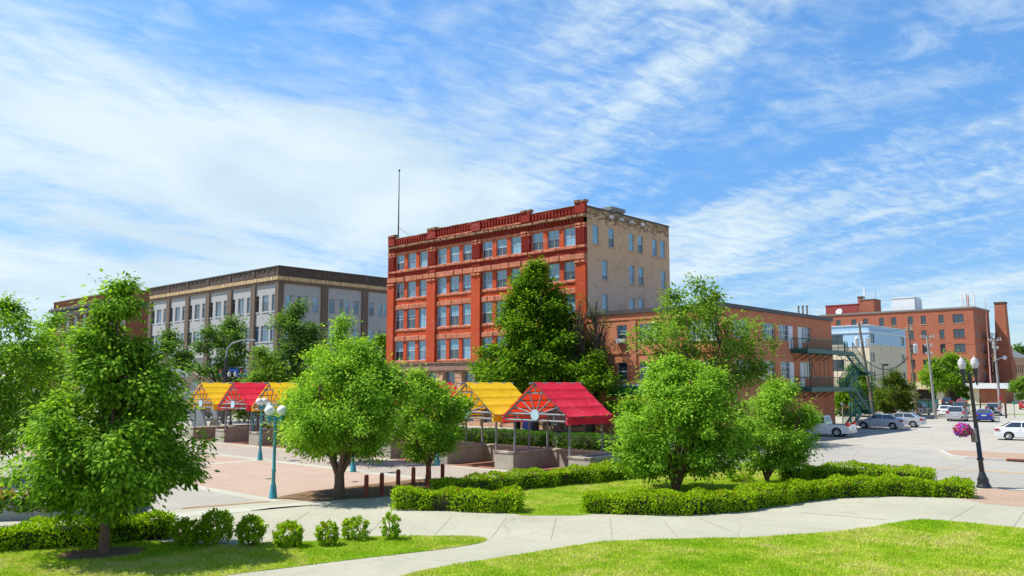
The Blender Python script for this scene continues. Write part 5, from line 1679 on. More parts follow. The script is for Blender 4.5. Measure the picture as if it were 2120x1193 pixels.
bl = ['first rust brown bollard, nearest the forked tree', 'second rust brown bollard from the forked tree', 'third rust brown bollard from the forked tree', 'fourth rust brown bollard from the forked tree', 'rust brown bollard against the small tree trunk', 'last rust brown bollard, beyond the small tree trunk']
o0 = thing('bollard', bl[0], 'bollard', (0, 0, 0), TH, 'rust brown bollards along the mulch bed')
mb = MB(); pr = [(math.cos(t) * 0.075, 0.80 + math.sin(t) * 0.075) for t in [PI * k / 8 for k in range(9)]]
pl = [(-0.075, 0)] + [(0.075, 0)] + pr
for x0, x1 in ((-0.05, 0.05),):
    n = len(pl); vs = [(x0, y, z) for y, z in pl] + [(x1, y, z) for y, z in pl]
    mb.add(vs, [(i, (i + 1) % n, n + (i + 1) % n, n + i) for i in range(n)] + [tuple(range(n)), tuple(range(n, 2 * n))[::-1]])
mb.build('post', M['bollard'], o0)
mb = MB(); mb.disc((-0.052, 0, 0.68), (1, 0, 0), 0.03, 0.012, 10); mb.disc((-0.052, 0, 0.2), (1, 0, 0), 0.03, 0.012, 10); mb.build('bolt', M['iron'], o0)
bp = [(758, 1030), (790, 1025), (824, 1016), (855.5, 1010), (886, 1008), (916, 1001)]
for i, p in enumerate(bp):
    o = o0 if i == 0 else copy_tree(o0)
    o['label'] = bl[i]; g = G(*p); o.location = (g[0], g[1], 0.005); o.rotation_euler = (0, 0, TH + R(8))

# black acorn lamp with its basket, plate and banner
gx, gy = G(2037, 1010)


def build_acorn(label, x, y, rz, group=None, full=True):
    root = thing('acorn_lamp', label, 'street lamp', (x, y, 0.0), rz, group)
    mb = MB(); mb.lathe([(0.30, 0), (0.30, 0.08), (0.26, 0.12), (0.22, 0.3), (0.24, 0.34), (0.16, 0.5), (0.14, 0.6), (0.11, 0.66)], n=16); mb.build('base', M['black_iron'], root)
    mb = MB(); mb.lathe([(0.11, 0.64), (0.10, 1.15), (0.14, 1.2), (0.14, 1.26), (0.10, 1.3), (0.085, 3.2), (0.065, 4.6), (0.09, 4.62), (0.09, 4.75), (0.05, 4.8), (0.03, 5.0), (0.005, 5.06)], n=14)
    for z in (1.9, 2.6, 3.3): mb.lathe([(0.105, z), (0.105, z + 0.025)], n=14)
    mb.build('pole', M['black_iron'], root)
    mb = MB()
    for s in (-1, 1):
        mb.tube([(0, 0, 4.62), (s * 0.12, 0, 4.52), (s * 0.26, 0, 4.62), (s * 0.29, 0, 4.9)], [0.045, 0.045, 0.045, 0.04], 7)
        mb.tube([(s * 0.08, 0, 4.86), (s * 0.2, 0, 4.93), (s * 0.29, 0, 4.9)], 0.025, 6)
        mb.lathe([(0.02, 4.38), (0.05, 4.5), (0.04, 4.62), (0.07, 4.86), (0.125, 5.06), (0.125, 5.13)], (s * 0.29, 0, 0), 10)
    mb.build('arm', M['black_iron'], root)
    for s in (-1, 1):
        mb = MB(); mb.lathe([(0.105, 5.13), (0.155, 5.28), (0.165, 5.38), (0.145, 5.46)], (s * 0.29, 0, 0), 16); h = mb.build('lamp_head', M['acorn'], root)
        mb = MB(); mb.lathe([(0.15, 5.46), (0.13, 5.52), (0.07, 5.58), (0.03, 5.62), (0.035, 5.65), (0.01, 5.70)], (s * 0.29, 0, 0), 12); mb.build('finial_cap', M['acorn_cap'], h)
    if full:
        mb = MB(); mb.box(-0.62, -0.08, -0.012, 0.012, 3.02, 3.05); mb.tube([(-0.08, 0, 3.3), (-0.3, 0, 3.22), (-0.58, 0, 3.05)], 0.012, 5); mb.build('basket_arm', M['black_iron'], root)
        mb = MB(); mb.box(-0.20, -0.115, -0.16, 0.16, 1.95, 2.55); mb.build('plate', M['grey_pole'], root)
    return root


lamp_ = build_acorn('black twin acorn lamp post leaning beside the long hedge end, with flower basket arm', gx, gy, R(3))
lamp_.rotation_euler = (0, -R(3.8), R(3))
# hanging basket of petunias
rg = np.random.default_rng(3)
root = thing('flower_basket', 'round hanging basket of pink and purple petunias on the black lamp', 'flower basket', (gx - 0.76, gy, 2.46))
mb = MB(); mb.ball((0, 0, 0), 0.24, 10); mb.build('basket', M['twig_core'], root)
mb = MB()
for a in (0, 2.1, 4.2): mb.tube([(0.22 * math.cos(a), 0.22 * math.sin(a), 0.12), (0, 0, 0.62)], 0.008, 4)
mb.build('chain', M['wire'], root)
n = 1500; d = unit(rg.normal(0, 1, (n, 3))); P = d * np.array([0.34, 0.34, 0.29]) * (0.70 + 0.34 * rg.random((n, 1)) + 0.22 * rg.random((n, 1)) ** 6) * (1 + 0.12 * np.sin(5 * np.arctan2(d[:, 1], d[:, 0]) + 3 * d[:, 2]))[:, None]
pet = ['petal_pink', 'petal_purple', 'petal_magenta', 'leaf_ash']
M['petal_pink'] = m_plain('pink_petal', (0.62, 0.06, 0.30), 0.8, var=0.3, scale=30); M['petal_purple'] = m_plain('purple_petal', (0.20, 0.04, 0.45), 0.8, var=0.3, scale=30); M['petal_magenta'] = m_plain('magenta_petal', (0.55, 0.015, 0.12), 0.8, var=0.3, scale=30)
v, f = leaf_faces(P, np.cross(d, rg.normal(0, 1, (n, 3))), d + rg.normal(0, 0.3, (n, 3)), 0.085 * rg.uniform(.7, 1.3, n), 0.085 * rg.uniform(.7, 1.3, n))
mi = rg.choice(4, n, p=[0.33, 0.25, 0.24, 0.18])
link('blossoms', np_mesh('blossoms', v, f, [M[k] for k in pet], mi), root)
t = thing('banner', 'blue cloth banner hanging on the far side of the black lamp post', 'banner', (gx - 0.17, gy + 0.02, 3.1), R(62))
mb = MB(); mb.tube([(0, 0, 0.82), (0.62, 0, 0.82)], 0.015, 5); mb.tube([(0, 0, 0.02), (0.62, 0, 0.02)], 0.015, 5); mb.build('rod', M['black_iron'], t)
mb = MB(); vs = []
for i in range(9):
    for j in range(5): vs.append((0.08 + 0.5 * j / 4, 0.03 * math.sin(i * 0.8 + j * .6), 0.82 - 0.8 * i / 8))
mb.add(vs, [(i * 5 + j, i * 5 + j + 1, (i + 1) * 5 + j + 1, (i + 1) * 5 + j) for i in range(8) for j in range(4)], 0, True); mb.build('cloth', M['banner'], t)

# ------------------------------------------------------------------ hedges and shrubs in the foreground
make_hedge('hedge', 'low hedge behind the big left maple trunk, running out of the photo', [G(-300, 1150), G(-60, 1143), G(120, 1130), G(250, 1120), G(352, 1110)], 1.0, 0.60, 620, 0.095, 1, z0=0.0, shoots=0.02)
make_hedge('hedge', 'short leafy hedge block between the bollards and the path', [G(822, 1052), G(950, 1056), G(1076, 1060)], 0.95, 0.66, 740, 0.085, 2, shoots=0.10)
make_hedge('hedge', 'long low hedge slanting back from the bollards past the round tree', [G(905, 1030), G(1010, 1019), G(1120, 1008), G(1230, 998), G(1330, 985), G(1440, 976)], 0.95, 0.66, 560, 0.085, 3, shoots=0.08)
make_hedge('hedge', 'long curving hedge in front of the two round trees along the path', [G(1212, 1058), G(1330, 1062), G(1430, 1062), G(1520, 1056), G(1600, 1042), G(1690, 1030), G(1800, 1024), G(1920, 1026), G(2010, 1030)], 1.15, 0.61, 760, 0.085, 4, shoots=0.07)
make_hedge('hedge', 'back row hedge between the street and the long curving hedge', [G(1680, 998), G(1760, 997), G(1850, 1000), G(1930, 1005)], 1.6, 0.68, 540, 0.085, 5, shoots=0.08)
make_hedge('hedge', 'small hedge clump beside the right round tree trunk', [G(1625, 999), G(1664, 998)], 1.2, 0.72, 480, 0.085, 6, shoots=0.05)
make_shrub('round dark shrub left of the right round tree trunk', G(1535, 998), 0.62, 0.85, 21, 1600, 0.085, group=None, name='shrub')
sh = [((387, 1128), 27, 50, 'low spreading round shrub next to the hedge end'), ((447, 1127), 30, 65, 'largest round shrub in the lawn row'), ((519, 1131), 26, 58, 'round shrub third from the low hedge'),
      ((597, 1133), 26, 47, 'squat shrub in the middle of the lawn row'), ((675, 1130), 20, 46, 'upright pointed small shrub with red shoots'), ((735, 1118), 24, 44, 'small lopsided shrub with one tall side'), ((809, 1118), 17, 52, 'last narrow shrub at the lawn tip')]
for i, (p, rp, hp, lab) in enumerate(sh):
    g = G(*p); k = g[1] / F
    make_shrub(lab, g, rp * k * 1.0, hp * k * 0.97, 100 + i, [2600, 3400, 2600, 2000, 1300, 1300, 1000][i], 0.075, shoots=0.10 if i > 3 else 0.03)
# left planter wall with reddish plants
w0 = UV(*G(-260, 1092)); 
t = thing('retaining_wall', 'long grey concrete planter wall behind the left maple', 'wall', (*G(-150, 1084), 0), math.atan2(G(250, 1070)[1] - G(-150, 1084)[1], G(250, 1070)[0] - G(-150, 1084)[0]))
Lw = (Vector(G(268, 1070)) - Vector(G(-150, 1084))).length
mb = MB(); mb.box(0, Lw, 0, 0.3, 0, 0.62); mb.box(-0.02, Lw + 0.02, -0.04, 0.34, 0.62, 0.72); mb.box(Lw - 0.3, Lw, 0.3, 2.5, 0, 0.62); mb.build('wall', M['retaining'], t)
mb = MB(); mb.box(0, Lw - 0.3, 0.3, 2.5, 0.0, 0.55); mb.build('soil', M['soil'], t)
for i, px in enumerate((-40, 20, 70)):
    g = G(px, 1062, 0.55); make_shrub(['reddish leafy plant out at the left edge above the grey wall', 'reddish leafy plant at the left above the grey wall', 'dark leafy plant above the grey wall beside the maple'][i], (g[0], g[1] + 0.5), 0.7, 0.65, 140 + i, 700, 0.11, 'leaf_box', 'plants above the grey wall', z0=0.5, shoots=0.6 if i < 2 else 0.1, name='plant', cat='plant')

# ------------------------------------------------------------------ trees
make_tree('maple_tree', 'big dense pyramidal maple on the lawn at left with its trunk in mulch', G(215, 1144), [(1.35, 0.9), (1.75, 2.05), (2.3, 2.5), (3.0, 2.2), (3.9, 1.72), (4.7, 1.3), (5.5, 0.9), (6.2, 0.55), (6.8, 0.3), (7.3, 0.08)],
          500, 110, 0.15, 'leaf_maple', 11, 0.12, clr=0.36, droop=0.75, lob=0.2, clump=6, cspread=0.15, lean=(0.05, 0.0), bark='bark', limbs=70, inner=0.7, aspect=0.55)
make_tree('leafy_tree', 'large bright green tree filling the far left edge', G(-30, 1000), [(1.6, 1.9), (2.6, 3.0), (4.2, 3.2), (5.8, 2.6), (7.2, 1.5), (8.5, 0.3)],
          420, 56, 0.20, 'leaf_maple', 12, 0.16, clr=0.5, droop=0.5, lob=0.2, limbs=50, inner=0.7)
make_tree('leafy_tree', 'bright bushy tree between the far left tree and the big maple', G(85, 962), [(1.4, 1.6), (2.6, 2.3), (4.2, 2.5), (6.0, 2.1), (7.4, 1.2), (8.6, 0.2)],
          280, 50, 0.20, 'leaf_bright', 13, 0.14, clr=0.5, droop=0.5, lob=0.22, limbs=40, inner=0.7)
make_tree('forked_tree', 'round bright tree with forked trunk in the mulch bed behind the lamp', G(701, 1028), [(1.9, 1.5), (2.3, 2.6), (2.9, 2.95), (3.6, 2.8), (4.5, 2.15), (5.3, 1.3), (6.05, 0.3)],
          520, 110, 0.15, 'leaf_bright', 14, 0.20, fork=1.0, stems=5, clr=0.40, droop=0.5, lob=0.22, limbs=70, inner=0.62, bark='bark', spread=0.2, aspect=0.48, lean=(0.35, 0.7))
make_tree('leafy_tree', 'pale green spire tree rising behind the forked plaza tree', G(692, 958), [(2.0, 1.2), (4.0, 1.9), (5.6, 1.7), (7.0, 1.2), (8.0, 0.6), (8.7, 0.1)],
          230, 46, 0.19, 'leaf_bright', 15, 0.13, clr=0.42, droop=0.3, lob=0.18, limbs=36)
make_tree('small_tree', 'smaller spreading tree with bollards around its trunk', G(886, 1001), [(1.25, 0.9), (1.75, 1.9), (2.4, 2.2), (3.2, 2.05), (4.1, 1.4), (4.8, 0.8), (5.25, 0.15)],
          330, 76, 0.16, 'leaf_bright', 16, 0.12, fork=1.0, stems=4, clr=0.36, droop=0.35, lob=0.22, limbs=50, inner=0.68, spread=0.22, aspect=0.42, lean=(0.12, 0))
make_tree('round_tree', 'large round multi-stemmed tree inside the curved hedge', G(1400, 1019), [(0.95, 1.4), (1.4, 2.35), (2.3, 2.75), (3.3, 2.5), (4.3, 1.85), (5.0, 1.15), (5.5, 0.3)],
          560, 115, 0.15, 'leaf_bright', 17, 0.17, fork=0.12, stems=7, clr=0.38, droop=0.5, lob=0.15, limbs=60, inner=0.58, bark='bark', spread=0.2, aspect=0.48, lean=(0.3, 0))
make_tree('round_tree', 'smaller round tree right of the large round one by the street', G(1588, 1004), [(0.95, 0.8), (1.5, 1.45), (2.3, 1.62), (3.2, 1.4), (4.0, 0.9), (4.6, 0.15)],
          340, 100, 0.145, 'leaf_bright', 18, 0.11, fork=0.35, stems=5, clr=0.34, droop=0.5, lob=0.15, limbs=50, inner=0.6, bark='bark', spread=0.22, aspect=0.42, lean=(0.95, 0))
ut = 56.4
make_tree('pyramid_tree', 'tall dark pyramid tree before the red brick building', XY(ut, 49.5), [(3.9, 3.2), (4.6, 4.8), (6.3, 5.1), (8.4, 4.2), (10.5, 3.0), (12.6, 1.8), (14.3, 0.9), (15.4, 0.15)],
          820, 64, 0.33, 'leaf_deep', 19, 0.32, clr=0.72, droop=0.3, lob=0.10, clump=6, cspread=0.13, limbs=40, inner=0.5, bark='bark_dark', limb_r=0.06, aspect=0.55)
make_tree('dark_tree', 'low dark tree against the orange building beside the pyramid tree', XY(ut, 43.4), [(2.0, 1.5), (3.2, 2.1), (4.6, 2.1), (5.8, 1.5), (6.8, 0.7), (7.3, 0.1)],
          200, 50, 0.30, 'leaf_deep', 20, 0.22, clr=0.55, droop=0.3, lob=0.2, limbs=30, bark='bark_dark', limb_r=0.05)
make_tree('bare_tree', 'half bare brown tree with few leaves before the orange corner', XY(57.6, 44.2), [(4.0, 1.4), (6.0, 2.2), (8.5, 2.2), (10.5, 1.6), (12.2, 0.6)],
          520, 2, 0.22, 'leaf_olive', 22, 0.36, fork=2.2, stems=6, clr=0.3, droop=0.1, lob=0.25, limbs=520, bark='bark_dark', limb_r=0.13, inner=0.6, spread=0.1)
make_tree('ash_tree', 'open airy tree with bare lower limbs before the orange building', XY(55.0, 31.9), [(3.2, 2.6), (5.6, 4.3), (7.2, 4.9), (8.8, 4.3), (10.2, 3.2), (11.4, 1.6), (12.0, 0.6)],
          340, 46, 0.30, 'leaf_ash', 23, 0.24, fork=2.4, stems=6, clr=0.62, droop=0.25, lob=0.3, limbs=130, bark='bark_dark', limb_r=0.06, inner=0.55, spread=0.24)
make_tree('street_tree', 'open street tree with dark stems before the grey office', AT(463, 800, 97)[:2], [(3.6, 1.6), (5.4, 2.6), (7.6, 3.2), (9.8, 2.9), (11.4, 1.9), (12.6, 0.5)],
          150, 50, 0.42, 'leaf_street', 24, 0.2, fork=3.0, stems=4, clr=0.75, droop=0.2, lob=0.3, limbs=60, bark='bark_dark', limb_r=0.06, inner=0.6, spread=0.16)
make_tree('street_tree', 'smaller street tree before the grey office left of the open one', AT(352, 800, 104)[:2], [(4.2, 1.5), (6.2, 2.5), (8.4, 2.5), (10.2, 1.6), (11.3, 0.3)],
          100, 50, 0.42, 'leaf_street', 25, 0.18, fork=3.0, stems=4, clr=0.7, droop=0.2, lob=0.25, limbs=40, bark='bark_dark', limb_r=0.06, spread=0.14)
make_tree('leafy_tree', 'tall bushy tree hiding the corner of the grey office', AT(600, 800, 76)[:2], [(2.4, 2.0), (4.4, 3.0), (6.6, 3.0), (8.6, 2.4), (10.4, 1.4), (11.7, 0.2)],
          300, 54, 0.32, 'leaf_street', 26, 0.2, clr=0.7, droop=0.3, lob=0.22, limbs=40, inner=0.7, bark='bark_dark', limb_r=0.06, lean=(0.4, 0))
make_tree('leafy_tree', 'yellowish low tree beside the bushy one beyond the canopies', AT(535, 800, 70)[:2], [(1.8, 1.2), (3.2, 2.0), (5.0, 2.0), (6.4, 1.2), (7.3, 0.2)],
          130, 48, 0.28, 'leaf_ash', 27, 0.14, clr=0.55, droop=0.3, lob=0.22, limbs=30)
make_tree('dark_tree', 'dark narrow tree at the left edge of the red brick building', AT(781, 800, 98)[:2], [(3.0, 1.4), (5.5, 2.0), (8.0, 1.9), (10.0, 1.3), (11.5, 0.2)],
          140, 48, 0.36, 'leaf_deep', 28, 0.16, clr=0.6, droop=0.3, lob=0.18, limbs=30, bark='bark_dark')
make_tree('olive_tree', 'rounded olive green tree with leaning trunks beyond the silver cars', G(1853, 866), [(1.0, 1.4), (2.2, 2.4), (3.6, 2.35), (4.8, 1.5), (5.9, 0.4)],
          220, 52, 0.30, 'leaf_olive', 29, 0.13, fork=0.5, stems=4, clr=0.55, droop=0.4, lob=0.16, limbs=40, spread=0.16)
make_tree('maple_tree', 'broad green tree before the rust brick block and parked cars', G(1965, 838), [(3.6, 3.0), (4.8, 4.6), (6.6, 4.8), (8.4, 3.4), (9.8, 1.4), (10.6, 0.2)],
          200, 60, 0.55, 'leaf_maple', 30, 0.28, clr=1.0, droop=0.3, lob=0.2, limbs=30)
make_tree('young_tree', 'small pale young tree behind the lamp heads', G(1996, 838), [(1.4, 0.9), (2.6, 1.4), (3.8, 1.2), (4.9, 0.3)],
          70, 46, 0.36, 'leaf_ash', 31, 0.09, clr=0.5, droop=0.3, lob=0.2, limbs=16)
make_tree('bushy_tree', 'dark bushy tree behind the green fire escape', G(1770, 862), [(0.4, 1.9), (1.8, 2.7), (3.8, 2.5), (5.4, 1.6), (6.8, 0.3)],
          240, 54, 0.32, 'leaf_deep', 32, 0.15, clr=0.6, droop=0.3, lob=0.2, limbs=24, bark='bark_dark')
make_tree('bushy_tree', 'lower bushy tree behind the leaning pole base', G(1806, 858), [(0.4, 1.0), (1.6, 1.5), (3.0, 1.2), (4.2, 0.2)],
          100, 46, 0.30, 'leaf_olive', 33, 0.1, clr=0.45, droop=0.3, lob=0.2, limbs=16)
for i, (px, h, lab) in enumerate(((2108, 19.5, 'distant tree crown above the tan mill'), (2150, 20.5, 'distant tree beyond the tan mill out at the right edge'))):
    g = AT(px, 790, 330); make_tree('distant_tree', lab, g[:2], [(6, 5), (10, 8), (15, 7), (h, 1)], 120, 40, 1.0, 'leaf_street', 34 + i, 0.4, clr=1.8, limbs=10, limb_r=0.1)
make_tree('young_tree', 'green young tree at the right edge by the garage', G(2124, 842), [(1.8, 1.2), (3.2, 2.0), (4.6, 1.8), (5.6, 0.3)], 90, 46, 0.4, 'leaf_ash', 37, 0.1, clr=0.6, limbs=16)

# ------------------------------------------------------------------ vehicles
M['tyre'] = m_plain('tyre_rubber', (0.018, 0.018, 0.018), 0.85)
M['rim'] = m_plain('alloy_rim', (0.50, 0.51, 0.53), 0.35, 0.7, var=0.05)
M['car_glass'] = m_glass('car_glass', (0.03, 0.04, 0.048), 0.03)
M['car_trim'] = m_plain('black_car_trim', (0.02, 0.02, 0.02), 0.6)
M['tail_red'] = m_plain('tail_lamp_red', (0.42, 0.015, 0.015), 0.25, spec=0.6)
M['head_clear'] = m_plain('head_lamp', (0.7, 0.7, 0.72), 0.15, spec=0.8)
M['plate_white'] = m_plain('number_plate', (0.55, 0.56, 0.6), 0.5)
M['plate_yellow'] = m_plain('pale_yellow_plate', (0.55, 0.60, 0.45), 0.5)


def paint(name, col, metal=0.25):
    return m_plain('paint_' + name, col, 0.32, metal, 0.5, 0.03, 1.5, coat=0.7)


PAINT = {'silver': paint('silver', (0.50, 0.50, 0.52), 0.35), 'silverblue': paint('silver_blue', (0.46, 0.49, 0.56), 0.35), 'white': paint('white', (0.78, 0.78, 0.79), 0.0), 'black': paint('black', (0.02, 0.02, 0.025)),
         'blue': paint('blue', (0.015, 0.05, 0.32)), 'teal': paint('teal', (0.04, 0.11, 0.15)), 'navy': paint('navy', (0.03, 0.04, 0.07)), 'red': paint('red', (0.5, 0.02, 0.015), 0.0), 'grey': paint('grey', (0.34, 0.34, 0.35))}

# silhouettes: body outline above the wheels, then glasshouse (base x0, x1, roof x0, x1), metres, x forward
KIND = {
    'sedan': dict(L=4.55, W=1.76, r=0.32, ax=(-1.32, 1.36), top=[(-2.25, 0.62), (-2.24, 0.92), (-2.12, 1.0), (-1.55, 1.04), (-0.2, 0.98), (0.85, 0.96), (1.3, 0.93), (1.95, 0.80), (2.2, 0.68), (2.28, 0.5)], gh=(-1.85, 1.10, -1.02, 0.28, 0.98, 1.45), pill=(-0.42,)),
    'suv': dict(L=4.6, W=1.85, r=0.37, ax=(-1.33, 1.40), top=[(-2.26, 0.65), (-2.26, 1.0), (-2.2, 1.06), (0.95, 1.05), (1.25, 1.03), (2.0, 0.94), (2.24, 0.8), (2.3, 0.55)], gh=(-2.2, 1.15, -1.98, 0.35, 1.05, 1.72), pill=(-1.15, -0.1)),
    'van': dict(L=5.1, W=1.98, r=0.34, ax=(-1.5, 1.6), top=[(-2.53, 0.6), (-2.53, 1.0), (-2.5, 1.08), (1.3, 1.05), (1.55, 1.02), (2.2, 0.88), (2.5, 0.72), (2.55, 0.5)], gh=(-2.48, 1.75, -2.28, 0.55, 1.06, 1.76), pill=(-1.2, 0.0)),
    'pickup': dict(L=5.3, W=1.80, r=0.37, ax=(-1.55, 1.62), top=[(-2.62, 0.6), (-2.62, 1.02), (-0.62, 1.02), (-0.6, 1.04), (1.0, 1.05), (1.3, 1.02), (2.25, 0.95), (2.5, 0.85), (2.56, 0.55)], gh=(-0.62, 1.25, -0.5, 0.62, 1.04, 1.72), pill=(0.02,)),
}


def build_car(kind, col, name, label, wheel_px=None, which=None, head=TH, loc=None, group=None, cat='car', plate='plate_white', spare=False, truck_box=False):
    K = KIND[kind]; L, W, r = K['L'], K['W'], K['r']; hw = W / 2; zb = 0.24
    mat = PAINT[col]
    root = thing(name, label, cat, (0, 0, 0), head, group)
    # side outline with the wheel arches cut out
    bot = []
    xr, xf = K['ax']; ra = r + 0.07
    def arch(xc):
        n = 10; a0 = math.asin(max(-1, min(1, (zb - r) / ra)))
        return [(xc + ra * math.cos(a), r + ra * math.sin(a)) for a in [a0 + (PI - 2 * a0) * i / n for i in range(n + 1)]]
    top = K['top']
    bot.append((top[-1][0] - 0.06, zb + 0.04))
    bot += arch(xf)
    bot += arch(xr)
    bot.append((top[0][0] + 0.08, zb + 0.06))
    outline = list(top) + bot
    if kind == 'pickup':
        pass
    mb = MB(); n = len(outline)
    cx = sum(p[0] for p in outline) / n
    def ins(p, d):
        z = p[1]; t = max(0.0, (z - 0.55) / 0.5); k = 1 - 0.012 - 0.006
        return (p[0] * k, z - 0.035 * min(1, t))
    rings = []
    for s in (-1, 1):
        a = [(p[0], s * (hw - 0.13), p[1]) for p in outline]
        b = [(ins(p, 1)[0], s * (hw - (0.035 if p[1] > 0.8 else 0.0)), ins(p, 1)[1]) for p in outline]
        rings.append((a, b))
    vs = rings[0][1] + rings[0][0] + rings[1][0] + rings[1][1]
    fs = [(k * n + i, k * n + (i + 1) % n, (k + 1) * n + (i + 1) % n, (k + 1) * n + i) for k in range(3) for i in range(n)]
    fs += [tuple(range(n))[::-1], tuple(range(3 * n, 4 * n))]
    mb.add(vs, fs, 0)
    mb.box(xr - 0.4, xf + 0.4, -hw + 0.2, hw - 0.2, 0.2, 0.62, 1)
    g0, g1, t0, t1, z0, z1 = K['gh']; wb, wt = hw - 0.07, hw - 0.26
    def gpt(x_t, side, z_t):
        """point of the glasshouse side: x_t 0..1 back to front, z_t 0..1"""
        xa = g0 + (t0 - g0) * z_t; xb = g1 + (t1 - g1) * z_t
        return (xa + (xb - xa) * x_t, side * (wb + (wt - wb) * z_t), z0 + (z1 - z0) * z_t)
    B = [gpt(0, -1, -0.08), gpt(1, -1, -0.08), gpt(1, 1, -0.08), gpt(0, 1, -0.08)]
    T1 = [gpt(0, -1, 0.93), gpt(1, -1, 0.93), gpt(1, 1, 0.93), gpt(0, 1, 0.93)]
    T2 = [(p[0] * 0.90 + (t0 + t1) / 2 * 0.10, p[1] * 0.86, z1) for p in T1]
    mb.add(B + T1 + T2, [(0, 1, 5, 4), (1, 2, 6, 5), (2, 3, 7, 6), (3, 0, 4, 7), (4, 5, 9, 8), (5, 6, 10, 9), (6, 7, 11, 10), (7, 4, 8, 11), (8, 9, 10, 11)], 0)
    if kind == 'pickup':
        mb.box(-2.5, -0.72, -hw + 0.16, hw - 0.16, 1.0, 1.03, 1)
    body = mb.build('body', [mat, M['car_trim']], root)
    # glass: windscreen, rear screen, side windows
    e = 0.006
    def gl(name, q, off):
        m_ = MB(); m_.quad(*[(p[0] + off[0], p[1] + off[1], p[2] + off[2]) for p in q]); return m_.build(name, M['car_glass'], root)
    def face(xt, a, b, lo, hi): return [gp2(xt, a, lo), gp2(xt, b, lo), gp2(xt, b, hi), gp2(xt, a, hi)]
    def gp2(xt, f, z):
        p = gpt(xt, 1, z); return (p[0], p[1] * f, p[2])
    gl('windscreen', face(1, -0.90, 0.90, 0.03, 0.90), (e, 0, e)); gl('rear_window', face(0, -0.88, 0.88, 0.10 if kind != 'pickup' else 0.2, 0.88), (-e, 0, e))
    for s in (-1, 1):
        cuts = [0.0] + [(p - g0) / (g1 - g0) for p in K['pill']] + [1.0]
        for a, b in zip(cuts[:-1], cuts[1:]):
            lo, hi = 0.08, 0.88
            a2 = a + (0.055 if a == 0 else 0.014); b2 = b - (0.06 if b == 1 else 0.014)
            q = [gpt(a2, s, lo), gpt(b2, s, lo), gpt(b2, s, hi), gpt(a2, s, hi)]
            gl('side_window', q, (0, s * e, 0.001))
        mb = MB(); mb.box(g1 - 0.62, g1 - 0.42, s * hw - 0.02 + (0 if s > 0 else -0.14), s * hw + 0.02 + (0.14 if s > 0 else 0), z0 + 0.02, z0 + 0.18); mb.build('mirror', mat, root)
        for p in K['pill'][-2:]:
            mb = MB(); mb.box(p - 0.22, p - 0.04, s * (hw - 0.005) - 0.012, s * (hw - 0.005) + 0.012, z0 - 0.16, z0 - 0.12); mb.build('door_handle', mat, root)
    # lamps, plates, bumpers
    xb = top[0][0]; zt_ = 0.74 if kind == 'sedan' else 0.92
    for s in (-1, 1):
        mb = MB(); mb.box(xb - 0.012, xb + 0.30, s * (hw - 0.155) - 0.17, s * (hw - 0.155) + 0.16, zt_, zt_ + (0.16 if kind == 'sedan' else 0.26)); mb.build('tail_light', M['tail_red'], root)
        mb = MB(); mb.box(top[-1][0] - 0.42, top[-1][0] - 0.02, s * (hw - 0.20) - 0.17, s * (hw - 0.20) + 0.19, 0.60, 0.74); mb.build('headlight', M['head_clear'], root)
    mb = MB(); mb.box(xb - 0.03, xb, -0.26, 0.26, 0.70 if kind == 'sedan' else 0.66, 0.84 if kind == 'sedan' else 0.80); mb.build('number_plate', M[plate], root)
    mb = MB(); mb.box(xb - 0.05, xb + 0.15, -hw + 0.12, hw - 0.12, 0.36, 0.54); mb.build('bumper', M['car_trim'] if kind in ('suv',) else (M['rim'] if kind == 'pickup' else mat), root)
    if spare:
        mb = MB(); mb.disc((xb - 0.10, 0.12, 0.92), (1, 0, 0), 0.33, 0.2, 18); mb.build('spare_wheel', M['tyre'], root)
    # wheels
    for x in K['ax']:
        for s in (-1, 1):
            y = s * (hw - 0.11)
            mb = MB(); mb.T = Matrix.Translation((x, y, r)) @ Matrix.Rotation(R(90), 4, 'X')
            mb.lathe([(r * 0.62, -0.10), (r * 0.94, -0.105), (r, -0.075), (r, 0.075), (r * 0.94, 0.105), (r * 0.62, 0.10)], n=20)
            w = mb.build('wheel', M['tyre'], root)
            mb = MB(); mb.T = Matrix.Translation((x, y, r)) @ Matrix.Rotation(R(90) * (-s), 4, 'X')
            mb.lathe([(r * 0.64, 0.07), (r * 0.60, 0.10), (r * 0.56, 0.085), (0.02, 0.06)], n=20)
            mb.lathe([(0.07, 0.06), (0.06, 0.1), (0.005, 0.105)], n=10)
            for k in range(5):
                a = 2 * PI * k / 5; mb.tube([(0.03 * math.cos(a), 0.03 * math.sin(a), 0.085), (r * .57 * math.cos(a), r * .57 * math.sin(a), 0.092)], 0.035, 5)
            mb.build('rim', M['rim'], w)
    if loc is None:
        g = G(*wheel_px); lx = K['ax'][0 if which[0] == 'r' else 1]; ly = (hw - 0.05) * (1 if which[1] == 'l' else -1)
        c, s = math.cos(head), math.sin(head)
        loc = (g[0] - (c * lx - s * ly), g[1] - (s * lx + c * ly))
    root.location = (loc[0], loc[1], 0.012)
    return root


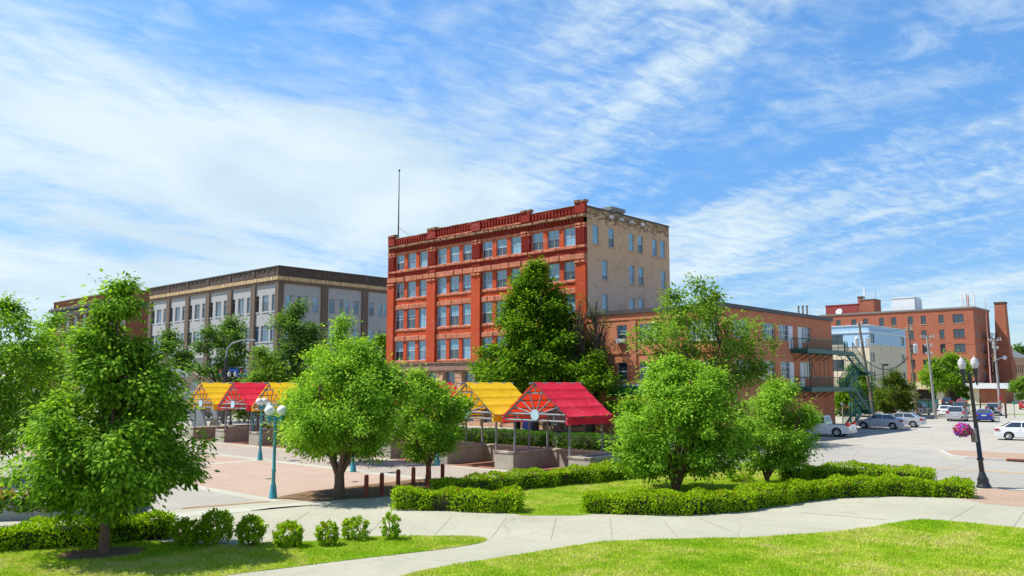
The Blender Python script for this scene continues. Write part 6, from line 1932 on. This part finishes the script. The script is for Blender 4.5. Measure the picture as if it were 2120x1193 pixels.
HL = TH + PI / 2          # heading to the left and away
cg = 'cars parked in the lot'
build_car('pickup', 'white', 'pickup_truck', 'white pickup truck half hidden by the small round tree', (1733, 905), 'rl', HL + R(2), cat='pickup', group=cg)
build_car('sedan', 'silverblue', 'parked_car', 'silver blue sedan parked next to the white pickup', (1848.5, 889.5), 'rl', HL + R(8), group=cg)
build_car('sedan', 'silver', 'parked_car', 'pale silver sedan partly behind the silver blue one', (1891, 885.5), 'rl', HL + R(6), group=cg)
build_car('pickup', 'black', 'pickup_truck', 'black pickup truck behind the second utility pole', (1906, 861), 'rr', TH + R(-4), cat='pickup', group=cg)
build_car('van', 'silver', 'minivan', 'silver minivan seen from behind by the lamp post', (1962, 872), 'rl', TH + R(10), cat='van', group=cg)
build_car('sedan', 'white', 'parked_car', 'white car just left of the silver minivan', (1944, 862), 'rl', TH + R(8), group=cg)
build_car('suv', 'teal', 'parked_car', 'dark teal car showing above the silver minivan roof', (1974, 857), 'rl', TH + R(8), group=cg)
build_car('suv', 'navy', 'parked_car', 'dark navy car farthest back under the maple', (1951, 841.5), 'rl', TH + R(10), group=cg)
build_car('sedan', 'red', 'parked_car', 'red car roof far back beside the navy car', (1981, 842), 'rl', TH + R(10), group=cg)
build_car('sedan', 'blue', 'parked_car', 'bright blue sedan seen from behind right of the lamp post', (2022, 873.5), 'rl', TH + R(10), group=cg, plate='plate_yellow')
build_car('suv', 'grey', 'parked_car', 'grey and white car with spare wheel behind the blue sedan', (2042, 860.5), 'rl', TH + R(10), group=cg, spare=True)
build_car('sedan', 'red', 'parked_car', 'red car cut by the right edge beside the garage', (2111, 848), 'rl', TH + R(10), group=cg)
build_car('sedan', 'white', 'moving_car', 'white sedan driving out at the right edge', (2089, 912), 'rr', TH - PI / 2 + R(14))
build_car('suv', 'silver', 'parked_car', 'silver car beyond the canopies beside the grey arch', loc=G(362, 862), head=HL, group='cars beyond the canopies')
build_car('suv', 'black', 'parked_car', 'dark car seen under the far left yellow canopy', loc=G(440, 866), head=HL + R(20), group='cars beyond the canopies')
build_car('sedan', 'teal', 'parked_car', 'dark car low behind the planter under the far red canopy', loc=G(545, 872), head=HL, group='cars beyond the canopies')

# ------------------------------------------------------------------ utility poles and wires
WIRES = []


def utility_pole(label, bpx, tpx, rad, mat, arm_z, arm_dir, arm_len, trans=0, extra=(), z_lean=True):
    g = G(*bpx); top = AT(tpx[0], tpx[1], g[1])
    root = thing('utility_pole', label, 'utility pole', (g[0], g[1], 0), 0, 'utility poles by the parking lot')
    b = Vector((0, 0, -0.05)); t = Vector((top[0] - g[0], 0, top[2]))
    mb = MB(); mb.tube([b, b.lerp(t, 0.5), t], [rad, rad * 0.85, rad * 0.66], 10); mb.build('pole', M[mat], root)
    ends = []
    for az, ln in arm_z:
        c = b.lerp(t, az); d = Vector((math.cos(arm_dir), math.sin(arm_dir), 0)) * ln / 2
        mb = MB(); mb.T = Matrix.Translation(c) @ Matrix.Rotation(arm_dir, 4, 'Z'); mb.box(-ln / 2, ln / 2, -0.16, -0.05 - rad * 0.4, -0.07, 0.07)
        mb.tube([(-ln * 0.28, -0.1, 0), (0, -0.1, -0.7)], 0.03, 5); mb.tube([(ln * 0.28, -0.1, 0), (0, -0.1, -0.7)], 0.03, 5); mb.build('crossarm', M['grey_pole'], root)
        for k in (-0.47, -0.28, 0.28, 0.47):
            p = c + Vector((math.cos(arm_dir), math.sin(arm_dir), 0)) * ln * k
            mb = MB(); mb.lathe([(0.03, 0.06), (0.085, 0.10), (0.05, 0.16), (0.085, 0.2), (0.05, 0.26), (0.08, 0.3), (0.01, 0.34)], tuple(p + Vector((0, -0.1, 0))), 8); mb.build('insulator', M['insul'], root)
            ends.append(Vector(root.location) + p + Vector((0, -0.1, 0.32)))
    for k, (f, sx, h, rr) in enumerate(extra):
        p = b.lerp(t, f)
        mb = MB(); mb.lathe([(rr * 0.9, -h / 2), (rr, -h / 2 + 0.08), (rr, h / 2 - 0.1), (rr * 1.05, h / 2 - 0.06), (rr * 0.8, h / 2), (0.08, h / 2 + 0.06), (0.07, h / 2 + 0.25), (0.01, h / 2 + 0.27)], (p.x + sx, p.y - 0.15, p.z), 12)
        mb.tube([(p.x + sx * 0.5, p.y - 0.1, p.z), (p.x, p.y, p.z)], 0.05, 5); mb.build('transformer', M['insul'], root)
    return root, ends


AD = math.atan2(DL[1], DL[0]) - R(60)
pA, eA = utility_pole('leaning wooden utility pole with two grey transformers beside the cream block', (1810, 866), (1778, 668), 0.20, 'wood_pole', [(0.975, 3.2)], AD, 3, extra=((0.79, -0.75, 1.15, 0.28), (0.79, 0.75, 1.15, 0.28)))
pB, eB = utility_pole('middle wooden utility pole with one transformer before the black pickup', (1899, 864), (1880, 678), 0.21, 'wood_pole', [(0.975, 3.0)], AD, 3, extra=((0.76, 0.6, 1.2, 0.3),))
pC, eC = utility_pole('pale grey utility pole with three crossarms right of the middle pole', (1936, 860), (1919, 694), 0.19, 'grey_pole', [(0.975, 2.6), (0.86, 1.5), (0.76, 1.4)], AD + R(25), 3)
pD, eD = utility_pole('grey utility pole with a small red notice in front of the garage', (2072, 858), (2058, 700), 0.21, 'grey_pole', [(0.97, 2.6), (0.86, 1.2)], AD + R(20), 3)
mb = MB(); mb.box(-0.22, 0.26, -0.26, -0.22, 2.0, 2.75); mb.build('notice', M['sign_red'], pD)
mb = MB(); mb.tube([(-0.6, -0.1, 7.7), (0, 0, 7.9), (0.9, -0.1, 8.2)], 0.06, 6); mb.ball((1.05, -0.1, 8.15), 0.3, 8); mb.build('floodlight', M['insul'], pD)


def wire(label, a, b, sag, r=0.022):
    a = Vector(a); b = Vector(b); m = (a + b) / 2
    pts = []
    for i in range(15):
        t = i / 14; p = a.lerp(b, t); p.z -= sag * 4 * t * (1 - t); pts.append(p - m)
    mb = MB(); mb.tube(pts, r, 4)
    o = mb.build('overhead_wire', M['wire'], None); o.location = m
    return tag(o, label, 'wire', 'overhead wires')


pa = Vector(pA.location); pb = Vector(pB.location); pc = Vector(pC.location); pd = Vector(pD.location)
wire('thick sagging cable from the leaning pole to the middle pole', pa + Vector((-1.5, 0, 8.3)), pb + Vector((-0.8, 0, 8.0)), 1.9, 0.05)
wire('thinner lower cable between the leaning pole and the middle pole', pa + Vector((-1.0, 0, 5.6)), pb + Vector((-0.7, 0, 7.9)), 0.9, 0.04)
wire('top wire between the leaning pole and the middle pole', eA[2], eB[0], 0.8)
wire('top wire from the middle pole to the grey pole', eB[3], eC[0], 0.4)
wire('long wire from the grey pole to the pole by the garage', eC[3], eD[0], 1.2)
wire('cable from the leaning pole down to the orange building corner', pa + Vector((-1.4, 0, 8.2)), (*XY(81.6, 32.0), 7.2), 0.7, 0.03)
wire('second cable from the leaning pole to the orange building', pa + Vector((-1.3, 0, 8.6)), (*XY(81.6, 32.0), 7.7), 0.6, 0.03)
wire('cable from the middle pole to the garage roof', pc + Vector((-0.3, 0, 8.0)), (*AT(2040, 760, 175)[:2], 7.0), 1.5, 0.05)
for (bx, by), off, mat, lab in (((1768, 860), (-1780 + 1768, 0), 'guard', 'steel guy wire with yellow guard left of the leaning pole'), ((1789, 860), (0, 0), 'redguard', 'steel guy wire with faded red guard beside the leaning pole')):
    g = G(bx, by); t = thing('guy_wire', lab, 'guy wire', (g[0], g[1], 0))
    tp = pa + Vector((-1.2, 0, 9.5)) - Vector((g[0], g[1], 0)); tp.y = pa.y - g[1] - 0.2
    d = tp.normalized()
    mb = MB(); mb.tube([(0, 0, 0), tp], 0.02, 4); mb.build('wire', M['wire'], t)
    mb = MB(); mb.tube([d * 0.1, d * 2.4], 0.065, 7); mb.build('guard', M[mat], t)
# meter posts along the lot
pl = [('short green capped post left of the yellow guy guard', 1762, 869), ('green capped post between the guy wires', 1782, 869), ('green capped post at the pole by the black pickup', 1939, 859), ('green capped post at the grass strip far right', 2101, 866), ('thin grey post by the fire escape foot', 1745, 868), ('green capped post behind the silver minivan', 1999, 852)]
for lab, px, py in pl:
    g = G(px, py); t = thing('parking_post', lab, 'post', (g[0], g[1], 0), 0, 'parking posts round the lot')
    mb = MB(); mb.tube([(0, 0, 0), (0, 0, 2.0)], 0.05, 7); mb.build('pole', M['grey_pole'], t)
    mb = MB(); mb.box(-0.15, 0.15, -0.06, 0.06, 1.75, 2.1); mb.build('cap', M['meter_green'] if 'green' in lab else M['grey_pole'], t)
for lab, px, py in (('low brown wooden post on the grass strip', 2083, 866), ('brown wooden post before the garage wall', 2030, 846)):
    g = G(px, py); t = thing('wooden_post', lab, 'post', (g[0], g[1], 0)); mb = MB(); mb.tube([(0, 0, 0), (0, 0, 1.9)], 0.12, 7); mb.build('pole', M['bark_dark'], t)
g = G(1960, 868); t = thing('low_wall', 'low concrete kerb wall in front of the parked minivan row', 'wall', (*XY(*UV(*G(1905, 866))), 0), TH - PI / 2)
mb = MB(); mb.box(-6, 9, -0.15, 0.15, 0, 0.4); mb.box(-6.05, 9.05, -0.19, 0.19, 0.4, 0.46); mb.build('wall', M['kerb'], t)
g = AT(1921, 840, 128); t = thing('dumpster', 'dark green dumpster behind the black pickup', 'dumpster', (g[0], g[1], 0), TH)
mb = MB(); mb.add([(-1, -1.2, 0.15), (1, -1.2, 0.15), (1, 1.2, 0.15), (-1, 1.2, 0.15), (-1.2, -1.2, 1.9), (1.2, -1.2, 1.9), (1.2, 1.2, 1.9), (-1.2, 1.2, 1.9)], [(3, 2, 1, 0), (0, 1, 5, 4), (1, 2, 6, 5), (2, 3, 7, 6), (3, 0, 4, 7)])
for k in range(4): mb.box(-1.24, -1.14, -1.1 + k * 0.7, -1.0 + k * 0.7, 0.3, 1.85)
mb.build('bin', M['green_steel'], t); mb = MB(); mb.box(-1.25, 1.25, -1.25, 1.25, 1.9, 2.0); mb.build('lid', M['car_trim'], t)
# whip mast behind the garage and lot light
g = AT(2051, 790, 188); t = thing('radio_mast', 'thin pink and white radio mast between the rust block and the smokestack', 'mast', (g[0], g[1], 0))
mb = MB(); zt = AT(2051, 618, 188)[2]; mb.tube([(0, 0, 0), (0, 0, zt * 0.5), (0, 0, zt)], [0.16, 0.13, 0.03], 7); mb.build('pole', M['redguard'], t)
g = AT(1832, 840, 118); t = thing('lot_light', 'dark shoebox lot light before the cream block', 'street lamp', (g[0], g[1], 0))
zt = AT(1832, 757, 118)[2]; mb = MB(); mb.tube([(0, 0, 0), (0, 0, zt)], 0.09, 7); mb.build('pole', M['black_iron'], t); mb = MB(); mb.box(-0.1, 0.7, -0.25, 0.25, zt - 0.05, zt + 0.22); mb.build('lamp_head', M['black_iron'], t)
# storm drain and manhole
g = G(2106, 957); t = thing('storm_drain', 'rusty iron storm drain box set in the far kerb', 'drain', (*XY(55.0, UV(*g)[1]), 0), TH)
mb = MB(); mb.box(-0.05, 0.3, -0.55, 0.55, 0.02, 0.16); mb.build('box', M['rust'], t); mb = MB(); mb.box(-0.056, -0.05, -0.45, 0.45, 0.04, 0.12); mb.build('opening', M['frame_dark'], t)
g = G(1862, 967); t = thing('manhole_cover', 'round dark manhole cover in the street beyond the hedge', 'manhole', (g[0], g[1], 0.012))
mb = MB(); mb.lathe([(0.42, 0.0), (0.42, 0.012), (0.36, 0.016), (0.33, 0.010), (0.002, 0.012)], n=22); mb.build('cover', M['iron'], t)
for i, (px, py, lab) in enumerate(((958, 1002, 'small floor plate in the plaza paving by the last bollard'), (735, 998, 'small floor plate in the pink paving behind the forked tree'), (557, 992, 'small floor plate in the pink paving by the near lamp'))):
    g = G(px, py); o = MB(); o.lathe([(0.16, 0.0), (0.16, 0.012), (0.002, 0.014)], n=14); o = o.build('floor_plate', M['iron'], None); o.location = (g[0], g[1], 0.006); tag(o, lab, 'floor plate')

# ------------------------------------------------------------------ street corner beyond the canopies
# grey ring sculpture
Yc = 74.0; k = Yc / F
cx0 = (300 - CX) * k; t = thing('arch_sculpture', 'big grey metal double ring arch with boxy spokes behind the left canopies', 'sculpture', (cx0, Yc, 0), R(12))
zc = EYE + (793 - 905) * k
def ring(r0, r1, y0, y1, a0, a1, m, name, zoff=0.0):
    mb = MB(); n = 40; vs = []
    for i in range(n + 1):
        a = a0 + (a1 - a0) * i / n
        for r in (r0, r1):
            for y in (y0, y1): vs.append((r * math.cos(a), y, zc + r * math.sin(a)))
    fs = []
    for i in range(n):
        b = i * 4
        fs += [(b, b + 1, b + 5, b + 4), (b + 2, b + 3, b + 7, b + 6), (b, b + 2, b + 6, b + 4), (b + 1, b + 3, b + 7, b + 5)]
    fs += [(0, 1, 3, 2), (4 * n, 4 * n + 1, 4 * n + 3, 4 * n + 2)]
    mb.add(vs, fs, 0); return mb.build(name, m, t)
r1, r2, r3, r4 = 106 * k, 130 * k, 148 * k, 156 * k
ring(r1, r2, -0.7, 0.7, R(8), R(172), M['aluminium'], 'inner_ring'); ring(r3, r4, -0.45, 0.45, R(14), R(166), M['aluminium'], 'outer_ring')
for a in (28, 52, 76, 104, 128, 152):
    mb = MB(); mb.T = Matrix.Translation((0, 0, zc)) @ Matrix.Rotation(-R(a), 4, 'Y'); mb.box(r2 - 0.10, r4 + 0.5, -0.55, 0.55, -0.25, 0.25); mb.build('spoke', M['tanpanel'], t)
for s in (-1, 1):
    for d in (0, 1.5):
        mb = MB(); mb.tube([(s * (r1 + 0.4 + d), 0, zc + 1.0), (s * (r1 + 0.2 + d), 0, 1.4), (s * (r1 - 0.3 + d), 0, 0)], [0.34, 0.30, 0.26], 8); mb.build('leg', M['tanpanel'], t)
    mb = MB(); mb.tube([(s * (r1 + 0.3), 0, 2.2), (s * (r1 + 2.4), 0, 2.2)], 0.22, 6); mb.build('brace', M['tanpanel'], t)
# traffic signal with curved light arm
g = AT(464, 850, 92); t = thing('traffic_signal', 'dark traffic signal pole with curved grey light arm and signal arm', 'traffic signal', (g[0], g[1], 0))
z = lambda py: AT(464, py, 92)[2]
kk = 92 / F
mb = MB(); mb.tube([(0, 0, 0), (0, 0, z(740))], [0.22, 0.15], 9); mb.build('pole', M['black_iron'], t)
mb = MB(); mb.tube([(0, 0, z(740)), (2 * kk, 0, z(722)), (12 * kk, 0, z(711)), (28 * kk, 0, z(705.5)), (46 * kk, 0, z(704))], [0.12, 0.11, 0.10, 0.085, 0.07], 8); mb.build('light_arm', M['steel'], t)
mb = MB(); mb.box(46 * kk, 58 * kk, -0.2, 0.2, z(705.5), z(702.5)); mb.build('lamp_head', M['insul'], t)
mb = MB(); mb.tube([(0, 0, z(760)), (38 * kk, 0, z(763))], 0.10, 7); mb.build('signal_arm', M['black_iron'], t)
mb = MB(); mb.box(6 * kk, 26 * kk, -0.05, 0.05, z(769), z(764)); mb.build('street_sign', M['sign_blue'], t)
for px in (-9, 33):
    mb = MB(); mb.box(px * kk - 0.22, px * kk + 0.22, -0.2, 0.2, z(779), z(764)); h = mb.build('signal_head', M['black_iron'], t)
    for j, c in enumerate(('sign_red', 'guard', 'meter_green')):
        m2 = MB(); m2.disc((px * kk, -0.21, z(767 + j * 4.5)), (0, 1, 0), 0.11, 0.03, 10); m2.build('lens', M[c], h)
g = AT(497, 850, 96); t = thing('street_sign', 'blue street name sign hanging beside the far signal', 'sign', (g[0], g[1], 0))
zz = AT(497, 775, 96)[2]; mb = MB(); mb.tube([(0, 0, 0), (0, 0, zz + .5)], 0.06, 6); mb.build('pole', M['black_iron'], t); mb = MB(); mb.box(-0.62, 0.62, -0.12, -0.08, zz - 0.3, zz + 0.35); mb.build('plate', M['sign_blue'], t)
g = AT(478, 850, 84); a = build_acorn('far black twin acorn lamp at the street corner beyond the canopies', g[0], g[1], R(10), full=False)
# railing, bins, bike by the brick building
p0, p1 = XY(44.0, 73), XY(44.0, 60)
t = thing('railing', 'low grey pipe railing at the street corner beyond the far canopies', 'railing', (*XY(40.4, 60), 0), TH)
mb = MB()
for zz in (0.55, 1.0): mb.tube([(0, 0, zz), (0, 9, zz)], 0.035, 6)
for k in range(7): mb.tube([(0, k * 1.5, 0), (0, k * 1.5, 1.0)], 0.035, 6)
mb.build('rail', M['grey_pole'], t)
g = XY(57.2, 50.8); t = thing('drop_box', 'blue metal box on the pavement before the brick building', 'box', (g[0], g[1], 0.13), TH)
mb = MB(); mb.box(-0.4, 0.4, -0.55, 0.55, 0.12, 1.5); mb.add([(-0.4, -0.55, 1.5), (0.4, -0.55, 1.5), (0.4, 0.55, 1.5), (-0.4, 0.55, 1.5), (-0.15, -0.55, 1.75), (0.4, -0.55, 1.75), (0.4, 0.55, 1.75), (-0.15, 0.55, 1.75)], [(4, 5, 6, 7), (0, 1, 5, 4), (1, 2, 6, 5), (2, 3, 7, 6), (3, 0, 4, 7)]); mb.build('cabinet', M['blue_bin'], t)
for a in (-0.45, 0.45):
    mb = MB(); mb.box(-0.3, 0.3, a - 0.05, a + 0.05, 0, 0.12); mb.build('leg', M['black_iron'], t)
mb = MB(); mb.box(-0.42, -0.4, -0.4, 0.4, 1.2, 1.35); mb.build('slot', M['frame_dark'], t)


def build_bike(label, u, v, rz):
    t = thing('bicycle', label, 'bicycle', (*XY(u, v), 0.134), rz)
    for x in (-0.52, 0.52):
        mb = MB(); pts = [(x + 0.33 * math.cos(a), 0, 0.34 + 0.33 * math.sin(a)) for a in [2 * PI * i / 20 for i in range(21)]]; mb.tube(pts, 0.02, 6, caps=False)
        for i in range(6): a = PI * i / 6; mb.tube([(x - 0.32 * math.cos(a), 0, 0.34 - 0.32 * math.sin(a)), (x + 0.32 * math.cos(a), 0, 0.34 + 0.32 * math.sin(a))], 0.004, 3)
        mb.build('wheel', M['tyre'], t)
    mb = MB()
    for a, b in (((-0.52, 0.34), (-0.08, 0.3)), ((-0.08, 0.3), (-0.2, 0.82)), ((-0.2, 0.78), (0.36, 0.82)), ((-0.08, 0.3), (0.38, 0.72)), ((-0.52, 0.34), (-0.2, 0.78)), ((0.52, 0.34), (0.34, 0.95))): mb.tube([(a[0], 0, a[1]), (b[0], 0, b[1])], 0.022, 6)
    mb.build('frame', M['black_iron'], t)
    mb = MB(); mb.tube([(0.30, -0.28, 1.0), (0.34, 0, 0.97), (0.30, 0.28, 1.0)], 0.016, 6); mb.build('handlebar', M['black_iron'], t)
    mb = MB(); mb.box(-0.34, -0.08, -0.07, 0.07, 0.86, 0.92); mb.build('saddle', M['black_iron'], t)


build_bike('black bicycle leaning at the rack on the far pavement', 57.0, 47.6, HL + R(8))
for i, (v, lab) in enumerate(((40.6, 'bike rack hoops on the pavement by the orange building'), (48.2, 'bike rack hoops holding the black bicycle'))):
    t = thing('bike_rack', lab, 'bike rack', (*XY(57.4, v), 0.134), TH, 'bike racks on the far pavement')
    for k in range(2):
        mb = MB(); y = k * 0.9; pts = [(0.35 * 0 , y - 0.3, 0)] + [(0, y - 0.3 * math.cos(PI * i_ / 8), 0.75 + 0.28 * math.sin(PI * i_ / 8)) for i_ in range(9)] + [(0, y + 0.3, 0)]
        mb.tube(pts, 0.03, 6); mb.build('hoop', M['steel'], t)
t = thing('litter_bin', 'dark slatted litter bin under the yellow canopy on the pavement', 'bin', (*XY(57.4, 52.6), 0.134), TH)
mb = MB(); mb.lathe([(0.28, 0.03), (0.33, 0.9)], n=16)
for k in range(16): a = 2 * PI * k / 16; mb.tube([(0.29 * math.cos(a), 0.29 * math.sin(a), 0.02), (0.35 * math.cos(a), 0.35 * math.sin(a), 0.92)], 0.025, 4)
mb.build('body', M['black_iron'], t); mb = MB(); mb.lathe([(0.37, 0.92), (0.37, 0.98), (0.2, 1.05), (0.19, 0.98)], n=16); mb.build('rim', M['black_iron'], t)
t = thing('tree_bed', 'round bed of red mulch at the dark tree foot', 'bed', (*XY(ut, 42.4), 0.134)); mb = MB(); mb.lathe([(0.95, 0), (0.9, 0.05), (0.5, 0.09), (0.002, 0.10)], n=18); mb.build('mulch', M['rust'], t)
mb = MB(); mb.lathe([(0.95, 0.0), (1.05, 0.0), (1.05, 0.05), (0.95, 0.06)], n=18); mb.build('edging', M['kerb'], t)
